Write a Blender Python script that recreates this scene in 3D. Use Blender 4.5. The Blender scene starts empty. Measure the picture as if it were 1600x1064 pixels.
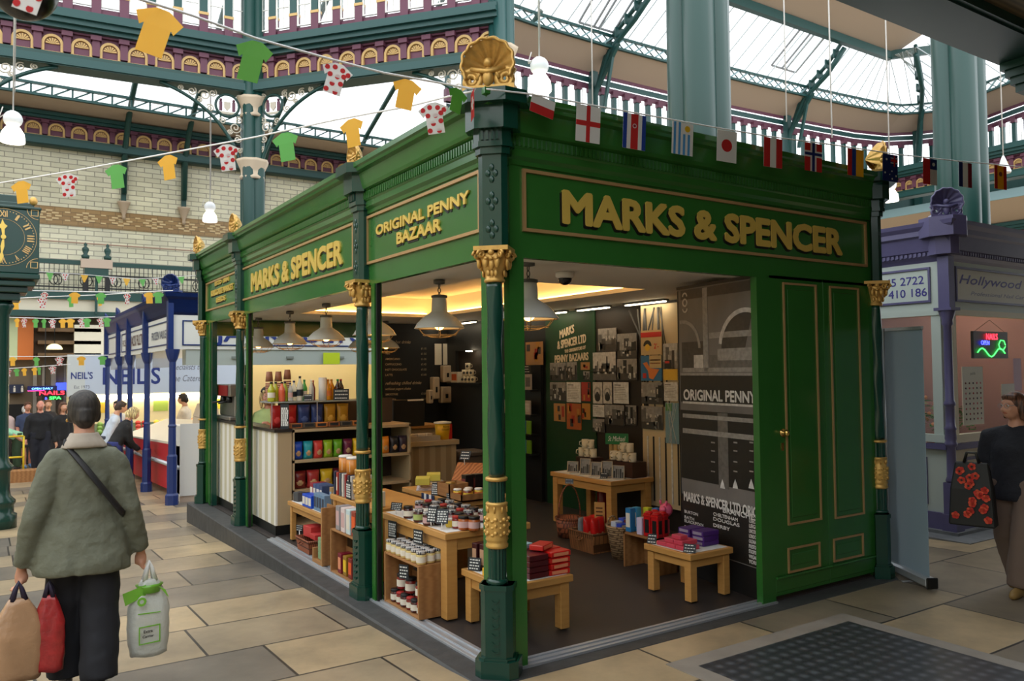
import bpy, bmesh, math, random
from mathutils import Vector, Matrix
R=math.radians; PI=math.pi
rnd=random.Random(11)
sc=bpy.context.scene; COL=sc.collection
# ---------------------------------------------------------------- camera, sky, exposure
cam=bpy.data.cameras.new('camera'); cam_o=bpy.data.objects.new('camera',cam); COL.objects.link(cam_o); sc.camera=cam_o
FPX=1251.2; YAW,PIT,ROL=0.9895,0.0369,-0.0102
CAM=Vector((-2.4386,-3.8802,1.7))
fw=Vector((math.cos(YAW)*math.cos(PIT),math.sin(YAW)*math.cos(PIT),math.sin(PIT)))
rt=Vector((math.sin(YAW),-math.cos(YAW),0)); up=rt.cross(fw)
rt,up=rt*math.cos(ROL)+up*math.sin(ROL),up*math.cos(ROL)-rt*math.sin(ROL)
m=Matrix((rt,up,-fw)).transposed().to_4x4(); m.translation=CAM; cam_o.matrix_world=m
cam.sensor_width=36; cam.lens=36*FPX/1600; cam.clip_end=300
cam.dof.use_dof=True; cam.dof.focus_distance=6.2; cam.dof.aperture_fstop=5.0
w=bpy.data.worlds.new('overcast_sky'); sc.world=w; w.use_nodes=True
bg=w.node_tree.nodes['Background']; bg.inputs[0].default_value=(.93,.97,1,1); bg.inputs[1].default_value=2.3
sc.view_settings.view_transform='Standard'; sc.view_settings.look='None'; sc.view_settings.gamma=1; sc.view_settings.exposure=0.0
sc.cycles.use_denoising=True; sc.cycles.max_bounces=7; sc.cycles.diffuse_bounces=4; sc.cycles.glossy_bounces=3; sc.cycles.transparent_max_bounces=16
sc.cycles.caustics_reflective=False; sc.cycles.caustics_refractive=False; sc.cycles.sample_clamp_indirect=6
# ---------------------------------------------------------------- measuring: where a sight line meets a known plane of the market
def ray(px,py): return fw+rt*((px-800)/FPX)-up*((py-532)/FPX)
def QX(px,py,v): d=ray(px,py); return CAM+d*((v-CAM.x)/d.x)
def QY(px,py,v): d=ray(px,py); return CAM+d*((v-CAM.y)/d.y)
def QZ(px,py,v): d=ray(px,py); return CAM+d*((v-CAM.z)/d.z)
def QD(px,py,v): return CAM+ray(px,py)*v
G0=-.014
def gz(y): return G0-.034*max(y,0.)
# ---------------------------------------------------------------- materials
def lin(c):
    return tuple((x/255/12.92 if x/255<.04045 else ((x/255+.055)/1.055)**2.4) for x in c)+(1,)
MATS={}
def mat(n,c=(128,128,128),ro=.5,me=0,em=0,var=0,sc_=8,bump=0,coat=0,alpha=1,spec=.5,tr=0):
    if n in MATS: return MATS[n]
    m=bpy.data.materials.new(n); m.use_nodes=True; N=m.node_tree.nodes; L=m.node_tree.links; b=N['Principled BSDF']
    b.inputs['Base Color'].default_value=lin(c); b.inputs['Roughness'].default_value=ro; b.inputs['Metallic'].default_value=me
    b.inputs['Specular IOR Level'].default_value=spec; b.inputs['Coat Weight'].default_value=coat; b.inputs['Coat Roughness'].default_value=.08
    if alpha<1: b.inputs['Alpha'].default_value=alpha
    if tr: b.inputs['Transmission Weight'].default_value=tr
    if em: b.inputs['Emission Color'].default_value=lin(c); b.inputs['Emission Strength'].default_value=em
    if var or bump:
        t=N.new('ShaderNodeTexCoord'); z=N.new('ShaderNodeTexNoise'); z.inputs['Scale'].default_value=sc_; z.inputs['Detail'].default_value=5
        L.new(t.outputs['Object'],z.inputs['Vector'])
        if var:
            x=N.new('ShaderNodeMixRGB'); x.inputs[1].default_value=lin([max(0,v*(1-var)) for v in c]); x.inputs[2].default_value=lin([min(255,v*(1+var)) for v in c])
            L.new(z.outputs['Fac'],x.inputs[0]); L.new(x.outputs[0],b.inputs['Base Color'])
        if bump:
            p=N.new('ShaderNodeBump'); p.inputs['Strength'].default_value=bump; p.inputs['Distance'].default_value=.02; L.new(z.outputs['Fac'],p.inputs['Height']); L.new(p.outputs[0],b.inputs['Normal'])
    MATS[n]=m; return m
def nodes(m): return m.node_tree.nodes,m.node_tree.links,m.node_tree.nodes['Principled BSDF']
def patterned(n,kind,cols,scale=(1,1,1),ro=.6,rot=(0,0,0),**k):
    """wave, brick, voronoi or noise pattern between colour stops"""
    if n in MATS: return MATS[n]
    m=mat(n,cols[0],ro); N,L,b=nodes(m)
    t=N.new('ShaderNodeTexCoord'); mp=N.new('ShaderNodeMapping'); mp.inputs['Scale'].default_value=scale; mp.inputs['Rotation'].default_value=rot
    L.new(t.outputs[k.get('co','Object')],mp.inputs[0])
    if kind=='brick':
        x=N.new('ShaderNodeTexBrick'); x.inputs['Color1'].default_value=lin(cols[0]); x.inputs['Color2'].default_value=lin(cols[1]); x.inputs['Mortar'].default_value=lin(cols[2])
        x.inputs['Scale'].default_value=1; x.inputs['Brick Width'].default_value=k['bw']; x.inputs['Row Height'].default_value=k['rh']; x.inputs['Mortar Size'].default_value=k['ms']; x.inputs['Bias'].default_value=k.get('bias',0)
        x.offset=k.get('off',.5); x.squash=k.get('sq',1); x.squash_frequency=k.get('sqf',2); x.inputs['Mortar Smooth'].default_value=.1
        L.new(mp.outputs[0],x.inputs['Vector']); out=x.outputs['Color']
        if k.get('grain'):
            z=N.new('ShaderNodeTexNoise'); z.inputs['Scale'].default_value=k['grain']; z.inputs['Detail'].default_value=6; z.inputs['Roughness'].default_value=.65; L.new(t.outputs['Object'],z.inputs[0])
            r=N.new('ShaderNodeValToRGB'); r.color_ramp.elements[0].position=.32; r.color_ramp.elements[1].position=.7; g=k.get('gl',.55); r.color_ramp.elements[0].color=(g,g,g*1.02,1); r.color_ramp.elements[1].color=(1.15,1.12,1.08,1)
            L.new(z.outputs['Fac'],r.inputs[0]); y=N.new('ShaderNodeMixRGB'); y.blend_type='MULTIPLY'; y.inputs[0].default_value=1; L.new(out,y.inputs[1]); L.new(r.outputs[0],y.inputs[2]); out=y.outputs[0]
        L.new(out,b.inputs['Base Color'])
        if k.get('bump'):
            p=N.new('ShaderNodeBump'); p.inputs['Strength'].default_value=k['bump']; p.inputs['Distance'].default_value=.01; p.invert=True; L.new(x.outputs['Fac'],p.inputs['Height']); L.new(p.outputs[0],b.inputs['Normal'])
    else:
        r=N.new('ShaderNodeValToRGB'); e=r.color_ramp.elements; r.color_ramp.interpolation=k.get('interp','LINEAR')
        st=k.get('stops') or [i/max(1,len(cols)-1) for i in range(len(cols))]
        while len(e)<len(cols): e.new(.5)
        for i,cc in enumerate(cols): e[i].position=st[i]; e[i].color=lin(cc)
        if kind=='wave':
            x=N.new('ShaderNodeTexWave'); x.inputs['Scale'].default_value=1; x.inputs['Distortion'].default_value=k.get('dist',0); x.inputs['Detail'].default_value=k.get('det',2); x.bands_direction=k.get('dir','X'); x.inputs['Detail Scale'].default_value=k.get('ds',1)
            L.new(mp.outputs[0],x.inputs[0]); L.new(x.outputs['Fac'],r.inputs[0])
        elif kind=='voronoi':
            x=N.new('ShaderNodeTexVoronoi'); x.inputs['Scale'].default_value=1; x.inputs['Randomness'].default_value=k.get('rand',1); L.new(mp.outputs[0],x.inputs[0]); L.new(x.outputs['Distance'],r.inputs[0])
        else:
            x=N.new('ShaderNodeTexNoise'); x.inputs['Scale'].default_value=1; x.inputs['Detail'].default_value=k.get('det',4); L.new(mp.outputs[0],x.inputs[0]); L.new(x.outputs['Fac'],r.inputs[0])
        L.new(r.outputs[0],b.inputs['Base Color'])
        if k.get('bump'):
            p=N.new('ShaderNodeBump'); p.inputs['Strength'].default_value=k['bump']; p.inputs['Distance'].default_value=.008; L.new(r.outputs[0],p.inputs['Height']); L.new(p.outputs[0],b.inputs['Normal'])
    return m
# ---------------------------------------------------------------- mesh builder
def frame(o,ux,uy):
    ux=Vector(ux).normalized(); uy=Vector(uy).normalized(); m=Matrix((ux,uy,ux.cross(uy))).transposed().to_4x4(); m.translation=Vector(o); return m
TXT={}
def text_geo(s,off=0.,shear=0.,sp=1.):
    k=(s,off,shear,sp)
    if k in TXT: return TXT[k]
    c=bpy.data.curves.new('lettering','FONT'); c.body=s; c.size=1; c.offset=off; c.shear=shear; c.space_character=sp; c.resolution_u=3; c.align_x='CENTER'
    o=bpy.data.objects.new('lettering',c); me=bpy.data.meshes.new_from_object(o)
    vs=[(v.co.x,v.co.y) for v in me.vertices]; fs=[tuple(p.vertices) for p in me.polygons]
    bpy.data.objects.remove(o); bpy.data.meshes.remove(me); bpy.data.curves.remove(c)
    TXT[k]=(vs,fs); return TXT[k]
class MB:
    def __init__(s): s.v=[];s.f=[];s.m=[];s.mats=[];s.s=[]
    def mi(s,m):
        if isinstance(m,str): m=MATS[m]
        if m not in s.mats: s.mats.append(m)
        return s.mats.index(m)
    def add(s,vs,fs,m,smooth=False,T=None):
        o=len(s.v); i=s.mi(m)
        s.v+= [tuple(T@Vector(v)) for v in vs] if T is not None else [tuple(v) for v in vs]
        for f in fs: s.f.append([o+k for k in f]); s.m.append(i); s.s.append(smooth)
        return s
    def box(s,a,b,m,T=None):
        x0,y0,z0=a; x1,y1,z1=b
        if x1<x0:x0,x1=x1,x0
        if y1<y0:y0,y1=y1,y0
        if z1<z0:z0,z1=z1,z0
        return s.add([(x0,y0,z0),(x1,y0,z0),(x1,y1,z0),(x0,y1,z0),(x0,y0,z1),(x1,y0,z1),(x1,y1,z1),(x0,y1,z1)],[(0,3,2,1),(4,5,6,7),(0,1,5,4),(1,2,6,5),(2,3,7,6),(3,0,4,7)],m,False,T)
    def cb(s,c,d,m,rz=0,rx=0,ry=0):
        T=Matrix.Translation(Vector(c))@Matrix.Rotation(rz,4,'Z')@Matrix.Rotation(ry,4,'Y')@Matrix.Rotation(rx,4,'X')
        return s.box((-d[0]/2,-d[1]/2,-d[2]/2),(d[0]/2,d[1]/2,d[2]/2),m,T)
    def bar(s,a,b,wd,ht,m):
        """rectangular bar from a to b"""
        a=Vector(a);b=Vector(b);d=b-a;L=d.length;d.normalize(); u=Vector((0,0,1)) if abs(d.z)<.95 else Vector((0,1,0)); x=d.cross(u).normalized(); y=x.cross(d)
        T=Matrix((x,d,y)).transposed().to_4x4(); T.translation=a
        return s.box((-wd/2,0,-ht/2),(wd/2,L,ht/2),m,T)
    def quad(s,p,m): return s.add(p,[tuple(range(len(p)))],m)
    def lathe(s,prof,m,c=(0,0,0),n=20,T=None,smooth=True,ph=0,flute=0,cap=True):
        vs=[];fs=[]
        for r,z in prof:
            for k in range(n):
                a=2*PI*k/n+ph; q=r*(1-flute*(k%2)); vs.append((c[0]+q*math.cos(a),c[1]+q*math.sin(a),c[2]+z))
        for j in range(len(prof)-1):
            for k in range(n): fs.append((j*n+k,j*n+(k+1)%n,(j+1)*n+(k+1)%n,(j+1)*n+k))
        if cap: fs.append(tuple(range(n-1,-1,-1))); fs.append(tuple((len(prof)-1)*n+k for k in range(n)))
        return s.add(vs,fs,m,smooth,T)
    def tube(s,pts,r,m,n=8,closed=False,smooth=True,flat=1.,cap=True):
        P=[Vector(p) for p in pts]; N=len(P); rr=r if isinstance(r,(list,tuple)) else [r]*N; vs=[];fs=[]; ref=None
        for i in range(N):
            d=(P[(i+1)%N]-P[i-1]) if closed else (P[min(i+1,N-1)]-P[max(i-1,0)])
            if d.length<1e-9: d=Vector((0,0,1))
            d.normalize()
            if ref is None: ref=Vector((0,0,1)) if abs(d.z)<.9 else Vector((1,0,0))
            x=(ref-d*ref.dot(d)); 
            if x.length<1e-6: x=Vector((1,0,0)).cross(d)
            x.normalize(); y=d.cross(x); ref=x
            for k in range(n):
                a=2*PI*k/n; vs.append(P[i]+x*(rr[i]*math.cos(a))+y*(rr[i]*flat*math.sin(a)))
        for i in range(N if closed else N-1):
            j=(i+1)%N
            for k in range(n): fs.append((i*n+k,i*n+(k+1)%n,j*n+(k+1)%n,j*n+k))
        if not closed and cap: fs.append(tuple(range(n-1,-1,-1))); fs.append(tuple((N-1)*n+k for k in range(n)))
        return s.add(vs,fs,m,smooth)
    def loft(s,rings,m,smooth=True,cap=True,closed=True):
        n=len(rings[0]); vs=[v for r in rings for v in r]; fs=[]
        for j in range(len(rings)-1):
            for k in range(n if closed else n-1): fs.append((j*n+k,j*n+(k+1)%n,(j+1)*n+(k+1)%n,(j+1)*n+k))
        if cap and closed: fs.append(tuple(range(n-1,-1,-1))); fs.append(tuple((len(rings)-1)*n+k for k in range(n)))
        return s.add(vs,fs,m,smooth)
    def prism(s,poly,d,m,T=None,z0=0):
        n=len(poly); vs=[(x,y,z0) for x,y in poly]+[(x,y,z0+d) for x,y in poly]
        fs=[tuple(range(n-1,-1,-1)),tuple(range(n,2*n))]+[(k,(k+1)%n,n+(k+1)%n,n+k) for k in range(n)]
        return s.add(vs,fs,m,False,T)
    def ball(s,c,r,m,n=14,T=None,lo=-1,hi=1):
        r=r if isinstance(r,(tuple,list)) else (r,r,r); h=max(4,n//2+1); a0=math.asin(lo);a1=math.asin(hi)
        vs=[];fs=[]
        for j in range(h+1):
            a=a0+(a1-a0)*j/h
            for k in range(n): b=2*PI*k/n; vs.append((c[0]+r[0]*math.cos(a)*math.cos(b),c[1]+r[1]*math.cos(a)*math.sin(b),c[2]+r[2]*math.sin(a)))
        for j in range(h):
            for k in range(n): fs.append((j*n+k,j*n+(k+1)%n,(j+1)*n+(k+1)%n,(j+1)*n+k))
        fs.append(tuple(range(n-1,-1,-1))); fs.append(tuple(h*n+k for k in range(n)))
        return s.add(vs,fs,m,True,T)
    def ring(s,c,ro,ri,d,m,T=None,a0=0,a1=2*PI,n=24):
        """flat annulus or arc of thickness d in the frame's xy plane"""
        full=abs(a1-a0-2*PI)<1e-6; vs=[];fs=[]; q=n if full else n+1
        for k in range(q):
            a=a0+(a1-a0)*k/n; ca,sa=math.cos(a),math.sin(a)
            vs+=[(c[0]+ro*ca,c[1]+ro*sa,0),(c[0]+ri*ca,c[1]+ri*sa,0),(c[0]+ri*ca,c[1]+ri*sa,d),(c[0]+ro*ca,c[1]+ro*sa,d)]
        for k in range(n):
            j=(k+1)%q
            for e in range(4): fs.append((4*k+e,4*k+(e+1)%4,4*j+(e+1)%4,4*j+e))
        return s.add(vs,fs,m,False,T)
    def text(s,t,size,m,T,off=0.,shear=0.,d=0.,sp=1.,w=None,arch=None):
        if off>=.01:   # heavier strokes
            for k in range(8):
                a=PI/4*k+.2; q=off*size*1.38; s.text(t,size-q,m,T@Matrix.Translation((q*math.cos(a),q*math.sin(a)+q*.5,.00004*k)),0.,shear,d,sp,None if w is None else w-2*q,arch)
            off=0.
        """lettering of cap height size, baseline centred on the frame's origin; w fits its width; d its thickness"""
        vs,fs=text_geo(t,off,shear,sp)
        if not vs: return s
        ch=max(v[1] for v in text_geo('H')[0]); ky=size/ch
        x0=min(v[0] for v in vs);x1=max(v[0] for v in vs); kx=ky if w is None else w/(x1-x0); cx=(x0+x1)/2
        n=len(vs); V=[((v[0]-cx)*kx,v[1]*ky,d) for v in vs]
        if arch: V=[(x,y+arch(x),z) for x,y,z in V]
        F=list(fs)
        if d:
            E={}
            for f in fs:
                for a,b in zip(f,f[1:]+f[:1]): E[(a,b)]=1
            F+=[(a,a+n,b+n,b) for (a,b) in E if (b,a) not in E]; V+=[(x,y,0) for x,y,_ in V[:n]]
        return s.add(V,F,m,False,T)
    def frame_rect(s,x0,y0,x1,y1,wd,d,m,T=None):
        for a,b in (((x0,y0),(x1,y0+wd)),((x0,y1-wd),(x1,y1)),((x0,y0+wd),(x0+wd,y1-wd)),((x1-wd,y0+wd),(x1,y1-wd))): s.box((a[0],a[1],0),(b[0],b[1],d),m,T)
        return s
    def build(s,name,parent=None,loc=(0,0,0),rz=0,bv=0,sub=0,seg=1,fix=False,rem=0,smo=0):
        me=bpy.data.meshes.new(name); me.from_pydata(s.v,[],s.f)
        for m in s.mats: me.materials.append(m)
        me.polygons.foreach_set('material_index',s.m); me.polygons.foreach_set('use_smooth',s.s)
        if fix:
            b=bmesh.new(); b.from_mesh(me); bmesh.ops.recalc_face_normals(b,faces=b.faces); b.to_mesh(me); b.free()
        me.update(); o=bpy.data.objects.new(name,me); COL.objects.link(o); o.location=loc; o.rotation_euler=(0,0,rz)
        if parent: o.parent=parent
        if rem:
            q=o.modifiers.new('skin','REMESH'); q.mode='VOXEL'; q.voxel_size=rem; q.use_smooth_shade=True
            if smo: q=o.modifiers.new('relax','SMOOTH'); q.iterations=smo; q.factor=.5
        if bv: q=o.modifiers.new('edge','BEVEL'); q.width=bv; q.segments=seg; q.limit_method='ANGLE'; q.angle_limit=R(40); q.harden_normals=False
        if sub: q=o.modifiers.new('round','SUBSURF'); q.levels=sub; q.render_levels=sub
        return o
def tag(o,label=None,cat=None,group=None,kind=None):
    if label: o['label']=label
    if cat: o['category']=cat
    if group: o['group']=group
    if kind: o['kind']=kind
    return o
def thing(name,label,cat,loc=(0,0,0),rz=0,group=None,kind=None):
    o=bpy.data.objects.new(name,None); COL.objects.link(o); o.location=loc; o.rotation_euler=(0,0,rz); o.empty_display_size=.1
    return tag(o,label,cat,group,kind)
def dup(root,loc,rz=0,label=None,group=None,scale=None):
    def cp(o,p):
        c=o.copy(); COL.objects.link(c)
        if p: c.parent=p
        for k in o.children: cp(k,c)
        return c
    r=cp(root,None); r.location=loc; r.rotation_euler=(0,0,rz)
    if scale: r.scale=scale
    if label: r['label']=label
    if group: r['group']=group
    return r
ORD=['first','second','third','fourth','fifth','sixth','seventh','eighth','ninth','tenth','eleventh','twelfth','thirteenth','fourteenth','fifteenth','sixteenth','seventeenth','eighteenth','nineteenth','twentieth']
NUM=['one','two','three','four','five','six','seven','eight','nine','ten']
def inst(proto,loc,rz,label,group=None,scale=None,first={}):
    """the first call places the pattern itself, later calls place copies of it"""
    if proto.name not in first:
        first[proto.name]=1; proto.location=loc; proto.rotation_euler=(0,0,rz); proto['label']=label
        if group: proto['group']=group
        if scale: proto.scale=scale
        return proto
    return dup(proto,loc,rz,label,group,scale)
# ================================================================ materials of the place
GREEN=mat('green_gloss_paint',(47,106,43),.22,var=.06,sc_=3,coat=.25)
DGREEN=mat('dark_green_gloss_paint',(16,62,50),.22,coat=.2)
HGREEN=mat('hall_teal_paint',(30,76,74),.4)
HDARK=mat('hall_dark_teal_paint',(22,66,60),.4)
PURP=mat('hall_purple_paint',(104,56,76),.5)
GOLD=mat('gilding',(212,168,92),.4,me=.45,var=.15,sc_=30)
OLDG=mat('cream_gold_paint',(214,176,112),.5)
GLET=mat('gold_lettering',(232,198,96),.35,me=.25)
BLACK=mat('black_paint',(14,16,16),.45)
MOULD=mat('bronze_moulding',(190,152,104),.4,me=.3)
CREAM=mat('cream_paint',(226,218,196),.5)
WHITE=mat('white_paint',(236,234,228),.5)
STONE=mat('dark_kerb_stone',(64,64,64),.6,var=.25,sc_=9,bump=.4)
ALU=mat('aluminium',(196,200,206),.35,me=.6)
BEIGE=mat('beige_boarding',(196,176,158),.7)
GLASS=mat('roof_glass',(245,250,252),.1,alpha=.12)
CHAR=mat('charcoal_floor',(54,48,46),.5,var=.12,sc_=2)
# ================================================================ market floor
flag=patterned('york_stone_flags','brick',[(194,172,136),(112,107,101),(58,54,50)],ro=.36,bw=.92,rh=.70,ms=.009,off=.37,sq=1.2,sqf=3,grain=1.3,gl=.55,bump=.5)
b=MB()
xs=[-40,-1,60]; 
b.add([(-40,-30,G0),(60,-30,G0),(60,0,G0),(-40,0,G0),(60,60,gz(60)),(-40,60,gz(60))],[(0,1,2,3),(3,2,4,5)],flag)
tag(b.build('floor'),'worn yorkstone flagged market floor sloping away behind the green stall','floor',kind='structure')
def flagstones():
    # iron inspection plate let into the paving, with its pale surround
    t=thing('access_cover','square grey studded metal access cover set in paving before the stall','access cover',(0,0,G0+.001))
    a=[QZ(1306,972,.0),QZ(1086,1034,.0),QZ(1528,1021,.0)]; o=a[1]; ux=(a[0]-a[1]); uy=(a[2]-a[0]); 
    x0,x1,y0,y1=1.0,2.42,-1.75,-.56
    b=MB().box((x0,y0,.0),(x1,y1,.006),patterned('studded_plate','voronoi',[(92,96,102),(62,64,68),(50,52,56)],(11,11,11),ro=.35,rand=0,stops=[.1,.35,.6],bump=.4)); b.build('plate',t)
    c=MB(); s=mat('pale_kerbing',(150,142,132),.6,var=.12,sc_=5)
    for p,q in (((x0-.13,y1),(x1+.13,y1+.13)),((x0-.13,y0-.13),(x1+.13,y0)),((x0-.13,y0),(x0,y1)),((x1,y0),(x1+.13,y1))): c.box((p[0],p[1],0),(q[0],q[1],.005),s)
    c.build('surround',t)
flagstones()
# ================================================================ hall: tiled end wall
TY=23.
tile=patterned('glazed_cream_brick','brick',[(222,218,190),(204,200,172),(150,146,128)],ro=.18,bw=.46,rh=.15,ms=.012,grain=.6,gl=.9,rot=(R(90),0,0))
band=patterned('brown_brick_band','brick',[(150,118,72),(176,144,92),(120,96,60)],ro=.3,bw=.4,rh=.125,ms=.01,rot=(R(90),0,0),bias=-.5)
b=MB(); b.box((-14,TY,-1),(13,TY+.5,8.35),tile); wl=tag(b.build('wall_back'),'cream glazed brick end wall of the market hall','wall',kind='structure')
b=MB(); b.box((-14,TY-.03,6.1),(13,TY,6.64),band)
pale=mat('pale_brick_figure',(206,180,132),.35)
for k in range(-14,14):
    x=k*.95
    for dx,dz in ((-.24,.0),(-.16,.08),(0,.14),(.16,.08),(.24,0),(.16,-.08),(0,-.14),(-.16,-.08)): b.cb((x+dx,TY-.035,6.37+dz),(.17,.02,.05),pale)
    for dz in (.03,-.03): b.cb((x,TY-.035,6.37+dz),(.12,.02,.04),pale); b.cb((x+.475,TY-.035,6.37+dz*4),(.14,.02,.04),pale)
b.build('brick_band',wl)
MB().box((-14,TY-.02,5.6),(13,TY,5.63),mat('pink_conduit',(176,140,120),.6)).build('string_course',wl)
# ---------------------------------------------------------------- arcaded frieze of a gallery side
def frieze(name,A,B,z,n,win=True,label='',low=False):
    A=Vector((A[0],A[1],0));B=Vector((B[0],B[1],0)); ux=(B-A).normalized(); L=(B-A).length
    T=frame((A.x,A.y,z),ux,(0,0,1)); w=L/n   # frame z axis points to the viewer side
    root=tag(MB().box((0,-.02,-.30),(L,.24,.16),HDARK,T).box((-.0,.0,.1),(L,.16,.2),HGREEN,T).build(name),label,'frieze',kind='structure')
    root['kind']='structure'
    b=MB().box((0,.24,-.2),(L,.74,0),PURP,T); b.box((0,.70,0),(L,.76,.08),PURP,T)
    for k in range(n+1): b.box((k*w-.07,.30,0),(k*w+.07,.72,.09),PURP,T); b.box((k*w-.1,.62,.0),(k*w+.1,.72,.14),PURP,T)
    b.build('purple_band',root)
    g=MB()
    for k in range(n):
        c=(k+.5)*w; r=w*.37
        g.ring((c,.44),r,r*.74,.06,OLDG,T,0,PI,12)
        for q in range(7):
            a=PI*(q+.5)/7; g.prism([(c,.44),(c+r*.66*math.cos(a-.16),.44+r*.66*math.sin(a-.16)),(c+r*.66*math.cos(a+.16),.44+r*.66*math.sin(a+.16))],.03,OLDG,T)
        for sx in (-1,1): g.box((c+sx*r*1.0-.03*0,.28,0),(c+sx*r*.74,.44,.06),OLDG,T)
        g.box((c-r*1.05,.255,0),(c+r*1.05,.285,.05),OLDG,T)
    g.build('gilt_arches',root)
    c=MB(); 
    for y0,y1,d in ((.74,.82,.2),(.82,.92,.3),(.92,1.02,.38),(1.02,1.12,.3))[:2 if low else 4]: c.box((0,y0,-.2),(L,y1,d),HGREEN,T)
    c.build('cornice',root)
    if win:
        H=1.45
        p=MB().box((0,1.12,-.2),(L,1.34,.0),PURP,T).box((0,1.34+H,-.2),(L,1.34+H+.28,.04),PURP,T).box((0,1.34+H+.28,-.2),(L,1.34+H+.5,.1),HGREEN,T)
        for k in range(n+1):
            p.box((k*w-.09,1.12,-.1),(k*w+.09,1.6,.05),PURP,T); p.box((k*w-.1,1.6,-.1),(k*w+.1,1.66,.06),OLDG,T); p.box((k*w-.08,1.66,-.1),(k*w+.08,1.34+H,.05),HGREEN,T)
        p.build('window_posts',root)
        s=MB()
        for k in range(n):
            x0=k*w+.09;x1=(k+1)*w-.09; s.frame_rect(x0,1.36,x1,1.34+H,.03,.04,WHITE,T)
            s.box(((x0+x1)/2-.008,1.36,0),((x0+x1)/2+.008,1.34+H,.03),WHITE,T)
            for q in (.33,.66): s.box((x0,1.36+H*q-.008,0),(x1,1.36+H*q+.008,.03),WHITE,T)
        s.build('sashes',root)
        g=MB().quad([T@Vector(v) for v in ((0,1.34,-.04),(L,1.34,-.04),(L,1.34+H,-.04),(0,1.34+H,-.04))],GLASS); g.build('glazing',root)
    return root,T,L
def spiral(c,r0,turns,T,a0=0,dirn=1,n=22):
    return [T@Vector((c[0]+r0*(1-.86*k/n)*math.cos(a0+dirn*2*PI*turns*k/n),c[1]+r0*(1-.86*k/n)*math.sin(a0+dirn*2*PI*turns*k/n),.03)) for k in range(n+1)]
def bracket(name,T,x0,sx,S,label):
    """open ironwork spandrel under a beam, from a column at x0 towards sx"""
    r=tag(MB().tube([T@Vector((x0+sx*S*(2*u*(1-u)*.22+u*u),-.02-S*((1-u)**2+2*u*(1-u)*.22),.03)) for u in [k/16 for k in range(17)]],.04,HDARK,6).build(name),label,'bracket',kind='structure')
    b=MB(); iv=mat('ivory_ironwork',(206,196,178),.5)
    for cx,cy,q,a in ((.09,.47,.075,0),(.06,.62,.055,2),(.035,.76,.04,1),(.47,.09,.075,3),(.62,.06,.055,1),(.76,.035,.04,2),(.25,.40,.05,4),(.40,.25,.05,2.5),(.04,.06,.045,0),(.37,.05,.05,1),(.05,.37,.05,2),(.16,.53,.035,0),(.53,.16,.035,2)):
        if S: b.tube(spiral((x0+sx*cx*S,-.02-cy*S),q*S,1.6,T,a,sx),.016,iv,5)
    b.build('scrollwork',r)
    c=(x0+sx*.19*S,-.02-.19*S); m=MB().tube([T@Vector((c[0]+.145*S*math.cos(a),c[1]+.145*S*math.sin(a),.03)) for a in [2*PI*k/20 for k in range(20)]],.03,HDARK,6,closed=True)
    m.prism([(c[0]-.04*S,c[1]+.05*S),(c[0]-.04*S,c[1]-.02*S),(c[0],c[1]-.07*S),(c[0]+.04*S,c[1]-.02*S),(c[0]+.04*S,c[1]+.05*S)],.03,iv,T)
    for q in (-1,1): m.box((c[0]+q*.06*S,c[1]-.07*S,0),(c[0]+q*.10*S,c[1]+.05*S,.03),PURP,T); m.ball((c[0]+q*.08*S,c[1]+.07*S,.02),.02*S,PURP,8,T)
    m.box((c[0]-.11*S,c[1]-.11*S,0),(c[0]+.11*S,c[1]-.08*S,.03),iv,T); m.build('roundel',r)
def hall_column(P,rad,z1,label,rings=(),g=HGREEN):
    t=thing('iron_column',label,'column',(P[0],P[1],gz(P[1])),0,'tall cast iron columns of the hall'); z1-=gz(P[1])
    b=MB()
    for k in range(4):
        a=PI/4+PI/2*k; b.lathe([(rad*.62,0),(rad*.62,z1)],g,(rad*.55*math.cos(a),rad*.55*math.sin(a),0),14)
    b.build('clustered_shaft',t)
    for zc in rings:
        c=MB(); q=zc-gz(P[1])
        c.lathe([(rad*1.15,-.2),(rad*1.2,-.15),(rad*1.05,-.1),(rad*1.1,0),(rad*1.45,.18),(rad*1.5,.24)],mat('ivory_capital',(206,186,160),.5),(0,0,q),16,flute=.08); c.build('capital',t)
    MB().lathe([(rad*1.55,0),(rad*1.55,.25),(rad*1.4,.32),(rad*1.5,.5),(rad*1.2,.6)],g,n=8,smooth=False).build('base',t)
    return t
PB=(2.5,14.15);PC=(6.25,9.62);PA=(-3.2,14.75); ZF=7.95
f1=frieze('trim_1',PA,PB,ZF,11,label='purple arcaded gallery frieze with gold arches above the clock side aisle')
f2=frieze('trim_2',PB,PC,ZF+.02,11,label='purple arcaded gallery frieze with gold arches behind the shell finial')
bracket('trim_3',f1[1],f1[2]-.22,-1,1.7,'pierced ironwork spandrel with roundel, on the frieze end facing the clock')
bracket('trim_4',f1[1],.22,1,1.7,'pierced ironwork spandrel above the bell pendant lamp by picture edge')
bracket('trim_5',f2[1],.22,1,1.7,'pierced ironwork spandrel on the column, below the green shirts')
bracket('trim_6',f2[1],f2[2]-.25,-1,1.7,'pierced ironwork spandrel half hidden behind the golden shell')
hall_column(PB,.24,11.4,'slim teal clustered column behind the stall with two ivory capitals',(7.6,6.2),HDARK)
hall_column(PC,.23,11.6,'teal column rising right behind the big golden corner shell',(8.0,))
D_=QD(1092,150,10.); CTEAL=mat('column_teal',(27,66,60),.35); hall_column(D_,.33,9.2,'thick teal clustered column rising behind the flag bunting',(),CTEAL)
E_=QD(1500,200,12.5); hall_column(E_,.33,9.2,'thick teal clustered column behind the lilac stall',(),CTEAL)
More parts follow.
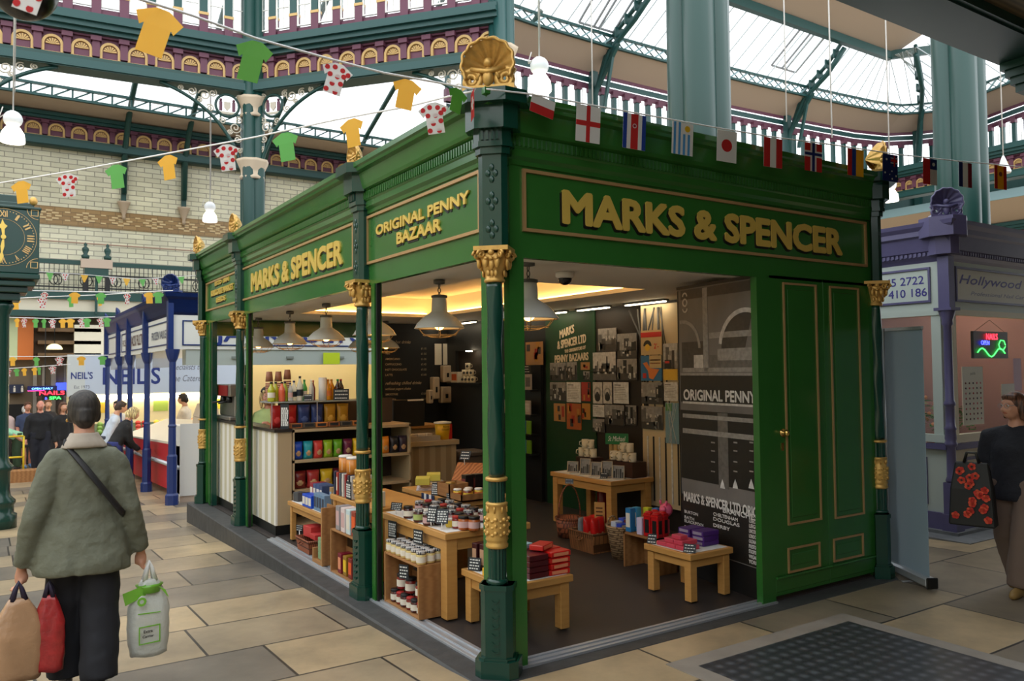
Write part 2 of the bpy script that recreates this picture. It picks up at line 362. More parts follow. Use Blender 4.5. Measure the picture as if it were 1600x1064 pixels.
# curved scroll brackets between column C/B and the clerestory, and dark ribs beside column B
b=MB()
for P,sg in ((PB,-1),(PB,1)):
    pass
# ---------------------------------------------------------------- lean-to roof over the tiled wall
def strip(b,A,B,m): b.quad([A[0],A[1],B[1],B[0]],m)
b=MB().box((-14,TY-.3,8.35),(13,TY+.3,8.6),HDARK).box((-14,TY-.35,9.28),(13,TY+.3,9.34),HDARK)
rf=tag(b.build('trim_7'),'dark green wall plates of the lean-to roof over the brick wall','roof trim',kind='structure')
fz=frieze('trim_8',(-14,TY-.2),(13,TY-.2),8.38,46,win=False,low=True,label='purple arcaded frieze on top of the cream brick wall')
b=MB().quad([(-14,TY-.3,9.34),(13,TY-.3,9.34),(13,TY-1.6,9.42),(-14,TY-1.6,9.42)],BEIGE); b.build('soffit',rf)
b=MB().box((-14,TY-1.7,9.36),(13,TY-1.6,9.43),HGREEN).box((-14,TY-1.7,9.66),(13,TY-1.6,9.73),HGREEN)
for k in range(54):
    x=-14+k*.5; b.bar((x,TY-1.65,9.4),(x+.5,TY-1.65,9.7),.04,.04,HGREEN); b.bar((x,TY-1.65,9.4),(x,TY-1.65,9.7),.05,.05,HGREEN)
b.build('lattice_girder',rf)
b=MB().quad([(-14,TY-1.65,9.73),(13,TY-1.65,9.73),(13,15.2,12.6),(-14,15.2,12.6)],GLASS); tag(b.build('window_1'),'blown out glazed lean-to roof above the brick wall','skylight',kind='structure')
b=MB(); cb_=MB(); ribs=[-9.5,-6.,-2.55,1.02,2.75,5.2,8.3,11.4]
for x in ribs:
    b.tube([(x,TY-.15,7.2),(x,TY-.3,8.5),(x,TY-.9,9.2),(x,TY-1.7,9.75),(x,TY-4,10.75),(x,TY-7.6,12.5)],.085,HDARK,6); b.box((x-.07,TY-.12,6.85),(x+.07,TY,8.4),HDARK)
    cb_.lathe([(.03,-.5),(.06,-.42),(.05,-.34),(.10,-.2),(.17,0),(.2,.05)],mat('stone_corbel',(188,166,140),.6),(x,TY-.1,6.9),10)
b.build('ribs',rf); cb_.build('corbels',rf)
# ---------------------------------------------------------------- balcony on the brick wall
b=MB().box((-13.9,TY-1.5,3.92),(9,TY-.05,4.04),HDARK).box((-13.9,TY-1.52,3.8),(9,TY-1.35,3.95),HDARK).box((-13.9,TY-1.5,3.3),(9,TY-1.3,3.47),HDARK)
bal=tag(b.build('balcony'),'iron balcony running along the brick wall over the aisle','balcony')
b=MB().box((-13.9,TY-1.4,3.47),(9,TY-1.3,3.85),CREAM); b.build('fascia_panel',bal)
b=MB().box((-13.9,TY-1.5,4.78),(9,TY-1.42,4.9),HDARK).box((-13.9,TY-1.48,4.5),(9,TY-1.44,4.54),BLACK).box((-13.9,TY-1.48,4.12),(9,TY-1.44,4.16),BLACK)
for k in range(0,190): 
    x=-13.85+k*.12; b.box((x-.008,TY-1.47,4.04),(x+.008,TY-1.45,4.8),BLACK)
for k in range(30):
    for q in (-1,1): 
        b.tube([(-13.6+k*.75+q*(.05+.1*math.cos(a)),TY-1.46,4.34+.14*math.sin(a)) for a in [2*PI*j/10 for j in range(10)]],.014,BLACK,4,closed=True)
b.build('balustrade',bal)
for x in (-6.2,.15,6.):
    b=MB()
    for q in (-.28,.28): b.lathe([(.09,0),(.11,.1),(.05,.14),(.09,.25),(.09,.3),(.03,.36),(.05,.42),(.0,.48)],HDARK,(x+q,TY-1.5,4.95),10); b.box((x+q-.06,TY-1.6,4.04),(x+q+.06,TY-1.4,4.45),BLACK)
    b.box((x-.4,TY-1.62,4.7),(x+.4,TY-1.38,4.95),BEIGE); b.box((x-.3,TY-1.6,4.45),(x+.3,TY-1.4,4.7),HDARK); b.box((x-.03,TY-1.55,3.4),(x+.03,TY-1.45,4.6),HDARK); b.build('newel_post',bal)
# ---------------------------------------------------------------- clerestory and glazed roof of the high hall
pl=[(700,21.6),(800,23.),(925,24.7),(1050,26.5),(1150,28.0),(1230,29.25),(1290,30.2),(1340,31.0),(1390,31.5),(1440,31.35),(1490,30.9),(1545,29.7),(1600,28.2),(1680,26.4),(1760,24.8)]
W=[Vector((p.x,p.y,0)) for p in (QD(px,560,d) for px,d in pl)]
def inward(i):
    d=(W[min(i+1,len(W)-1)]-W[max(i-1,0)]).normalized(); return Vector((d.y,-d.x,0))
def wall_strip(b,z0,z1,o0,o1,m):
    a=[W[i]+inward(i)*o0+Vector((0,0,z0)) for i in range(len(W))]; c=[W[i]+inward(i)*o1+Vector((0,0,z1)) for i in range(len(W))]
    for i in range(len(W)-1): b.quad([a[i],a[i+1],c[i+1],c[i]],m)
b=MB(); wall_strip(b,7.4,9.0,.0,.0,HGREEN); wall_strip(b,9.0,9.15,.12,.12,PURP); wall_strip(b,10.42,10.6,.06,.06,PURP); wall_strip(b,10.6,10.78,.12,.12,HGREEN); wall_strip(b,10.78,10.9,.2,.2,PURP)
cl=tag(b.build('wall_clerestory'),'curved clerestory wall of the high hall, purple and teal','wall',kind='structure')
b=MB(); wall_strip(b,10.9,11.35,.2,1.15,BEIGE); b.build('beige_cove',cl)
b=MB(); g=MB(); gl=MB()
for i in range(len(W)-1):
    a,c=W[i],W[i+1]; L=(c-a).length; n=max(1,round(L/.5)); 
    for k in range(n):
        p=a.lerp(c,k/n); q=a.lerp(c,(k+1)/n); nrm=inward(i)
        b.bar(p+nrm*.08+Vector((0,0,9.0)),p+nrm*.08+Vector((0,0,10.5)),.13,.13,HGREEN); b.bar(p+nrm*.1+Vector((0,0,10.3)),p+nrm*.1+Vector((0,0,10.5)),.2,.16,PURP); b.bar(p+nrm*.1+Vector((0,0,9.0)),p+nrm*.1+Vector((0,0,9.35)),.2,.16,PURP)
        mid=(p+q)/2; b.bar(mid+nrm*.03+Vector((0,0,9.1)),mid+nrm*.03+Vector((0,0,10.45)),.02,.02,WHITE)
    b.bar(a+inward(i)*.05+Vector((0,0,9.5)),c+inward(i+1)*.05+Vector((0,0,9.5)),.03,.03,WHITE)
    o=1.2; A=a+inward(i)*o; Cc=c+inward(i+1)*o; m_=max(1,round((Cc-A).length/.42))
    for z in (11.35,11.68): g.bar(A+Vector((0,0,z)),Cc+Vector((0,0,z)),.09,.07,HGREEN)
    for k in range(m_):
        p=A.lerp(Cc,k/m_);q=A.lerp(Cc,(k+1)/m_); g.bar(p+Vector((0,0,11.37)),q+Vector((0,0,11.66)),.05,.05,mat('pale_teal_iron',(140,170,176),.5)); g.bar(q+Vector((0,0,11.37)),p+Vector((0,0,11.66)),.03,.03,HGREEN)
b.build('window_posts',cl); g.build('lattice_girder',cl)
RE=QD(1390,92,28.6); RE.z=12.75; RD=Vector((1,0,0))
ridge=[]
for i,(px,d) in enumerate(pl):
    p=W[i]+inward(i)*3.4
    ridge.append(Vector((min(p.x,RE.x),RE.y if i<9 else min(RE.y,p.y),12.75)))
b=MB(); bars=MB()
for i in range(len(W)-1):
    A=W[i]+inward(i)*1.2+Vector((0,0,11.7)); Cc=W[i+1]+inward(i+1)*1.2+Vector((0,0,11.7)); 
    f=[A,Cc,ridge[i+1],ridge[i]]
    if (ridge[i+1]-ridge[i]).length<.01: f=f[:3]
    b.quad(f,GLASS); n=max(2,round((Cc-A).length/.55))
    for k in range(n): bars.bar(A.lerp(Cc,k/n),ridge[i].lerp(ridge[i+1],k/n),.025,.03,mat('glazing_bar',(196,206,210),.5))
    if i<3: b.quad([ridge[i],ridge[i+1],ridge[i+1]+Vector((0,-3,1.6)),ridge[i]+Vector((0,-3,1.6))],GLASS)
tag(b.build('window_2'),'white glazed roof of the high hall rising to the ridge','skylight',kind='structure'); bars.build('glazing_bars',cl)
rb=MB()
for i in (2,5,9):
    n_=inward(i); foot=W[i]+n_*.15; top=ridge[i]
    path=[foot+Vector((0,0,8.2)),foot+n_*.2+Vector((0,0,10.2)),foot+n_*.9+Vector((0,0,11.3)),(foot+n_*1.6).lerp(top,.3)+Vector((0,0,0)),top+Vector((0,0,-.25))]
    path[3].z=12.0-.15
    rb.tube(path,.09,HGREEN,6); rb.tube([p+Vector((0,0,.32)) if k>1 else p for k,p in enumerate(path)],.07,HGREEN,6)
    rb.bar(foot+Vector((0,0,10.0)),foot+n_*1.3+Vector((0,0,11.4)),.1,.1,HGREEN); rb.bar(foot+n_*.6+Vector((0,0,9.6)),foot+n_*1.1+Vector((0,0,11.4)),.09,.09,HGREEN); rb.bar(foot+n_*.1+Vector((0,0,8)),foot+n_*.1+Vector((0,0,10.9)),.22,.2,HGREEN)
    for k in range(5):
        p=path[2].lerp(path[4],k/5); rb.bar(p,p+Vector((0,0,.3)),.3,.05,HGREEN)
rb.build('roof_ribs',cl)
b=MB(); y=RE.y
b.box((RE.x-22,y-.1,12.62),(RE.x,y+.1,12.9),HGREEN); b.build('ridge_beam',cl)
b=MB().quad([(RE.x-22,y,12.9),(RE.x+.3,y,12.9),(RE.x+.3,y-1.4,13.35),(RE.x-22,y-1.4,13.35)],BEIGE)
for k in range(44):
    x=RE.x-22+k*.5; b.bar((x,y-1.4,13.35),(x+.25,y-1.4,13.95),.06,.06,HGREEN); b.bar((x+.5,y-1.4,13.35),(x+.25,y-1.4,13.95),.06,.06,HGREEN)
b.box((RE.x-22,y-1.5,13.28),(RE.x+.3,y-1.35,13.4),HGREEN); b.box((RE.x-22,y-1.5,13.92),(RE.x+.3,y-1.35,14.05),HGREEN); b.box((RE.x-22,y-1.6,14.05),(RE.x+.3,y-1.3,14.9),BEIGE)
b.bar((RE.x,y,12.8),(RE.x+2.2,y-2.4,12.9),.14,.3,HGREEN); b.build('lantern_truss',cl)
# open roof lights in the glazing
b=MB()
for px,py in ((950,8),(1245,80)):
    p=QY(px,py,RE.y+1.3); 
    for q in (0,.55,.75,1.3): b.bar(p+Vector((q-.6,.6,-.42)),p+Vector((q-.6,-.9,.62)),.05,.05,mat('grey_frame',(120,124,128),.5))
    b.bar(p+Vector((-.6,.6,-.42)),p+Vector((.7,.6,-.42)),.05,.05,MATS['grey_frame'])
b.build('roof_lights',cl)
# lower gallery beyond the lilac stall
g1=QD(1365,330,30.5); g2=QD(1720,330,24.5)
frieze('trim_9',(g1.x,g1.y),(g2.x,g2.y),ZF-.05,18,win=False,label='distant purple arcaded frieze above the lilac stall')
o=Vector((g2.x-g1.x,g2.y-g1.y,0)).normalized(); nv=Vector((o.y,-o.x,0))
b=MB(); a=Vector((g1.x,g1.y,0))-nv*2.5-o*2; c=Vector((g2.x,g2.y,0))-nv*2.5
b.quad([a+Vector((0,0,6.7)),c+Vector((0,0,6.7)),c+nv*2.2+Vector((0,0,7.3)),a+nv*2.2+Vector((0,0,7.3))],BEIGE); b.bar(a+nv*2.2+Vector((0,0,7.45)),c+nv*2.2+Vector((0,0,7.45)),.15,.3,mat('pale_teal_iron'))
b.bar(a+Vector((0,0,6.6)),c+Vector((0,0,6.6)),.2,.25,HDARK); b.quad([a+Vector((0,0,-1)),c+Vector((0,0,-1)),c+Vector((0,0,5)),a+Vector((0,0,5))],tile)
tag(b.build('wall_side'),'far gallery wall with beige soffit beyond the lilac stall','wall',kind='structure')
frieze('trim_10',(a.x+nv.x*.1,a.y+nv.y*.1),(c.x+nv.x*.1,c.y+nv.y*.1),5.75,22,win=False,label='lowest distant purple frieze just above the lilac cornice')
# overhead gallery deck
b=MB().box((-.8,-.68,4.5),(5.62,-.22,5.0),mat('deck_green_steel',(30,62,60),.4)).box((-.8,-.72,4.52),(5.62,-.68,5.0),HDARK)
dk=tag(b.build('ceiling'),'dark steel edge and boarded underside of the gallery overhead','gallery',kind='structure')
brd=patterned('brown_boarding','wave',[(92,78,56),(124,106,78)],(0,6,0),dir='Y',ro=.6)
MB().box((-.8,-12,4.6),(14,-.72,4.7),brd).build('boarding',dk)
b=MB()
for k in range(4): b.box((5.5-.03*k,-1.1,4.22+.07*k),(5.9,-.33+.03*k,4.29+.07*k),HDARK)
b.box((5.62,-1.2,4.5),(14,-.3,5.),HDARK); b.build('bracket',dk)
# unseen walls round the camera, added to block low daylight
DST=mat('light_block_board',(84,76,68),.7,var=.2,sc_=1)
b=MB().box((-9,-9.2,-.1),(14,-9,4.55),DST); 
for k in range(9): b.box((-8.5+2.5*k,-9.0,0),(-8.35+2.5*k,-8.85,4.6),HDARK); b.box((-8.3+2.5*k,-8.98,.9),(-6.4+2.5*k,-8.95,2.4),CREAM if k%2 else BLU_)  if 0 else None
tag(b.build('shade_wall_front'),'unseen dark wall added behind the viewer to shade the stall front','wall',kind='structure')
b=MB().box((13.8,-9,-.1),(14,-1.5,4.55),DST); tag(b.build('shade_wall_right'),'unseen dark wall added across the aisle end to shade the stall front','wall',kind='structure')
b=MB().box((-14.2,-14,-1),(-14,23,8.35),tile); tag(b.build('shade_wall_left'),'unseen cream glazed brick side wall, added to cut low side light','wall',kind='structure')
# ================================================================ the green corner stall
KX,KY=3.70,7.32
K=thing('market_stall','green and gold corner stall with big gilt shop name on its fascia','market stall')
# plinth and floor
b=MB()
def plinth(x0,y0,x1,y1,c,zt,m):
    pts=[(x0+c,y0),(x1-c,y0),(x1,y0+c),(x1,y1),(x0,y1),(x0,y0+c)]; n=len(pts)
    b.add([(x,y,gz(y)-.35) for x,y in pts]+[(x,y,zt) for x,y in pts],[tuple(range(n,2*n))]+[(k,(k+1)%n,n+(k+1)%n,n+k) for k in range(n)],m)
plinth(-.19,-.15,3.80,7.45,.08,-.010,STONE); b.build('plinth',K,bv=.012)
MB().box((.02,.02,-.012),(KX-.05,KY-.05,.002),CHAR).build('shop_floor',K)
b=MB()
for k,(o,h) in enumerate(((-.015,.004),(.015,.012),(.045,.004),(.07,.012))):
    b.box((o,.14,-.012),(o+.024,4.4,h),ALU); b.box((.14,o-.01,-.012),(2.38,o+.014,h),ALU)
b.box((-.02,.14,-.012),(.095,4.4,.002),ALU); b.box((.14,-.02,-.012),(2.38,.085,.002),ALU)
b.build('door_track',K)
# cornice swept round the roof edge
prof=[(.0,2.9),(.012,2.905),(.014,2.93),(.034,2.95),(.034,2.99),(.044,3.0),(.044,3.066),(.07,3.078),(.078,3.10),(.095,3.195),(.13,3.205),(.135,3.225),(.15,3.235),(.15,3.27),(.02,3.275)]
def sweep(b,prof,x0,y0,x1,y1,m,tz=0):
    rr=[]
    for o,z in prof: rr.append([(x0-o,y0-o,z+tz),(x1+o,y0-o,z+tz),(x1+o,y1+o,z+tz),(x0-o,y1+o,z+tz)])
    b.loft(rr,m,smooth=False,cap=False)
b=MB(); sweep(b,prof,0,0,KX,KY,GREEN); b.quad([(-.02,-.02,3.275),(KX+.02,-.02,3.275),(KX+.02,KY+.02,3.275),(-.02,KY+.02,3.275)],GREEN); b.build('cornice',K)
b=MB()
for k in range(int(KX/.032)): x=.02+k*.032; b.box((x,-.054,3.006),(x+.016,-.04,3.06),GREEN)
b.build('fluted_moulding',K); b=MB()
for k in range(int(KY/.032)): y=.02+k*.032; b.box((-.054,y,3.006),(-.04,y+.016,3.06),GREEN)
b.build('fluted_moulding',K)
# fascia boards, mouldings, letters
FT=frame((0,-.0,0),(1,0,0),(0,0,1))      # front face, looking along +y : local (x,z)
LT=frame((0,0,0),(0,-1,0),(0,0,1))       # side face, local x = -y
b=MB().box((0,0,2.385),(KX,.06,2.92),GREEN).box((0,.06,2.385),(.06,KY,2.92),GREEN).box((KX-.06,.06,2.385),(KX,KY,2.92),GREEN).box((.06,KY-.06,2.385),(KX-.06,KY,2.92),GREEN)
b.box((.0,.0,2.36),(KX,.045,2.385),GREEN).box((.0,.045,2.36),(.045,KY,2.385),GREEN)
b.build('fascia',K)
def out(T,d): return T@Matrix.Translation((0,0,d))
def sign(name,T,x0,x1,lines,label):
    r=MB().box((x0+.01,2.525,0),(x1-.01,2.875,.003),GREEN,T).build(name,K); r['label']=label
    b=MB().frame_rect(x0,2.515,x1,2.886,.02,.018,MOULD,T).build('gilt_moulding',r)
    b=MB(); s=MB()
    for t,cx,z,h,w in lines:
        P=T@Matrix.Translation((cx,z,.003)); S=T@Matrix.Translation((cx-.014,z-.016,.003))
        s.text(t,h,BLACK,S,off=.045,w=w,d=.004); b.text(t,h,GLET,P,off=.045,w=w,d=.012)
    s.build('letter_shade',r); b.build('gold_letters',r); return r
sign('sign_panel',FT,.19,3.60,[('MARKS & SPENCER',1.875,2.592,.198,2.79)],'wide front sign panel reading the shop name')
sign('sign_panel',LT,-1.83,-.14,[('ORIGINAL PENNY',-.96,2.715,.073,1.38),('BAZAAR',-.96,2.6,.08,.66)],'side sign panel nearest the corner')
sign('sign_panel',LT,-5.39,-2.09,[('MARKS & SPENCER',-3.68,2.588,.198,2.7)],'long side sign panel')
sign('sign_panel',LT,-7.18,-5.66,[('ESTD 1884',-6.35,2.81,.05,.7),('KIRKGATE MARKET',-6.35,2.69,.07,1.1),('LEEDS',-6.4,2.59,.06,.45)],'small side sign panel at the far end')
# columns
def column(x,y,ang,proto={}):
    c=MB(); T=Matrix.Translation((x,y,0))@Matrix.Rotation(ang,4,'Z')   # faces local -y
    D=DGREEN
    for a,z0,z1 in ((.16,-.01,.085),(.135,.085,.1),(.118,.1,.5),(.128,.47,.5)):
        h=a/2; q=h*.55; P=[(-h,-h),(h,-h),(h+q,-h+q),(h+q,h),(-h-q,h),(-h-q,-h+q)]; c.prism(P,z1-z0,D,T,z0)
    for k in range(7): c.ring((0,.15+k*.046),.024,.017,.008,D,T@frame((0,-.059,0),(1,0,0),(0,0,1)),-PI*.9,PI*.0,10)
    c.lathe([(.06,.5),(.064,.515),(.055,.53)],D,n=16,T=T)
    c.lathe([(.052,.53),(.052,.7)],D,n=32,T=T,flute=.09,smooth=False); c.lathe([(.048,.95),(.048,1.08)],D,n=32,T=T,flute=.09,smooth=False)
    # shaft with a low spiral leaf relief
    vs=[];n=24;H=40
    rr=[[(T@Vector(((.046+.0028*math.sin(3*(2*PI*k/n)+j*.42))*math.cos(2*PI*k/n),(.046+.0028*math.sin(3*(2*PI*k/n)+j*.42))*math.sin(2*PI*k/n),1.1+1.1*j/H))) for k in range(n)] for j in range(H+1)]
    c.loft(rr,D)
    # pilaster above the capital, bracket and block
    for hw,d,z0,z1 in ((.055,.05,2.4,2.93),(.062,.066,2.93,2.97),(.07,.08,2.97,3.0),(.066,.075,3.0,3.065),(.085,.115,3.065,3.2),(.11,.17,3.2,3.275)):
        c.prism([(-hw,-d),(hw,-d),(hw+d*.6,-d+d*.6),(hw+d*.6,.03),(-hw-d*.6,.03),(-hw-d*.6,-d+d*.6)],z1-z0,D,T,z0)
    for k in range(4): c.box((-.055+k*.03,-.088,3.005),(-.04+k*.03,-.074,3.06),D,T)
    for z in (2.5,2.66,2.82):
        for a in (0,PI/2,PI,-PI/2): c.ball((.022*math.cos(a),-.051,z+.035*math.sin(a)),(.016,.006,.022),D,8,T)
    r=c.build('column',K)
    g=MB()
    g.lathe([(.057,1.075),(.064,1.08),(.064,1.092),(.057,1.097)],GOLD,n=20,T=T)
    g.lathe([(.056,.70),(.063,.705),(.065,.718),(.058,.728),(.06,.74),(.066,.75),(.06,.762),(.066,.79),(.068,.82),(.064,.87),(.056,.9),(.056,.935),(.063,.942),(.063,.952),(.055,.957)],GOLD,n=20,T=T)
    for k in range(8):
        a=2*PI*k/8; R_=T@Matrix.Rotation(a,4,'Z')
        for z,s in ((.79,1),(.83,.9),(.865,1.1)): g.ball((.066,.008,z),(.010,.012*s,.012),GOLD,8,R_); g.ball((.062,-.012,z-.012),(.009,.012,.009),GOLD,8,R_)
        g.tube([R_@Vector((.058,0,.9)),R_@Vector((.058,0,.935))],.006,GOLD,5)
    g.build('gilt_sleeve',r)
    q=MB(); q.lathe([(.055,2.2),(.06,2.205),(.06,2.216),(.054,2.222),(.056,2.25),(.07,2.29),(.084,2.33),(.09,2.36)],GOLD,n=20,T=T)
    q.box((-.1,-.1,2.375),(.1,.1,2.4),GOLD,T)
    for k in range(4):
        R_=T@Matrix.Rotation(k*PI/2+PI/4,4,'Z')
        for s in (-1,1):
            q.tube([R_@Vector((.105+.0*j,s*.016+.0,2.352))+(R_.to_3x3()@Vector((.026*(1-j/14)*math.cos(j*.75),s*.01,.026*(1-j/14)*math.sin(j*.75)))) for j in range(12)],.009,GOLD,6)
        R2=T@Matrix.Rotation(k*PI/2,4,'Z')
        q.ball((.088,0,2.365),(.016,.02,.018),GOLD,8,R2)
        for s in (-1,0,1): q.ball((.076+.006*abs(s),s*.034,2.30+.01*abs(s)),(.014,.018,.034),GOLD,8,R2); q.ball((.09,s*.03,2.33),(.012,.014,.012),GOLD,8,R2); q.ball((.062,s*.022,2.25),(.008,.012,.02),GOLD,8,R2)
    q.build('gilt_capital',r)
    return r
column(-.012,-.012,-PI/4); column(-.02,1.9,-PI/2); column(-.02,5.44,-PI/2); column(-.012,KY,-PI/2-PI/4); column(KX+.01,0,PI/4)
# finial shells
def shell(x,y,z,ang,s=1.,mt=GOLD,parent=None,z0=0):
    b=MB(); T=Matrix.Translation((x,y,z))@Matrix.Rotation(ang,4,'Z')@Matrix.Scale(s,4)
    n=44; rings=[]
    for j in range(7):
        t=j/6; rg=[]
        for k in range(n+1):
            a=-.62+(PI+1.24)*k/n; rad=.145*t*(1+.055*abs(math.sin(6.5*(a+.62)*1.0))*t)
            rg.append(T@Vector((rad*math.cos(a)*.98,-.03-.05*(t*t)+.055*(1-t)+.012*t*math.cos(13*(a+.62)),.15+rad*math.sin(a)*.93)))
        rings.append(rg)
    b.loft(rings,mt,closed=False); back=[[p+T.to_3x3()@Vector((0,.035,0)) for p in rg] for rg in rings]; b.loft([r[::-1] for r in back],mt,closed=False)
    b.loft([rings[-1],back[-1]],mt,closed=False)
    b.tube([T@Vector((.145*1.03*math.cos(a)*(1+.03*math.cos(13*(a+.62))),-.08,.15+.138*1.03*math.sin(a)*(1+.03*math.cos(13*(a+.62))))) for a in [-.62+(PI+1.24)*k/60 for k in range(61)]],.01*s,mt,6)
    for sx in (-1,1):
        b.tube([T@Vector((sx*(.098+(.062*(1-.85*k/26))*math.cos(k*.5+.6)),-.05,.062+(.062*(1-.85*k/26))*math.sin(k*.5+.6))) for k in range(27)],[.022*s*(1-.5*k/27) for k in range(27)],mt,7)
        b.tube([T@Vector((sx*(.02+.05*q),-.06,.12-.05*q*q*1.4)) for q in (0,.3,.6,.9)],.014*s,mt,6)
    b.box((-.15,-.07,0),(.15,.04,.03),mt,T); b.ball((0,-.06,.075),(.035,.03,.06),mt,10,T); b.ball((0,-.05,.16),(.03,.03,.03),mt,10,T)
    b.tube([T@Vector((-.1,-.06,.125)),T@Vector((0,-.08,.1)),T@Vector((.1,-.06,.125))],.016*s,mt,6)
    return b.build('shell_finial',parent)
shell(-.05,-.05,3.275,-PI/4,1.0,parent=K)
for y,q in ((1.9,.62),(5.44,.8),(KY-.02,.85)): shell(-.05,y,3.275,-PI/2,q,parent=K)
shell(KX,-.02,3.275,PI/4,.95,parent=K)
# jambs beside the columns and frames of the openings
for a,c in (((-.01,.075,0),(.05,.14,2.36)),((.09,-.012,0),(.19,.05,2.36)),((-.01,1.69,0),(.05,1.75,2.36)),((-.01,5.18,0),(.05,5.24,2.36)),((-.01,KY-.36,0),(.05,KY-.3,2.36))): MB().box(a,c,GREEN).build('jamb',K)
for y in (1.66,5.15): MB().box((.0,y+.005,0),(.03,y+.03,2.36),BLACK).build('dark_frame',K)
MB().box((0,KY-.45,0),(.06,KY-.36,2.36),DGREEN).build('dark_frame',K)
b=MB(); b.box((0,KY-.10,2.2),(2.45,KY,2.385),GREEN).box((.0,KY-.12,0),(.12,KY,2.385),GREEN); b.build('end_beam',K)
# folding doors on the front, right of the opening
def leaf(x0,x1,frames,name,label):
    d=MB().box((x0,0,.03),(x1,.05,2.385),GREEN); d.box((x0,-.006,.06),(x1,0,.16),GREEN).box((x0,-.022,.155),(x1,0,.172),GREEN)
    for (a,z0,c,z1) in frames: d.box((a+.05,.0,z0+.05),(c-.05,-.006,z1-.05),GREEN)
    r=d.build(name,K,bv=.003); r['label']=label
    g=MB()
    for (a,z0,c,z1) in frames: g.frame_rect(a,z0,c,z1,.015,.010,MOULD,FT)
    g.build('gilt_moulding',r); return r
l1=leaf(2.385,3.02,[(2.535,.53,2.935,2.336),(2.525,.18,2.905,.365)],'door_leaf','green folding door leaf with the brass knob')
l2=leaf(3.024,3.62,[(3.10,.515,3.485,2.336),(3.07,.186,3.46,.366)],'door_leaf','green folding door leaf next to the end column')
BRASS=mat('brass',(230,190,110),.2,me=.9)
MB().ball((2.496,-.04,1.216),(.02,.022,.026),BRASS,14).lathe([(.03,0),(.03,.01),(.012,.014),(.012,.03)],BRASS,n=14,T=frame((2.496,0,1.216),(1,0,0),(0,0,1))).build('knob',l1)
MB().prism([(-.012,-.028),(.012,-.028),(.012,.028),(-.012,.028)],.006,BRASS,frame((2.492,0,1.113),(1,0,0),(0,0,1))).build('keyhole_plate',l1)
MB().box((2.24,-.005,0),(2.385,.05,2.36),GREEN).build('door_post',K); MB().box((3.62,0,0),(KX,.05,2.36),GREEN).build('door_post',K)
# interior shell
BROWN=mat('dark_brown_wall',(38,30,24),.6); SHOPG=mat('shop_green_wall',(16,60,30),.5); PITCH=mat('matt_black_wall',(20,20,20),.55)
b=MB().box((3.6,.1,0),(3.66,2.75,2.42),BROWN).box((3.6,2.75,0),(3.66,3.5,2.42),BROWN).box((3.6,4.5,0),(3.66,5.9,2.42),PITCH).box((3.6,6.9,0),(3.66,KY,2.42),PITCH).box((3.6,5.9,0),(3.66,6.9,1.5),PITCH).box((3.6,5.9,2.0),(3.66,6.9,2.42),PITCH).box((3.66,.05,0),(KX,KY,2.9),BROWN)
b.build('back_wall',K)
MB().box((3.585,3.5,0),(3.66,4.5,2.42),SHOPG).build('green_back_panel',K)
MB().box((2.5,KY-.14,0),(3.6,KY-.02,2.42),PITCH).build('end_wall',K)
CEIL=mat('shop_ceiling_white',(232,226,214),.6)
b=MB(); cx0,cx1,cy0,cy1=.78,2.55,1.5,5.75
b.box((.06,.06,2.42),(KX,cy0,2.46),CEIL).box((.06,cy1,2.42),(KX,KY,2.46),CEIL).box((.06,cy0,2.42),(cx0,cy1,2.46),CEIL).box((cx1,cy0,2.42),(KX,cy1,2.46),CEIL)
b.box((cx0-.12,cy0-.12,2.68),(cx1+.12,cy1+.12,2.7),CEIL)
for p,q in (((cx0-.12,cy0-.12),(cx0-.1,cy1+.12)),((cx1+.1,cy0-.12),(cx1+.12,cy1+.12)),((cx0-.1,cy0-.12),(cx1+.1,cy0-.1)),((cx0-.1,cy1+.1),(cx1+.1,cy1+.12))): b.box((p[0],p[1],2.46),(q[0],q[1],2.68),CEIL)
b.box((.06,.06,2.385),(KX,.3,2.42),CEIL).box((.06,.3,2.385),(.3,KY,2.42),CEIL)
b.build('ceiling_panel',K)
LED=mat('warm_led_strip',(255,196,112),.5,em=14)
b=MB().box((cx0-.09,cy0,2.47),(cx0-.06,cy1,2.48),LED).box((cx1+.06,cy0,2.47),(cx1+.09,cy1,2.48),LED).box((cx0,cy0-.09,2.47),(cx1,cy0-.06,2.48),LED).box((cx0,cy1+.06,2.47),(cx1,cy1+.09,2.48),LED); b.build('cove_light',K)
TUBE=mat('warm_tube_light',(255,236,200),.5,em=16)
for k,(a,c) in enumerate(((2.15,2.75),(3.05,3.6),(3.85,4.4),(4.75,5.3),(6.0,6.6),(6.75,7.1))):
    t=thing('strip_light',f'slim strip light under the shop ceiling, {ORD[k]} from the photo mural','strip light',(3.42,(a+c)/2,2.418),0,'strip lights along the back wall')
    L=(c-a); MB().box((-.035,-L/2-.02,-.02),(.035,L/2+.02,0),mat('grey_metal',(120,120,118),.4,me=.5)).build('housing',t); MB().box((-.02,-L/2,-.03),(.02,L/2,-.018),TUBE).build('tube',t)
t=thing('security_camera','black dome security camera under the white shop ceiling','security camera',(1.13,.83,2.418))
MB().lathe([(.07,0),(.07,-.03),(.055,-.045)],WHITE,n=20).build('base',t); MB().ball((0,0,-.045),(.052,.052,.05),mat('smoked_dome',(12,12,14),.1),18,hi=.1).build('dome',t)
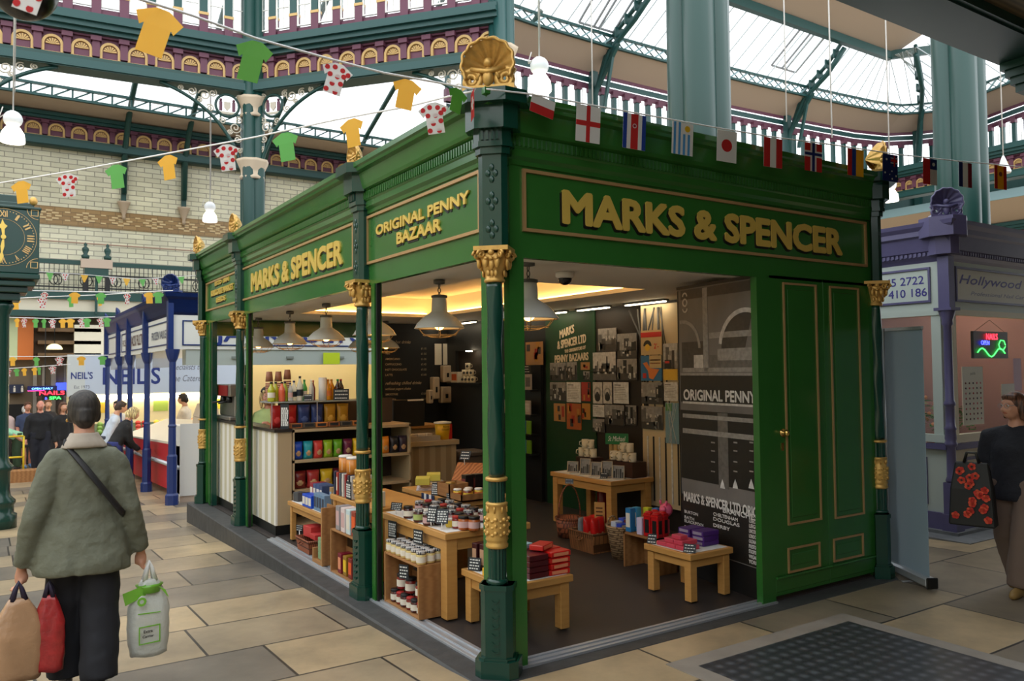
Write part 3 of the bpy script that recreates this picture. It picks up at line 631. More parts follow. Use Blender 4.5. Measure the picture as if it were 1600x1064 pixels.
# pendants of the shop
ENAM=mat('white_enamel',(214,216,212),.25); PGREY=mat('pendant_grey',(96,96,92),.5); BULB=mat('warm_bulb',(255,190,100),.5,em=14); WIREM=mat('guard_wire',(150,128,96),.4,me=.4)
def pendant():
    t=thing('pendant_lamp','x','pendant lamp')
    s=MB(); s.lathe([(.055,.245),(.06,.2),(.062,.135),(.075,.12),(.13,.085),(.175,.04),(.19,.012),(.2,.0),(.196,-.004),(.185,.008),(.17,.036),(.125,.078),(.05,.11)],ENAM,n=28,cap=False); s.build('lamp_shade',t)
    s=MB().lathe([(.035,.383),(.045,.38),(.045,.352),(.03,.348)],PGREY,n=14).lathe([(.048,.262),(.064,.258),(.064,.24),(.05,.235)],PGREY,n=14)
    for k in range(3): s.tube([(.012*math.cos(a),.0,(.335-.036*k)+.02*math.sin(a)) if k%2 else (0,.012*math.cos(a),(.335-.036*k)+.02*math.sin(a)) for a in [2*PI*j/8 for j in range(8)]],.004,PGREY,5,closed=True)
    s.build('hanger',t)
    s=MB()
    for k in range(6):
        a=2*PI*k/6; s.tube([(.187*math.cos(a),.187*math.sin(a),.0),(.15*math.cos(a),.15*math.sin(a),-.045),(.08*math.cos(a),.08*math.sin(a),-.07),(0,0,-.076)],.003,WIREM,4)
    for q,z in ((.19,0),(.13,-.055)): s.tube([(q*math.cos(a),q*math.sin(a),z) for a in [2*PI*j/20 for j in range(20)]],.003,WIREM,4,closed=True)
    s.build('wire_guard',t)
    MB().ball((0,0,.04),(.045,.045,.055),BULB,12).build('bulb',t)
    return t
PP=pendant()
for k,y in enumerate((.45,1.69,2.95,4.2,5.4,6.7)): inst(PP,(.54,y,2.034),0,f'white enamel caged pendant lamp, {ORD[k]} from the front corner in the window row','pendant lamps along the open side')
for k,(x,y) in enumerate(((1.95,6.6),(2.35,6.7))): inst(PP,(x,y,2.035),0,('white enamel caged pendant over the drinks shelf, behind the window row','white enamel caged pendant beside the chalk menu wall')[k],'pendant lamps at the back')
# ================================================================ bunting
def card_stock(n,c):
    m=mat(n,c,.6); N,L,b=nodes(m); t=N.new('ShaderNodeBsdfTranslucent'); t.inputs[0].default_value=lin(c); x=N.new('ShaderNodeMixShader'); x.inputs[0].default_value=.45; o=N['Material Output']; L.new(b.outputs[0],x.inputs[1]); L.new(t.outputs[0],x.inputs[2]); L.new(x.outputs[0],o.inputs[0]); return m
CY=card_stock('yellow_card',(252,210,88)); CG=card_stock('green_card',(132,208,118)); CW=card_stock('white_card',(238,236,234)); CR=card_stock('red_print',(214,44,48)); STR=mat('white_tape',(240,238,236),.6); CDG=card_stock('deep_green_card',(104,174,72))
SHIRT=[(-.17,0),(-.12,.02),(.12,.02),(.17,0),(.5,-.2),(.36,-.46),(.28,-.38),(.28,-1.02),(-.28,-1.02),(-.28,-.38),(-.36,-.46),(-.5,-.2)]
DOTS=[(-.34,-.2),(-.1,-.13),(.16,-.17),(.36,-.27),(-.2,-.4),(.05,-.42),(.2,-.62),(-.06,-.68),(-.2,-.9),(.1,-.93),(.24,-.36)]
def along(pts,px):
    for a,c in zip(pts,pts[1:]):
        if a[0]<=px<=c[0]:
            t=(px-a[0])/(c[0]-a[0]); return QD(px,a[1]+(c[1]-a[1])*t,a[2]+(c[2]-a[2])*t),(QD(*c)-QD(*a)).normalized()
def sag(pts,px): return next((-(c[1]-a[1])/(c[0]-a[0]) for a,c in zip(pts,pts[1:]) if a[0]<=px<=c[0]),0)
def line(label,pts,group=None,r=.006):
    b=MB(); P=[]
    for a,c in zip(pts,pts[1:]):
        for k in range(4): t=k/4; P.append(QD(a[0]+(c[0]-a[0])*t,a[1]+(c[1]-a[1])*t,a[2]+(c[2]-a[2])*t))
    P.append(QD(*pts[-1])); b.tube(P,r,STR,5,flat=.5)
    return tag(b.build('bunting_string'),label,'bunting string',group)
def hang(o,d,yaw=0,tilt=0,drop=.008,turn=0,slope=0):
    # turn: how far the hung piece has swung round from the string's own direction towards the open aisle
    e=Vector((d.x,d.y,0)).normalized(); e=(e*(1-turn)+Vector((rt.x,rt.y,0)).normalized()*turn).normalized(); s=d.z if not turn else slope
    ux=Vector((e.x,e.y,s*tilt)).normalized(); ux=Matrix.Rotation(yaw,3,'Z')@ux
    n=ux.cross(Vector((0,0,1))).normalized(); uy=n.cross(ux)*-1
    uy=Vector((0,0,1))-ux*ux.z; 
    return frame(o-Vector((0,0,drop)),ux,uy)
def shirt(px,pts,kind,w,label,group,yaw=0,tilt=1,curl=.12):
    o,d=along(pts,px); T=hang(o,d,yaw,tilt,.016,.85,sag(pts,px)); m={'y':CY,'g':CG,'d':CW,'G':CDG}[kind]; b=MB()
    n=len(SHIRT); vs=[]
    # cut from card, gently curled
    def z(x,y): return curl*w*(x*x*1.2-.25*y*y)
    grid=[]
    body=[(x,y) for x,y in SHIRT]
    V=[T@Vector((x*w,y*w,z(x,y))) for x,y in body]+[T@Vector((x*w,y*w,z(x,y)+.0012)) for x,y in body]
    q=[(10,11,0,1,9),(1,2,4-0,6,9)]
    F=[]
    for base,fl in ((0,1),(n,0)):
        for f in ((9,10,11,0,1),(1,2,6,9),(2,3,4,5,6),(9,6,7,8)): f=[base+i for i in f]; F.append(f[::-1] if fl else f)
    F+=[(k,(k+1)%n,n+(k+1)%n,n+k) for k in range(n)]
    b.add(V,F,m)
    if kind=='d':
        for x,y in DOTS:
            for sg in (-.0012,.0024): b.add([T@Vector(((x+.085*math.cos(a))*w,(y+.085*math.sin(a))*w,z(x,y)+sg+.0002)) for a in [2*PI*j/10 for j in range(10)]],[tuple(range(10))],CR)
    return tag(b.build('paper_shirt'),label,'paper shirt',group)
CN={'y':'yellow','g':'green','d':'red spotted white','G':'deep green'}
S1=[(60,-55,2.4),(225,1,2.9),(300,24,3.15),(400,60,3.5),(500,88,3.85),(600,114,4.1),(700,132,4.32),(744,140,4.36)]
line('white tape of the upper bunting, sweeping down to the golden shell corner',S1)
for px,k,w,yw,l in ((62,'d',.13,0,'spotted paper shirt half hidden by the dark bowl lamp at the top corner'),(255,'y',.172,.1,'big yellow paper shirt high on the upper bunting, before the purple frieze'),(402,'G',.172,-.2,'green paper shirt in front of the tall teal column, upper bunting'),(530,'d',.15,.2,'spotted white paper shirt below the purple frieze on the upper bunting'),(638,'y',.152,.15,'yellow paper shirt overlapping the spotted one, close to the stall corner'),(716,'G',.13,.7,'deep green paper shirt hanging against the stall cornice by the shell')):
    shirt(px,S1,k,w,l,'paper shirts on the upper bunting',yw,1)
S2=[(-60,296,6.7),(0,286,6.3),(120,266,5.9),(250,242,5.6),(400,214,5.2),(525,187,4.9),(640,166,4.6),(700,151,4.45),(742,142,4.36)]
line('white tape of the lower bunting, running from the clock to the stall corner',S2)
for px,k,w,yw,l in ((33,'y',.165,0,'yellow paper shirt on the lower bunting, touching the clock top'),(105,'d',.168,.1,'spotted paper shirt beside the clock on the lower bunting'),(181,'g',.165,0,'green paper shirt before the cream brick wall, lower bunting'),(262,'y',.165,-.2,'yellow paper shirt before the cream brick wall, lower bunting'),(353,'d',.17,.1,'spotted paper shirt hanging before the slim teal column'),(445,'g',.176,-.1,'pale green paper shirt just right of the slim teal column'),(549,'y',.165,-.3,'yellow paper shirt above the small middle shell finial'),(675,'d',.17,.1,'spotted paper shirt hanging over the stall cornice, lower bunting')):
    shirt(px,S2,k,w,l,'paper shirts on the lower bunting',yw,.6)
def pf(px,y,pl_): 
    return QY(px,y,pl_)
FL=[(760,139),(830,147),(902,160),(1012,180),(1117,199),(1200,213),(1300,226),(1400,241),(1500,252),(1600,261),(1720,268)]
FP=[(x,y,(QY(x,y,-.22)-CAM).dot(fw)) for x,y in FL]
line('white tape of the flag bunting, along the front cornice of the stall',FP,r=.005)
# FLAGS: stripes given as (x0,y0,x1,y1,colour) on the unit flag, hung by its short side
FB=card_stock('flag_blue',(36,70,160)); FN=card_stock('flag_navy',(28,44,110)); FYE=card_stock('flag_yellow',(240,196,40)); FLB=card_stock('flag_sky_blue',(88,160,214)); FRD=card_stock('flag_dark_red',(150,40,56)); FR=card_stock('flag_red',(206,48,46)); FW=card_stock('flag_white',(232,230,226))
def disc(c,r,m): return ('o',c,r,m)
flags=[
 (850,'small flag, white over red, casting a shadow by the shell',[(0,0,1,.5,FW),(0,.5,1,1,FR)],.15,.105,1.1),
 (920,'flag with a red cross on white',[(0,0,1,1,FW),(.42,0,.58,1,FR),(0,.42,1,.56,FR)],0,.22,.3),
 (992,'flag striped blue, white and red with a small emblem',[(0,0,1,1,FW),(0,0,.17,1,FB),(.83,0,1,1,FB),(.34,0,.66,1,FR),('o',(.5,.34),.09,FW),('o',(.5,.34),.06,FRD)],0,.22,.3),
 (1067,'blue and white striped flag with a yellow sun',[(0,0,1,1,FW)]+[(.08+.22*k,.0 if k<2 else .35,.19+.22*k,1,FLB) for k in range(4)]+[('o',(.72,.18),.13,FYE)],0,.21,.3),
 (1136,'white flag with a big red disc',[(0,0,1,1,FW),('o',(.5,.48),.27,FR)],0,.215,.3),
 (1208,'flag with red, white and red upright stripes',[(0,0,1,1,FW),(0,0,.34,1,FR),(.67,0,1,1,FR)],0,.21,.3),
 (1271,'red flag with a navy cross edged white',[(0,0,1,1,FR),(.32,0,.68,1,FW),(0,.28,1,.5,FW),(.42,0,.58,1,FN),(0,.34,1,.44,FN)],0,.21,.3),
 (1337,'red, blue and yellow striped flag over the stall end',[(0,0,1,1,FYE),(0,0,.27,1,FR),(.27,0,.52,1,FB)],0,.21,.3),
 (1391,'navy flag with white stars and a small crossed canton',[(0,0,1,1,FN),(.55,.02,1,.42,FN),(.72,.02,.82,.44,FR),(.52,.18,1,.26,FR),('o',(.25,.2),.06,FW),('o',(.15,.7),.05,FW),('o',(.6,.62),.04,FW),('o',(.88,.78),.05,FW),('o',(.62,.9),.05,FW),('o',(.45,.75),.03,FW),(.5,.12,.7,.15,FW),(.84,.12,1,.15,FW),(.5,.3,.7,.33,FW),(.84,.3,1,.33,FW)],0,.22,.3),
 (1453,'red and white flag with a blue square and star',[(0,0,1,1,FR),(.5,.4,1,1,FW),(.5,0,1,.4,FN),('o',(.75,.2),.1,FW)],0,.22,.3),
 (1508,'blue, white and dark red striped flag before the thick column',[(0,0,1,1,FW),(0,0,.3,1,FN),(.7,0,1,1,FRD)],0,.22,.3),
 (1563,'red and yellow flag with a small crest near the picture edge',[(0,0,1,1,FYE),(0,0,.25,1,FR),(.75,0,1,1,FR),('o',(.5,.36),.14,mat('crest_brown',(120,60,40),.6))],0,.22,.3)]
for px,label,el,yw,h,tl in flags:
    o,d=along(FP,px); w=.16; T=hang(o,d,yw,tl,.008,.35,sag(FP,px)); b=MB()
    b.box((-w/2,-h,-.0006),(w/2,0,.0006),el[0][-1],T)
    for sgn in (1,-1):
        for i,e in enumerate(el):
            zz=sgn*(.0008+.0003*i)
            if e[0]=='o': P=[((e[1][0]-.5)*w+e[2]*w*math.cos(a),-e[1][1]*h+e[2]*w*math.sin(a)) for a in [2*PI*j/16 for j in range(16)]]; m_=e[3]
            else: P=[((e[0]-.5)*w,-e[1]*h),((e[2]-.5)*w,-e[1]*h),((e[2]-.5)*w,-e[3]*h),((e[0]-.5)*w,-e[3]*h)]; m_=e[4]
            b.add([T@Vector((x,y,zz)) for x,y in P],[tuple(range(len(P)))],m_)
    tag(b.build('paper_flag'),label,'flag','national flags along the stall front')
b=MB(); T=frame(QD(738,143,4.26),(.35,.9,0),(0,0,1)); T=T@Matrix.Scale(.75,4); b.box((-.07,-.2,0),(.07,0,.001),FR,T); b.box((-.02,-.13,-.001),(.02,-.04,.002),FW,T); b.box((-.05,-.1,-.001),(.05,-.07,.002),FW,T)
tag(b.build('paper_flag'),'red flag with a white cross turned edge-on beside the shell','flag','national flags along the stall front')
# distant strings down the aisle
def far(nm,pts,items,w,shape='s'):
    line(f'thin white bunting tape {nm}',pts,'bunting tapes down the aisle',.008)
    cnt={}
    for px,k in items:
        cnt[k]=cnt.get(k,0); lab=f"{CN[k]} {'shirt' if shape=='s' else 'pennant'}, {ORD[cnt[k]]} of its colour from the clock, {nm}"; cnt[k]+=1
        if shape=='s': shirt(px,pts,k,w,lab,f'small shirts {nm}',rnd.uniform(-.5,.5),1)
        else:
            o,d=along(pts,px); T=hang(o,d,rnd.uniform(-.3,.3),1,.013); m={'y':CY,'g':CG,'d':CW}[k]; b=MB().prism([(-w/2,0),(w/2,0),(.12*w,-1.05*w),(-.05*w,-1.1*w)],.002,m,T)
            if k=='d':
                for x,y in ((-.2,-.2),(.15,-.2),(0,-.5),(.02,-.85)): b.ring((x*w,y*w),.1*w,.001,.004,CR,T,n=8)
            tag(b.build('paper_pennant'),lab,'pennant',f'pennants {nm}')
far('before the balcony',[(x_,y_,(QY(x_,y_,21.36)-CAM).dot(fw)) for x_,y_ in ((20,422),(120,428),(215,436),(310,430))],[(31,'d'),(55,'y'),(78,'g'),(102,'d'),(132,'y'),(155,'g'),(176,'d'),(198,'y'),(222,'g'),(243,'d'),(265,'y'),(283,'g')],.19,'p')
far('on the upper aisle string',[(-10,453,12),(90,455,12.3),(200,457,12.5),(270,454,12.2)],[(70,'d'),(117,'y'),(158,'g'),(199,'d'),(233,'y'),(247,'g')],.165)
far('on the crossing aisle string',[(-10,468,13.5),(67,464,13.6),(150,461,13.6),(250,455,13)],[(24,'y'),(66,'d'),(111,'g'),(156,'y')],.17)
far('on the middle aisle string',[(-10,495,15.5),(80,498,15.6),(180,495,15.2)],[(1,'d'),(27,'y'),(38,'d'),(56,'g'),(69,'g'),(82,'d'),(98,'y'),(110,'y'),(128,'d'),(136,'g'),(158,'d'),(167,'g')],.165)
far('on the lower aisle string',[(-5,557,17),(80,557,17),(170,555,16.8)],[(20,'y'),(57,'g'),(93,'d'),(127,'y'),(160,'g')],.18)
far('on the lowest aisle string',[(-5,577,18.5),(60,573,18.5),(110,569,18.3)],[(12,'d'),(26,'g'),(38,'y'),(54,'y'),(61,'g'),(82,'d')],.17)
# ================================================================ globe lamps hanging in the hall
MILK=mat('milk_globe',(236,238,240),.3); GLOW=mat('glowing_bell',(255,246,226),.4,em=5); CORD=mat('pale_cord',(206,202,196),.6)
def globe(px,py,d,label,top):
    p=QD(px,py,d); t=thing('bell_pendant_lamp',label,'hall lamp',tuple(p),0,'white bell lamps hanging in the hall')
    MB().ball((0,0,.19),(.13,.13,.13),MILK,16).build('ball_housing',t); MB().lathe([(.06,.09),(.1,.06),(.15,-.02),(.165,-.14),(.16,-.16),(.03,-.15)],GLOW,n=18).build('glass_bell',t)
    b=MB().tube([(0,0,.31),(0,0,top-p.z)],.012,CORD,5).tube([(.02,0,.6),(.02,0,top-p.z)],.006,CORD,4); b.tube([(-.02,.02,.33),(-.17,.02,.2),(-.17,.02,.22),(-.13,0,.36)],.008,CORD,4); b.build('cord',t)
globe(20,206,12,'white bell lamp hanging above the clock',12.)
globe(328,336,19,'white bell lamp hanging before the cream brick wall',11.5)
globe(843,125,11,'white globe lamp hanging just behind the stall roof by the shell',11.)
globe(1391,303,17,'lit bell lamp hanging behind the navy starred flag',12)
p=QD(1568,262,20); t=thing('bell_pendant_lamp','small dim bell lamp far behind the red and yellow flag','hall lamp',tuple(p),0,'white bell lamps hanging in the hall')
MB().lathe([(.02,.3),(.06,.2),(.09,.1),(.17,-.1),(.16,-.14),(.02,-.12)],MILK,n=14).build('glass_bell',t); MB().tube([(0,0,.3),(0,0,6)],.014,CORD,5).build('cord',t)
for k,(px,y0,y1,d) in enumerate(((926,0,165,16),(1229,0,190,17),(1300,0,215,15))):
    a=QD(px,y0,d);c=QD(px,y1,d); t=MB().tube([c,(c.x,c.y,a.z+1.5)],.014,CORD,5).build('lamp_cord'); tag(t,('bare pale cord hanging left of the thick column','bare pale cord hanging above the red and white flag','pale cord hanging before the glazed roof, above the cross flag')[k],'lamp cord','pale cords hanging from the glazed roof')
# dark bowl lamp close overhead
p=QD(38,-18,3.0); t=thing('bowl_lamp','dark round bowl lamp cut by the top of the picture','lamp',tuple(p))
MB().ball((0,0,0),(.115,.115,.115),mat('black_bowl',(12,14,14),.25),24,hi=.25).build('bowl',t); MB().lathe([(.112,.0),(.122,.012),(.12,.05),(.06,.09),(.02,.1)],mat('grey_green_rim',(86,110,100),.4),n=24).build('rim',t); MB().tube([(0,0,.1),(0,0,6.5-p.z)],.012,BLACK,6).build('stem',t)
# ================================================================ clock on its post
t=thing('pillar_clock','dark green four-sided clock with gilt numerals on an iron post','clock',(-2.27,8.68,gz(8.68)))
z0=-gz(8.68); FG=mat('clock_green',(18,58,50),.25)
b=MB(); b.lathe([(.2,0),(.2,.18),(.165,.2),(.165,.3),(.185,.33),(.185,.36),(.13,.42),(.115,.5),(.12,.74),(.155,.77),(.155,.81),(.11,.86),(.095,.95),(.085,2.5+z0),(.11,2.55+z0),(.14,2.62+z0),(.11,2.68+z0)],FG,n=24); b.build('post',t)
b=MB()
for hw,a,c in ((.20,2.68,2.78),(.28,2.78,2.86),(.36,2.86,2.93),(.41,2.95,3.02),(.40,3.02,3.86),(.42,3.86,3.90),(.34,3.90,3.96),(.27,3.96,4.06)): b.box((-hw,-hw,a+z0),(hw,hw,c+z0),FG)
r=b.build('clock_case',t,bv=.012)
F=frame((0,-.405,3.48+z0),(1,0,0),(0,0,1)); g=MB().ring((0,0),.372,.368,.004,OLDG,F,n=40).ring((0,0),.235,.232,.003,OLDG,F,n=36)
for k in range(60):
    a=2*PI*k/60; g.ring((.34*math.cos(a),.34*math.sin(a)),.007,.001,.005,OLDG,F,n=6)
for k,s in enumerate(('XII','I','II','III','IIII','V','VI','VII','VIII','IX','X','XI')):
    a=-2*PI*k/12; g.text(s,.07,OLDG,F@Matrix.Rotation(a,4,'Z')@Matrix.Translation((0,.262-.0,.003)),off=.02,d=.004,w=min(.085,.03*len(s)))
for sx in (-1,1):
    for sz in (-1,1):
        g.frame_rect(min(sx*.385,sx*.3),min(sz*.385,sz*.3),max(sx*.385,sx*.3),max(sz*.385,sz*.3),.008,.004,OLDG,F); g.ring((sx*.385,sz*.385),.13,.124,.004,OLDG,F,PI if sx>0 and sz>0 else (PI/2*3 if sx<0 and sz>0 else (0 if sx<0 else PI/2)),(PI*1.5 if sx>0 and sz>0 else (2*PI if sx<0 and sz>0 else (PI/2 if sx<0 else PI))),10)
g.build('gilt_dial',r)
g=MB(); g.prism([(-.006,0),(.006,0),(.022,-.12),(.01,-.2),(.026,-.25),(.0,-.345),(-.026,-.25),(-.01,-.2),(-.022,-.12)],.008,GLET,F@Matrix.Rotation(-.08,4,'Z'),.008); g.prism([(-.012,0),(.012,0),(.018,.1),(.05,.14),(.02,.17),(.0,.23),(-.02,.17),(-.05,.14),(-.018,.1)],.008,GLET,F@Matrix.Rotation(.06,4,'Z'),.014); g.ring((0,0),.03,.002,.024,GLET,F,n=14); g.build('hands',r)
for sx in (-1,1): MB().ball((sx*.33,-.33,3.99+z0),(.05,.05,.06),GOLD,12).build('gilt_ball',r)
# ================================================================ roll-up banner seen from behind
t=thing('roll_up_banner','pale grey roll-up banner seen from behind, next to the stall doors','banner stand')
A=Vector((3.63,-.44,G0));Bn=Vector((4.07,.30,G0)); d=(Bn-A).normalized(); n=Vector((d.y,-d.x,0))
b=MB(); BG=patterned('banner_back','noise',[(150,170,188),(164,184,200)],(1,1,.3),ro=.5)
b.add([A+Vector((0,0,.09)),Bn+Vector((0,0,.09)),Bn+Vector((0,0,2.02)),A+Vector((0,0,2.0)),A+n*.003+Vector((0,0,.09)),Bn+n*.003+Vector((0,0,.09)),Bn+n*.003+Vector((0,0,2.02)),A+n*.003+Vector((0,0,2.0))],[(0,1,2,3),(7,6,5,4),(0,3,7,4),(1,5,6,2),(3,2,6,7),(0,4,5,1)],BG); b.build('banner_sheet',t)
b=MB().bar(A-d*.03+Vector((0,0,.055)),Bn+d*.03+Vector((0,0,.055)),.085,.075,ALU); r=b.build('base',t,bv=.015)
MB().bar(A-d*.045+Vector((0,0,.055)),A-d*.03+Vector((0,0,.055)),.095,.085,BLACK).build('end_cap',r,bv=.01); b=MB(); 
for q in (.25,.75): c=A.lerp(Bn,q); b.bar(c+n*-.0+Vector((0,0,.012)),c-n*.1+Vector((0,0,.006)),.03,.008,ALU)
b.build('foot',r)
c=A.lerp(Bn,.62)-n*.03; MB().tube([c+Vector((0,0,.09)),c+Vector((0,0,2.03))],.009,ALU,8).build('pole',t); MB().bar(A+Vector((0,0,2.01)),Bn+Vector((0,0,2.03)),.02,.025,ALU).build('top_rail',t)
# ================================================================ lilac nail stall
LIL=mat('lilac_paint',(106,102,142),.35,var=.05); LILD=mat('lilac_shell_paint',(100,96,136),.35); MINT=mat('pale_mint_paint',(204,216,208),.45); INK=mat('indigo_lettering',(70,66,150),.5)
N=thing('market_stall','lilac and mint corner nail bar stall with lettered fascia','market stall',(5.83,.54,G0)); NX,NY=3.7,5.
b=MB().box((-.1,-.1,-.02),(NX,NY,.03),mat('worn_stone',(120,122,124),.5,var=.3,sc_=6)); 
b.box((-.34,-.34,-.05),(NX,NY,-.0),MATS['worn_stone']); b.build('plinth',N)
b=MB(); sweep(b,[(.0,2.80),(.02,2.83),(.05,2.86),(.05,2.9),(.07,2.91),(.1,3.05),(.13,3.07),(.13,3.12),(.16,3.16),(.17,3.2),(0,3.21)],0,0,NX,NY,LIL)
for k in range(70): b.box((.02+k*.05,-.066,2.865),(.045+k*.05,-.05,2.9),LIL); b.box((-.066,.02+k*.05,2.865),(-.05,.045+k*.05,2.9),LIL)
b.prism([(-.13,-.16),(.05,-.2),(.2,-.13),(.16,.0),(0,.16),(-.13,.2),(-.2,.05)],.2,LIL,Matrix.Translation((0,0,3.04))); b.prism([(-.08,-.1),(.03,-.13),(.13,-.08),(.1,.0),(0,.1),(-.08,.13),(-.13,.03)],.2,LIL,Matrix.Translation((0,0,2.86))); b.build('cornice',N)
shell(-.02,-.02,3.235,-PI/4,1.0,LILD,N)
MB().box((0,0,2.3),(NX,.06,2.83),MINT).box((0,.06,2.3),(.06,NY,2.83),MINT).box((-.01,-.01,2.24),(NX,.05,2.3),CREAM).box((-.01,.05,2.24),(.05,NY,2.3),MINT).build('fascia',N)
NF=frame((0,0,0),(1,0,0),(0,0,1)); NL=frame((0,0,0),(0,-1,0),(0,0,1)); SP_=mat('sign_ivory',(224,220,206),.5)
for T,x0,x1,tx,lb in ((NF,.17,3.2,[('Hollywood Nail Studio',1.62,2.575,.095,2.75,.3),('Professional Nail Care for Ladies & Gents',1.62,2.46,.04,2.3,.3)],'front sign panel with script lettering'),(NL,-1.95,-.16,[('245 2722',-.48,2.58,.085,.5,0),('410 186',-.415,2.45,.085,.43,0)],'side sign panel with telephone numbers')):
    r=MB().box((x0,2.39,.0),(x1,2.74,.004),SP_ if T is NF else MINT,T).build('sign_panel',N); r['label']=lb
    MB().frame_rect(x0,2.38,x1,2.75,.022,.018,LIL,T).build('moulding',r); q=MB()
    for s,cx,z,h,w_,sh in tx: q.text(s,h,INK if h>.05 else mat('grey_script',(150,150,170),.5),T@Matrix.Translation((cx,z,.006)),off=.012,shear=sh,w=w_)
    q.build('lettering',r)
b=MB(); c=(0,0,0)
b.box((-.075,-.075,.03),(.075,.075,.2),LIL).box((-.06,-.06,.2),(.06,.06,.52),LIL); b.lathe([(.05,.52),(.06,.54),(.046,.58),(.044,.88),(.06,.9),(.06,.92),(.05,.94),(.056,.97),(.05,1.05),(.06,1.07),(.045,1.1),(.044,1.3),(.055,1.31),(.055,1.33),(.042,1.36),(.04,2.12),(.055,2.14),(.05,2.18),(.075,2.25),(.085,2.3)],LIL,n=18); b.box((-.05,-.055,2.3),(.06,.06,2.84),LIL); b.box((-.09,-.09,2.28),(.09,.09,2.31),LIL); b.build('column',N)
b=MB()
for T,L in ((NF,NX),(NL,NY)):
    s=1 if T is NF else -1
    def X(a,c): return (a,c) if s>0 else (-c,-a)
    a,c=X(.07,.17); b.box((a,.9,-.05),(c,2.26,0),CREAM if s>0 else MINT,T); a,c=X(.05,L); b.box((a,.92,-.06),(c,1.0,.02),CREAM if s>0 else MINT,T); b.box((a,.2,-.05),(c,.85,0),CREAM if s>0 else MINT,T)
b.build('window_wall',N)
b=MB()
for T,L in ((NF,NX),(NL,NY)):
    s=1 if T is NF else -1
    def X(a,c): return (a,c) if s>0 else (-c,-a)
    a,c=X(.03,L); b.box((a,.85,-.02),(c,.91,.04),LIL,T); b.box((a,.03,-.02),(c,.2,.03),LIL,T)
    for k in range(3): a,c=X(.25+k*1.1,1.15+k*1.1); b.frame_rect(a,.27,c,.76,.03,.015,LIL,T)
b.build('rails',N)
PANE=mat('window_glass',(235,242,245),.02,alpha=.12)
b=MB().quad([(.17,.0,1.0),(NX,0,1.0),(NX,0,2.25),(.17,0,2.25)],PANE).quad([(0,.17,1.0),(0,NY,1.0),(0,NY,2.25),(0,.17,2.25)],PANE); b.build('window_panes',N)
b=MB().box((2.9,.3,0),(3.0,NY,2.8),mat('rose_wall',(206,160,164),.6)).box((.1,2.6,0),(2.9,2.7,2.8),mat('peach_wall',(128,98,78),.6)).box((.1,.1,2.78),(NX,NY,2.8),CEIL).box((.1,.1,.03),(NX,NY,.05),CHAR); b.build('interior',N); MB().box((.6,1.1,2.74),(2.6,1.16,2.77),TUBE).build('added_fill_tube',N)  # glowing tube is an added fill light to brighten the stall interior
P_=lambda px,py,y:QY(px,py,y)-Vector((5.83,.54,0))
def flatbox(name,label,cat,px0,py0,px1,py1,y,m,group=None,th=.008):
    a=QY(px0,py0,y); c=QY(px1,py1,y); x0,x1=sorted((a.x,c.x)); z0,z1=sorted((a.z,c.z))
    o=MB().box((-(x1-x0)/2,0,0),(x1-x0-(x1-x0)/2,th,z1-z0),m).build(name,None,((x0+x1)/2,y,z0)); tag(o,label,cat,group); return o,(x1-x0),(z1-z0)
o,w_,h_=flatbox('polish_chart','white nail polish colour chart hanging in the stall window','colour chart',1503,573,1538,662,.62,SP_)
b=MB(); cols=[(120,60,70),(90,40,60),(60,40,70),(200,90,110),(210,120,130),(40,40,60),(170,50,60)]
for r_ in range(8):
    for c_ in range(5): b.ring(((-.38+.19*c_)*w_*.95,h_*(.1+.088*r_)),.011,.001,.004,mat(f'polish_{(r_*5+c_)%7}',cols[(r_*5+c_)%7],.2),frame((0,-.001,0),(1,0,0),(0,0,1)),n=8)
b.text('polish',.03,BLACK,frame((0,-.003,h_*.86),(1,0,0),(0,0,1))); b.build('swatches',o)
t=thing('neon_sign','neon nail sign with green wave hanging in the stall window','neon sign'); a=QY(1522,560,.64);c=QY(1574,519,.64)
MB().box((a.x,.64,a.z),(c.x,.67,c.z),BLACK).build('backing',t); NG=mat('neon_green',(60,255,90),.4,em=5);NR=mat('neon_red',(255,40,60),.4,em=5);NB=mat('neon_blue',(70,80,255),.4,em=5)
wd=c.x-a.x;hh=c.z-a.z; T=frame((a.x,.63,a.z),(1,0,0),(0,0,1)); q=MB(); q.tube([T@Vector((wd*(.08+.8*k/12),hh*(.22+.16*math.sin(k*.8)),0)) for k in range(13)],.006,NG,5); q.text('NAILS',hh*.22,NR,T@Matrix.Translation((wd*.5,hh*.7,0)),d=.004); q.text('OPEN',hh*.16,NB,T@Matrix.Translation((wd*.3,hh*.5,0)),d=.004); q.tube([T@Vector((wd*(.8+.1*math.cos(k)),hh*(.5+.2*math.sin(k)),0)) for k in range(7)],.005,NG,5); q.build('neon_tube',t)
MB().tube([(a.x+.05,.65,c.z),(a.x+wd/2,.65,c.z+.13),(c.x-.05,.65,c.z)],.003,BLACK,4).build('hanging_wire',t)
LEAF=mat('pot_leaf',(54,120,40),.5,var=.3,sc_=30); PEACH=mat('peach_bloom',(232,150,100),.6)
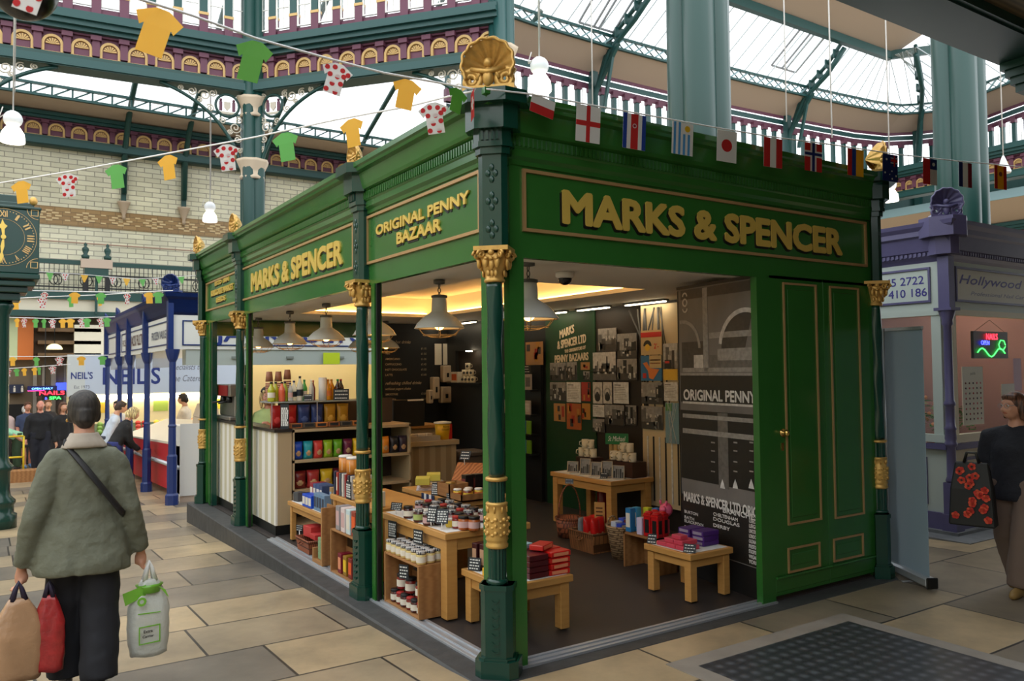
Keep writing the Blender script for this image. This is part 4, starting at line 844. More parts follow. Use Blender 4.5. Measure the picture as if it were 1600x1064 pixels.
def plant(loc,s,label,bloom):
    t=thing('potted_plant',label,'potted plant',loc); MB().lathe([(.07*s,0),(.1*s,.16*s),(.105*s,.18*s)],mat('terracotta',(160,90,60),.7),n=12).build('pot',t); b=MB(); f=MB()
    for k in range(70):
        a=rnd.uniform(0,6.28); e=rnd.uniform(.1,1.4); r_=s*rnd.uniform(.15,.36); p=Vector((r_*math.cos(a)*math.cos(e),r_*math.sin(a)*math.cos(e),.2*s+r_*math.sin(e)*1.7)); u=Vector((math.cos(a+rnd.uniform(-1,1)),math.sin(a+rnd.uniform(-1,1)),rnd.uniform(-.4,.5)))*.07*s; v=Vector((-u.y,u.x,.03*s))*.5
        b.add([p-u,p+v,p+u,p-v],[(0,1,2,3)],LEAF)
        if bloom and k%4==0: f.ball(p*1.08,.035*s,PEACH,7)
    b.build('foliage',t); 
    if bloom: f.build('blooms',t)
SILL=mat('sill_board',(200,196,186),.5)
MB().box((.08,.3,.80),(.5,2.4,.84),SILL).box((.5,.08,.80),(2.9,.5,.84),SILL).build('display_shelf',N)
plant((6.4,1.5,.845),1.0,'bushy plant with peach blooms inside the lilac stall side window',True)
plant((6.80,.92,.845),.5,'small green plant on the sill under the polish chart',False)
plant((6.32,1.02,.845),.6,'leafy plant with pink blooms just behind the lilac column',True)
for k,(px,py,w2,h2,mc,lb) in enumerate(((1572,600,14,30,(220,216,214),'small white notice in the nail stall window'),(1588,560,9,50,(196,160,190),'narrow pink poster with a figure in the nail stall window'))):
    o,_,_=flatbox('window_notice',lb,'notice',px-w2/2,py,px+w2,py+h2,.66+.01*k,mat(f'notice_{k}',mc,.5))
b=MB(); 
for k in range(4): b.box((5.95,3.0,.9+.28*k),(8.4,3.12,.92+.28*k),mat('dark_shelf',(60,62,50),.5))
tag(b.build('wall_shelf',None),'dark shelves of bottles inside the lilac stall','shelf')
# ================================================================ shop goods
OAK=patterned('light_oak','noise',[(176,124,62),(196,144,78),(204,154,88)],(5,5,40),ro=.45)
OAKD=patterned('crate_wood','wave',[(168,120,72),(146,100,58)],(4,4,30),ro=.6,dist=3)
CLOTH=mat('white_cover',(226,226,224),.7)
CHALK=mat('chalkboard',(30,36,42),.6); CHW=mat('chalk_white',(220,220,216),.7)
def table(label,x0,x1,y0,y1,h,leg=.07,cover=True,th=.045,apron=.07):
    t=thing('display_table',label,'table',((x0+x1)/2,(y0+y1)/2,.003)); X=(x1-x0)/2;Y=(y1-y0)/2; h-=.003
    MB().box((-X,-Y,h-th),(X,Y,h),OAK).build('table_top',t,bv=.004)
    if cover: MB().box((-X+.03,-Y+.03,h),(X-.03,Y-.03,h+.002),CLOTH).build('white_cover',t)
    i=.03; MB().box((-X+i,-Y+i,h-th-apron),(X-i,-Y+i+.02,h-th),OAK).box((-X+i,Y-i-.02,h-th-apron),(X-i,Y-i,h-th),OAK).box((-X+i,-Y+i,h-th-apron),(-X+i+.02,Y-i,h-th),OAK).box((X-i-.02,-Y+i,h-th-apron),(X-i,Y-i,h-th),OAK).build('apron',t)
    for sx in (-1,1):
        for sy in (-1,1):
            a=sx*(X-.02-leg/2);c=sy*(Y-.02-leg/2); MB().box((a-leg/2,c-leg/2,.012),(a+leg/2,c+leg/2,h-th),OAK).lathe([(.012,0),(.012,.014)],BLACK,(a,c,0),8).build('leg',t,bv=.003)
    return t
def carton(w,d,h,m,face=None,fm=None,name='carton',cat='box'):
    t=thing(name,'x',cat); MB().box((-w/2,-d/2,0),(w/2,d/2,h),m).build('body',t,bv=.003)
    if fm:
        MB().box((-d/2*.75 if face=='x' else -w/2*.75,h*.2,0),(d/2*.75 if face=='x' else w/2*.75,h*.8,.0015),fm,frame((-w/2,0,0),(0,-1,0),(0,0,1)) if face=='x' else frame((0,-d/2,0),(1,0,0),(0,0,1))).build('front_label',t)
    return t
def put(t,loc,rz,label,group=None):
    t.location=loc; t.rotation_euler=(0,0,rz); t['label']=label
    if group: t['group']=group
    return t
def jarp(r,h,body,lid,lab,name='jam_jar'):
    t=thing(name,'x','jar')
    MB().lathe([(r*.9,0),(r,.006),(r,h*.72),(r*.86,h*.8),(r*.86,h*.82)],body,n=14).build('glass_jar',t)
    MB().lathe([(r*.97,h*.8),(r*.97,h*.97),(r*.9,h)],lid,n=14).build('lid',t)
    if lab: MB().lathe([(r*1.012,h*.18),(r*1.012,h*.62)],lab,n=14,cap=False).build('label_band',t)
    return t
HONEY=mat('set_honey',(214,190,126),.25,coat=.3); JAMD=mat('dark_jam',(70,20,22),.2,coat=.4); JAMR=mat('red_jam',(130,36,30),.2,coat=.4); AMB=mat('amber_marmalade',(176,92,40),.2,coat=.4); LEMON=mat('lemon_curd',(236,200,70),.25); LBL=mat('paper_label',(226,218,202),.6); LBLG=mat('green_label',(170,186,110),.6); LBLP=mat('pink_label',(206,168,166),.6)
GING=patterned('gingham_lid','voronoi',[(230,226,220),(40,40,52)],(90,90,90),ro=.5,rand=0,interp='CONSTANT',stops=[0,.42]); LIDB=mat('black_lid',(24,22,24),.35); LIDW=mat('white_lid',(236,232,226),.4); LIDR=mat('red_lid',(170,40,36),.4); LIDG=mat('gold_lid',(196,160,90),.3,me=.6)
J={'honey':jarp(.036,.088,HONEY,GING,LBL),'dark':jarp(.036,.09,JAMD,LIDB,LBL),'gre':jarp(.038,.092,JAMD,GING,LBLG),'pink':jarp(.038,.092,JAMD,GING,LBLP),'amb':jarp(.042,.095,AMB,LIDB,LBLP),'red':jarp(.03,.085,JAMR,LIDR,LBL),'white':jarp(.036,.08,LEMON,LIDW,mat('orange_label',(220,120,50),.6)),'white2':jarp(.036,.08,JAMR,LIDW,mat('yellow_label',(238,206,70),.6)),'lem':jarp(.03,.06,LEMON,LIDW,None),'bron':jarp(.045,.115,mat('bronze_jar',(120,84,50),.2,me=.5),LIDG,None),'big':jarp(.042,.11,JAMR,LIDB,LBL)}
def card(label,loc,rz,w=.075,h=.06,tilt=-.25,z=0,lines=3,stem=0,m=None):
    t=thing('price_card',label,'price card',loc,rz,'chalk price cards')
    T=Matrix.Translation((0,0,stem))@Matrix.Rotation(tilt,4,'X')
    MB().box((-w/2,-.002,0),(w/2,.002,h),m or CHALK,T).build('board',t)
    b=MB()
    for k in range(lines):
        zz=h*(.82-.66*k/max(1,lines-1)) if lines>1 else h*.5; x=-w*.4
        while x<w*.34:
            q=rnd.uniform(.008,.02); b.box((x,-.0032,zz-h*.045),(min(x+q,w*.42),-.002,zz+h*.045),CHW,T); x+=q+.006
    b.build('chalk_writing',t)
    if stem: MB().tube([(0,0,stem+.005),(0,.004,0)],.004,LIDW,6).build('clip_stand',t)
    else: MB().box((-.012,.0,0),(.012,.03,.004),LIDW).build('clip_stand',t)
    return t
RV=-1.05  # cards turned to the viewer
# ---------------------------------------------------------------- front low table with chocolates
table('low oak table with chocolate boxes and red packets, behind the corner column',.27,.79,.33,.9,.36)
pk=carton(.16,.1,.034,mat('red_foil',(206,26,22),.3,coat=.4),'y',mat('red_foil_print',(232,150,110),.4),'sweet_packet','packet')
k=0
for lay in range(4):
    for q in range(2):
        inst(pk,(.715+rnd.uniform(-.01,.01)-.0,.415+q*.112,.3645+lay*.038),rnd.uniform(-.12,.12),f'{"near" if q==0 else "far"} red foil packet in the {ORD[lay]} layer of the stack','red sweet packets on the low table')
inst(pk,(.655,.50,.5165),.5,'red foil sweet packet lying askew on top of the burgundy boxes','red sweet packets on the low table')
bx=carton(.15,.2,.034,mat('burgundy_carton',(84,16,26),.35,coat=.2),None,None,'chocolate_box')
for lay in range(4): inst(bx,(.545,.47,.3645+lay*.037),0,f'flat burgundy chocolate box, {ORD[lay]} from the table top in its stack','burgundy chocolate boxes')
put(carton(.15,.11,.03,mat('pale_blue_pack',(150,196,210),.4),None,None,'sweet_packet','packet'),(.545,.60,.5165),.2,'pale blue packet on top of the burgundy boxes')
ch=carton(.11,.055,.17,mat('black_red_carton',(60,14,22),.4),'x',mat('chocolate_print',(190,150,120),.5),'chocolate_box')
for k_,(x,y) in enumerate(((.385,.83),(.385,.765),(.385,.70),(.385,.635))): inst(ch,(x+.02*k_,y,.3645),.1,f'upright dark red chocolate box, {ORD[k_]} from the jar table on the low table','upright chocolate boxes on the low table')
card('black card leaning on the dark chocolate boxes left of the corner column',(.30,.78,.3645),RV,.09,.085,lines=4)
put(carton(.05,.04,.05,mat('yellow_sweet',(244,186,40),.4),None,None,'sweet_box'),(.31,.63,.3645),.3,'small yellow box by the dark chocolate boxes on the low table')
# ---------------------------------------------------------------- jar table
table('oak table crowded with jam jars under a white cover, in the side opening',.16,.86,.92,1.97,.6,leg=.085,apron=.08)
zt=.6045
def jp(kind,px,py,label,group,z=zt): p=QZ(px,py,z); return inst(J[kind],(p.x,p.y,z),rnd.uniform(0,6),label,group)
jp('dark',638,809,'squat dark jar with a beige label at the left of the table front row','jars in the front row of the jar table'); jp('gre',654,815,'jar with green label in the front row of the jar table','jars in the front row of the jar table'); jp('pink',669,820,'small pink-labelled jar behind the tall chalk card stand','jars in the front row of the jar table'); jp('pink',686,819,'larger pink-labelled jar in the front row of the jar table','jars in the front row of the jar table')
jp('lem',703,823,'tiny lemon jar by the slanted chalk card','jars in the front row of the jar table'); jp('red',713,825,'slim red and blue jar beside the amber jars','jars in the front row of the jar table'); jp('amb',725,827,'squat amber jar nearest the table corner','jars in the front row of the jar table'); jp('amb',741,828,'squat amber jar by the wooden box at the table end','jars in the front row of the jar table')
kk=['dark','gre','pink','red']
for r_ in range(3):
    for c_ in range(6 if r_ else 6):
        y=1.12+.125*c_+.04*(r_%2); x=.385+.098*r_
        inst(J[kk[(c_*2+r_)%4]],(x,y,zt),rnd.uniform(0,6),f'dark lidded jar, {ORD[c_]} from the near end in the {ORD[r_+1]} row, jar table','jars in the back rows of the jar table')
card('tall chalk card on a white stem in the middle of the jar table',(.19,QZ(674,823,zt).y,zt),RV,.07,.11,lines=5,stem=.03); card('slanted chalk card on a clear stand beside the lemon jar',(.205,1.05,zt),RV+.3,.085,.1,-.35,lines=5,stem=.04); card('chalk card at the far left of the jar table',(.2,1.78,zt),RV,.1,.06,lines=4,stem=.03)
def openbox(label,w,d,h,loc,rz=0,m=OAKD):
    t=thing('wooden_box',label,'wooden box',loc,rz); b=MB().box((-w/2,-d/2,0),(w/2,d/2,.01),m)
    b.box((-w/2,-d/2,0),(w/2,-d/2+.01,h),m).box((-w/2,d/2-.01,0),(w/2,d/2,h),m).box((-w/2,-d/2,0),(-w/2+.01,d/2,h),m).box((w/2-.01,-d/2,0),(w/2,d/2,h),m); b.build('body',t); return t
openbox('wooden box with little jars at the column end of the jar table',.18,.2,.1,(.765,1.06,zt),0)
for k_,(x,y,q) in enumerate(((.725,1.01,'white2'),(.80,1.01,'white'),(.725,1.1,'dark'))): inst(J[q],(x,y,zt+.0545),0,('small yellow-labelled jar with white lid in the box by the column','small lemon jar with white lid in the box by the column','small dark jar in the box by the column')[k_],'small jars in the wooden box')
card('chalk card leaning on the wooden box by the column',(.60,1.10,zt),RV,.05,.06,lines=3); card('second chalk card leaning on the wooden box, nearer the amber jars',(.61,.965,zt),RV,.05,.055,lines=3)
# back display table
table('oak table behind the jar table, stacked with boxes and magazines',.88,1.45,2.0,3.1,.6,cover=False)
z2=.601
openbox('small wooden crate holding a bronze jar and black boxes',.2,.22,.12,(1.0,2.32,z2)); inst(J['bron'],(.97,2.31,z2+.0125),0,'bronze coloured jar with gold lid on the wooden crate','display jars'); 
openbox('low brown wooden box under the white lidded jars',.26,.2,.06,(1.02,2.08+.0,z2))
for k_,(x,y,q) in enumerate(((.935,2.125,'white'),(.995,2.06,'white2'),(1.045,2.125,'white2'),(1.10,2.05,'white'))): inst(J[q],(x,y,z2+.0145),0,f'white lidded yellow and red jar, {ORD[k_]} from the wooden crate','white lidded jars on the brown box')
blk=carton(.085,.07,.17,mat('black_tin',(20,18,20),.3),'x',mat('dark_rose_label',(120,50,50),.4),'gift_tin','tin'); inst(blk,(1.17,2.36,z2),.1,'tall black tin with dark rose label beside the bronze jar'); inst(blk,(1.27,2.36,z2),.1,'second tall black tin, against the tilted board')
card('chalk card leaning on the small wooden crate',(.885,2.45,z2),RV,.07,.11,-.2,lines=5)
card('pair of chalk notes before the white lidded jars',(.884,2.2,z2),RV-.4,.04,.05,0,lines=3)
t=thing('wooden_board','tilted carved wooden board with a chalk sign clipped on it','wooden board',(1.32,2.6,z2)); T=Matrix.Rotation(-.9,4,'Z')@Matrix.Rotation(.75,4,'X')
b=MB(); 
BRD=patterned('carved_board','wave',[(196,128,76),(150,88,48)],(10,10,10),dir='Y',dist=4); b.box((-.19,0,.0),(.19,.3,.02),BRD,T); b.build('board',t); MB().box((-.19,.15,-.2),(-.17,.17,.12),OAKD,Matrix.Identity(4)).build('prop',t) if 0 else None
card('chalk sign on a clip above the tilted board',(1.38,2.78,z2+.2),RV,.11,.09,-.5,lines=3,stem=.05)
yb=carton(.13,.2,.06,mat('yellow_green_carton',(206,196,84),.5),None,None,'soap_box'); inst(yb,(.94,2.78,z2+.06),-.5,'yellow box on the magazines, nearer the window'); inst(yb,(1.15,2.97,z2+.06),-.5,'yellow box on the magazines, nearer the shelves')
mg=carton(.24,.3,.012,mat('magazine_cover',(226,216,220),.4),None,None,'magazine','magazine')
for k_ in range(4): inst(mg,(1.05+.01*k_,2.86,z2+.0135*k_),-.5+.06*k_,f'glossy magazine, {ORD[k_]} from the table top under the yellow boxes','magazines on the back table')
tw=thing('tea_towel','navy and white tea towel hanging over the table end','tea towel',(.8705,2.55,.4)); b=MB()
for k_ in range(5): b.box((-.004+.002*(k_%2),-.12+.048*k_,0),(.004,-.072+.048*k_,.2),mat('navy_cloth',(34,48,84),.8) if k_%2==0 else CLOTH)
b.build('cloth',tw)
card('chalk card hanging before the tea towel',(.85,2.4,.45),RV,.08,.12,0,lines=6)
# ---------------------------------------------------------------- slatted crates with jars
def crate(label,x0,y0,L,D,H):
    t=thing('slatted_crate',label,'crate',(x0,y0,.0135)); w=.018; b=MB()
    MB().box((0,0,0),(D,w,H),OAKD).build('end_board',t); MB().box((0,L-w,0),(D,L,H),OAKD).build('end_board',t)
    for k in range(3): b.box((.0+k*D/3+.004,w,H-.012),((k+1)*D/3-.004,L-w,H),OAKD); b.box((.0+k*D/3+.004,w,0),((k+1)*D/3-.004,L-w,.012),OAKD)
    b.build('slats',t); MB().box((D-.012,w,.06),(D,L-w,.2),OAKD).build('back_slat',t); return t
c1=crate('slatted crate of jam jars with honey jars on top, beside the second column',.03,1.06,.56,.23,.36)
for k_,(px,py) in enumerate(((609,871),(616,874),(622.5,876),(629.5,879.5),(638,882),(647.5,885),(658,888))):
    p=QZ(px,py,.365); inst(J['honey'],(.075,1.60-.082*k_,.375),0,f'cream honey jar, {ORD[k_]} from the column in the crate front row','honey jars on the slatted crate')
for k_ in range(7): inst(J['honey'],(.15,1.12+.077*k_,.375),0,f'cream honey jar, {ORD[k_]} from the table leg in the middle crate row','honey jars on the slatted crate')
for k_ in range(6): inst(J['dark' if k_%2 else 'honey'],(.222,1.14+.08*k_,.375),0,f'honey or dark jar, {ORD[k_]} from the table leg, rear crate row','honey jars on the slatted crate')
for k_ in range(6): inst(J['dark' if k_%2 else 'red'],(.08,1.125+.082*k_,.027),0,f'dark jam jar, {ORD[k_]} from the near end on the crate floor','jam jars inside the slatted crate')
for k_ in range(5): inst(J['dark'],(.165,1.15+.085*k_,.027),0,f'dark jam jar, {ORD[k_]} from the near end behind the first row in the crate','jam jars inside the slatted crate')
for k_,y in enumerate((1.2,1.36,1.5)): inst(J['big'],(.12,y,.12),0,f'larger red jam jar, {ORD[k_]} from the near end, stacked on the crate jars','jam jars inside the slatted crate')
card('chalk card hanging inside the crate over the jam jars',(.035,1.30,.24),RV,.08,.1,0,lines=4); card('chalk card hung on the jar table apron above the honey jars',(.142,1.72,.44),RV-.3,.1,.13,0,lines=6); card('hexagonal chalk card on the jar table apron',(.138,1.28,.475),RV-.3,.1,.1,0,lines=4)
# ---------------------------------------------------------------- middle bay tables and crates
table('long oak table of books and tins beside the second column',.175,.72,2.1,3.12,.6,cover=False,leg=.06,apron=.09)
bkm=[(190,186,180),(60,62,70),(150,36,40),(210,206,198),(90,96,104),(178,60,48),(40,48,70)]
for k_ in range(7):
    bk=carton(.19,.03,.2,mat(f'book_{k_}',bkm[k_],.5),'x',LBL if k_%2 else None,'book','book'); put(bk,(.285,2.66+.066*k_,.6035),0,f'upright book or tin in the row on the long table, {ORD[k_]} from the second column','books on the long table')
tn=thing('round_tin','x','tin'); MB().lathe([(.06,0),(.06,.13)],mat('orange_tin',(214,136,50),.35),n=16).build('body',tn); MB().lathe([(.062,.13),(.062,.145),(.05,.15)],LIDW,n=16).build('lid',tn); MB().lathe([(.0605,.02),(.0605,.11)],LBL,n=5,cap=False).build('label_band',tn)
inst(tn,(.27,2.98,.8045),0,'orange drum tin with white lid standing on the books, farther one','orange tins on the books'); inst(tn,(.27,2.80,.8045),0,'orange drum tin with white lid standing on the books, by the column','orange tins on the books')
card('striped chalk card leaning on the books by the column',(.185,2.70,.6035),-PI/2,.11,.15,0,lines=6)
put(carton(.07,.06,.12,mat('white_jug',(226,222,206),.4),None,None,'gift_box'),(.25,2.19,.6035),.2,'small white and yellow gift box against the second column on the long table')
table('lower oak table of red and blue boxes at the counter end',.13,.6,3.16,4.2,.4,cover=True,leg=.05,apron=.06,th=.04)
zl=.4035
def seq(label,mats_,x,y0,dy,w,d,h,z,name,cat='box',fm=LBL,group=None):
    for k_,c in enumerate(mats_):
        q=carton(w,d,h,mat('pack_'+'_'.join(map(str,c)),c,.4),'x',fm,name,cat); put(q,(x,y0+dy*k_,z),rnd.uniform(-.05,.05),f'{label}, {ORD[k_]} from the near end',group)
seq('tall box in blue or crimson on the lower table',[(50,70,110),(56,80,124),(60,84,128),(150,26,48)],.34,3.62,.09,.14,.08,.2,zl,'biscuit_box',group='tall boxes on the lower table')
for k_ in range(3): put(carton(.1,.07,.12,mat('bright_blue_pack',(26,76,196),.35),'x',LBL,'sweet_packet','packet'),(.20,3.60+.085*k_,zl),.1,f'bright blue packet before the tall boxes, {ORD[k_]} from the near end','bright blue packets')
for k_ in range(4): put(carton(.07,.06,.16,mat('blue_check_pack',(110,140,170),.5),'x',mat('dark_print',(50,60,80),.5),'sweet_packet','packet'),(.20,3.28+.07*k_,zl),.05,f'pale blue and grey patterned packet, {ORD[k_]} from the long table','patterned packets on the lower table')
for k_ in range(3): put(carton(.06,.06,.2,mat('tan_bag',(176,140,90),.6),'x',mat('pale_blue_strip',(150,180,206),.5),'gift_bag','bag'),(.34,3.29+.09*k_,zl),0,f'tan paper gift bag on the lower table, {ORD[k_]} from the long table','tan gift bags')
put(carton(.09,.09,.09,mat('grey_pack',(70,72,76),.5),None,None,'gift_box'),(.22,4.1,zl),.2,'small dark grey box at the counter end of the lower table')
c2=crate('slatted crate of biscuit boxes beside the second column pedestal',.02,2.12,.58,.145,.36)
for k_,c in enumerate(((150,54,34),(196,216,220),(222,206,204),(150,146,150))):
    q=carton(.11,.085,.2,mat('tall_pack_'+str(k_),c,.4),'x',(mat('orange_window',(230,96,40),.5),LBL,LBLP,LBLP)[k_],'biscuit_box'); put(q,(.095,2.24+.115*k_,.3755),0,('brown and orange biscuit box on top of the crate','pale blue biscuit box on top of the crate','pale pink biscuit box on top of the crate','grey biscuit box on top of the crate')[k_],'biscuit boxes on the crate')
for k_,c in enumerate(((170,160,200),(128,36,30),(150,110,30),(120,20,40))):
    q=carton(.10,.075,.16,mat('low_pack_'+str(k_),c,.4),'x',(LBLP,MATS['orange_window'],mat('yellow_window',(236,196,40),.5),MATS['red_foil_print'])[k_],'biscuit_box'); put(q,(.09,2.20+.115*k_,.0275),0,('lilac biscuit box on the crate floor','brown and orange biscuit box on the crate floor','brown and yellow biscuit box on the crate floor','crimson biscuit box on the crate floor')[k_],'biscuit boxes inside the crate')
WICK=patterned('wicker','brick',[(178,120,70),(150,96,54),(90,56,30)],(1,1,1),bw=.05,rh=.016,ms=.004,ro=.6,co='Object',bump=.5); WICKR=patterned('reddish_wicker','brick',[(164,92,56),(140,76,46),(80,40,24)],(1,1,1),bw=.02,rh=.05,ms=.003,ro=.6,rot=(R(90),0,0),bump=.5); WICKP=patterned('pale_wicker','brick',[(196,164,124),(170,138,100),(110,84,58)],(1,1,1),bw=.035,rh=.02,ms=.004,ro=.6,rot=(R(90),0,0),bump=.6)
def basket(name,label,loc,w,d,h,m,rz=0,taper=.9):
    t=thing(name,label,'basket',loc,rz); b=MB(); P=lambda s,z:[(-w/2*s,-d/2*s,z),(w/2*s,-d/2*s,z),(w/2*s,d/2*s,z),(-w/2*s,d/2*s,z)]
    b.loft([P(taper,0),P(1,h),P(.94,h),P(taper*.92,.02)],m,smooth=False); b.build('woven_body',t); MB().tube([Vector(p)+Vector((0,0,0)) for p in P(1,h)],.009,m,6,closed=True).build('rim',t)
    for s in (-1,1): MB().tube([(s*w/2+s*.0,-.04,h*.75),(s*(w/2+.03),-.03,h*.62),(s*(w/2+.03),.03,h*.62),(s*w/2,.04,h*.75)],.006,m,5).build('handle',t)
    return t
basket('wicker_hamper','small reddish wicker hamper with a red box inside on the sill track',(.20,3.55,.0135),.28,.36,.12,WICKR,0)
rb=carton(.14,.17,.1,mat('soft_red_box',(196,62,60),.5),None,None,'gift_box'); inst(rb,(.20,3.62,.136),.1,'soft red box in the small hamper, nearer the counter','red boxes in the hamper'); put(carton(.14,.13,.05,MATS['soft_red_box'],None,None,'gift_box'),(.20,3.46,.136),0,'flat red box in the small hamper, nearer the crate','red boxes in the hamper')
card('grey price card standing by the small hamper',(.12,3.80,.003),RV,.08,.06,0,lines=3,stem=.16)
t=thing('wooden_stand','tall narrow wooden crate stand between the two middle tables','wooden stand',(.02,2.90,.0135)); MB().box((0,0,0),(.14,.03,.50),OAKD).box((0,.22,0),(.14,.25,.12),OAKD).box((.125,.03,0),(.14,.22,.5),OAKD).box((0,.03,0),(.125,.22,.03),OAKD).build('body',t)
for k_ in range(6): put(carton(.08,.11,.03,mat('mint_tin',(130,160,120),.4),None,None,'mint_tin','tin'),(.085,3.02,.0475+.0315*k_),0,f'pale green tin, {ORD[k_]} from the bottom of the stack in the narrow crate stand','pale green tins')
t=thing('ribbon_bow','small white ribbon bow on top of the green tins','bow',(.085,3.02,.24)); MB().ball((0,0,.03),(.03,.04,.03),CLOTH,8).ball((.03,.02,.05),(.03,.02,.02),CLOTH,8).build('bow',t)
# ---------------------------------------------------------------- counter and drinks display
STRI=patterned('striped_cladding','wave',[(238,234,226),(206,198,170)],(0,1.43,0),ro=.5,dir='Y',interp='EASE',stops=[.35,.65]); CTOP=mat('dark_worktop',(50,46,44),.3); TAUPE=mat('taupe_panel',(184,164,130),.5); TAUS=patterned('taupe_stripes','wave',[(180,162,130),(158,138,106)],(2.1,0,0),ro=.5,interp='EASE',stops=[.4,.6])
t=thing('shop_counter','striped cream serving counter with dark top along the far window bays','counter',(.1,4.5,.003))
MB().box((.0,.0,.1),(.02,2.65,1.07),STRI).build('striped_front',t); MB().box((.02,0,.1),(.17,2.65,1.07),TAUPE).build('carcass',t); MB().box((-.0,0,0),(.17,2.65,.1),BLACK).build('plinth',t); MB().box((-.02,-.02,1.07),(.172,2.65,1.1),CTOP).build('worktop',t)
t=thing('display_shelves','taupe shelf unit of crisps with bottles on its glass top','shelf unit',(.282,4.5,.003)); X1=1.38
b=MB().box((0,.5,0),(X1,.52,1.38),mat('shelf_back',(70,56,48),.6))
for z in (.05,.42,.735,1.06): b.box((0,0,z),(X1,.5,z+.03),TAUPE)
b.box((-.0,0,0),(.02,.5,1.1),TAUPE).box((X1-.02,0,0),(X1,.5,1.1),TAUPE); b.build('carcass',t); MB().box((-.2,.1,1.37),(.8,.5,1.385),mat('glass_shelf',(190,200,196),.1,alpha=.5)).build('glass_shelf',t)
for q in (-.195,.3,.785): MB().box((q,.1,1.102),(q+.008,.11,1.37),ALU).build('upright',t)
# crisps
def bag(w,h,d,m,m2):
    t=thing('snack_bag','x','bag'); rr=[]
    for k in range(7):
        z=h*k/6; q=math.sin(PI*min(1,(k+.35)/6.7))**.5 if k<6 else .12; rr.append([(w/2*(.94+.06*math.cos(6.28*k/6))*math.copysign(abs(math.cos(a))**.55,math.cos(a)),d/2*q*math.sin(a),z) for a in [2*PI*j/14 for j in range(14)]])
    MB().loft(rr,m).build('pouch',t); MB().ball((0,-d/2*.62,h*.38),(w*.33,d*.22,h*.22),m2,10).build('printed_panel',t); return t
FOOD=mat('snack_print',(196,150,110),.5,var=.4,sc_=40)
cs=[((32,80,190),'blue'),((40,160,176),'turquoise'),((210,70,64),'coral red'),((150,190,40),'lime'),((104,170,40),'green'),((110,40,70),'plum'),((236,196,40),'yellow'),((44,70,50),'dark green'),((60,130,110),'sea green'),((226,140,40),'orange'),((36,36,44),'black'),((50,40,60),'charcoal')]
for k_,(c,nm) in enumerate(cs): put(bag(.106,.19,.09,mat('crisps_'+nm.replace(' ','_'),c,.3),FOOD),(.36+.112*k_,4.58,.7685),rnd.uniform(-.15,.15),f'{nm} crisp bag on the middle shelf of the shelf unit','crisp bags on the middle shelf')
cs2=[((120,30,30),'maroon'),((170,50,50),'brick red'),((214,180,40),'mustard'),((90,26,40),'wine'),((190,40,48),'scarlet'),((60,50,80),'dusky purple')]
for k_,(c,nm) in enumerate(cs2): put(bag(.142,.19,.1,mat('crisps_'+nm.replace(' ','_'),c,.3),FOOD),(.385+.15*k_,4.6,.4535),rnd.uniform(-.15,.15),f'{nm} snack bag on the lower shelf of the shelf unit','snack bags on the lower shelf')
cs3=[((170,30,28),'red','near the worktop end'),((176,34,30),'red','next to the navy pouches'),((40,58,110),'navy','next to the red pouches'),((44,60,116),'navy','next to the gold pouches'),((170,124,30),'gold','next to the navy pouches'),((150,110,40),'gold','at the chalk card end')]
for k_,(c,nm,w_) in enumerate(cs3): put(bag(.14,.24,.07,mat(f'pouch_{nm}',c,.3),mat(f'pouch_print_{nm}',[min(255,v+40) for v in c],.4)),(.165+.148*k_,4.68,1.1065),0,f'{nm} sweet pouch under the glass shelf, {w_}','sweet pouches under the glass shelf')
for k_ in range(6): put(carton(.13,.09,.05,mat(f'tray_{k_%3}',((150,90,50),(90,80,70),(190,120,60))[k_%3],.5),'y',CHALK,'snack_tray','tray'),(.33+.14*k_,4.57,1.1055),0,f'snack tray with black label on the worktop, {ORD[k_]} from the counter','snack trays on the worktop')
def bottle(h,r,body,cap,lab=None):
    t=thing('drink_bottle','x','bottle'); MB().lathe([(r*.9,0),(r,.01),(r,h*.55),(r*.95,h*.62),(r*.5,h*.78),(r*.34,h*.86),(r*.34,h*.92)],body,n=14).build('glass_body',t); MB().lathe([(r*.4,h*.91),(r*.4,h),(r*.3,h*1.0)],cap,n=10).build('cap',t)
    if lab: MB().lathe([(r*1.02,h*.2),(r*1.02,h*.46)],lab,n=14,cap=False).build('label_band',t)
    return t
CLR=mat('clear_bottle',(216,222,222),.08,alpha=.45); CAPG=mat('green_cap',(40,140,60),.4); CAPO=mat('orange_cap',(214,140,40),.4); CAPN=mat('navy_cap',(36,44,96),.4)
OJ=mat('orange_drink',(226,150,20),.15,coat=.4); LIMEB=mat('lime_drink',(176,180,40),.15,coat=.4); PNK=mat('pink_drink',(220,100,70),.15,coat=.4); GRB=mat('green_bottle',(70,170,70),.15,coat=.4); COLA=mat('cola_drink',(50,18,18),.15,coat=.4)
gs=1.3885
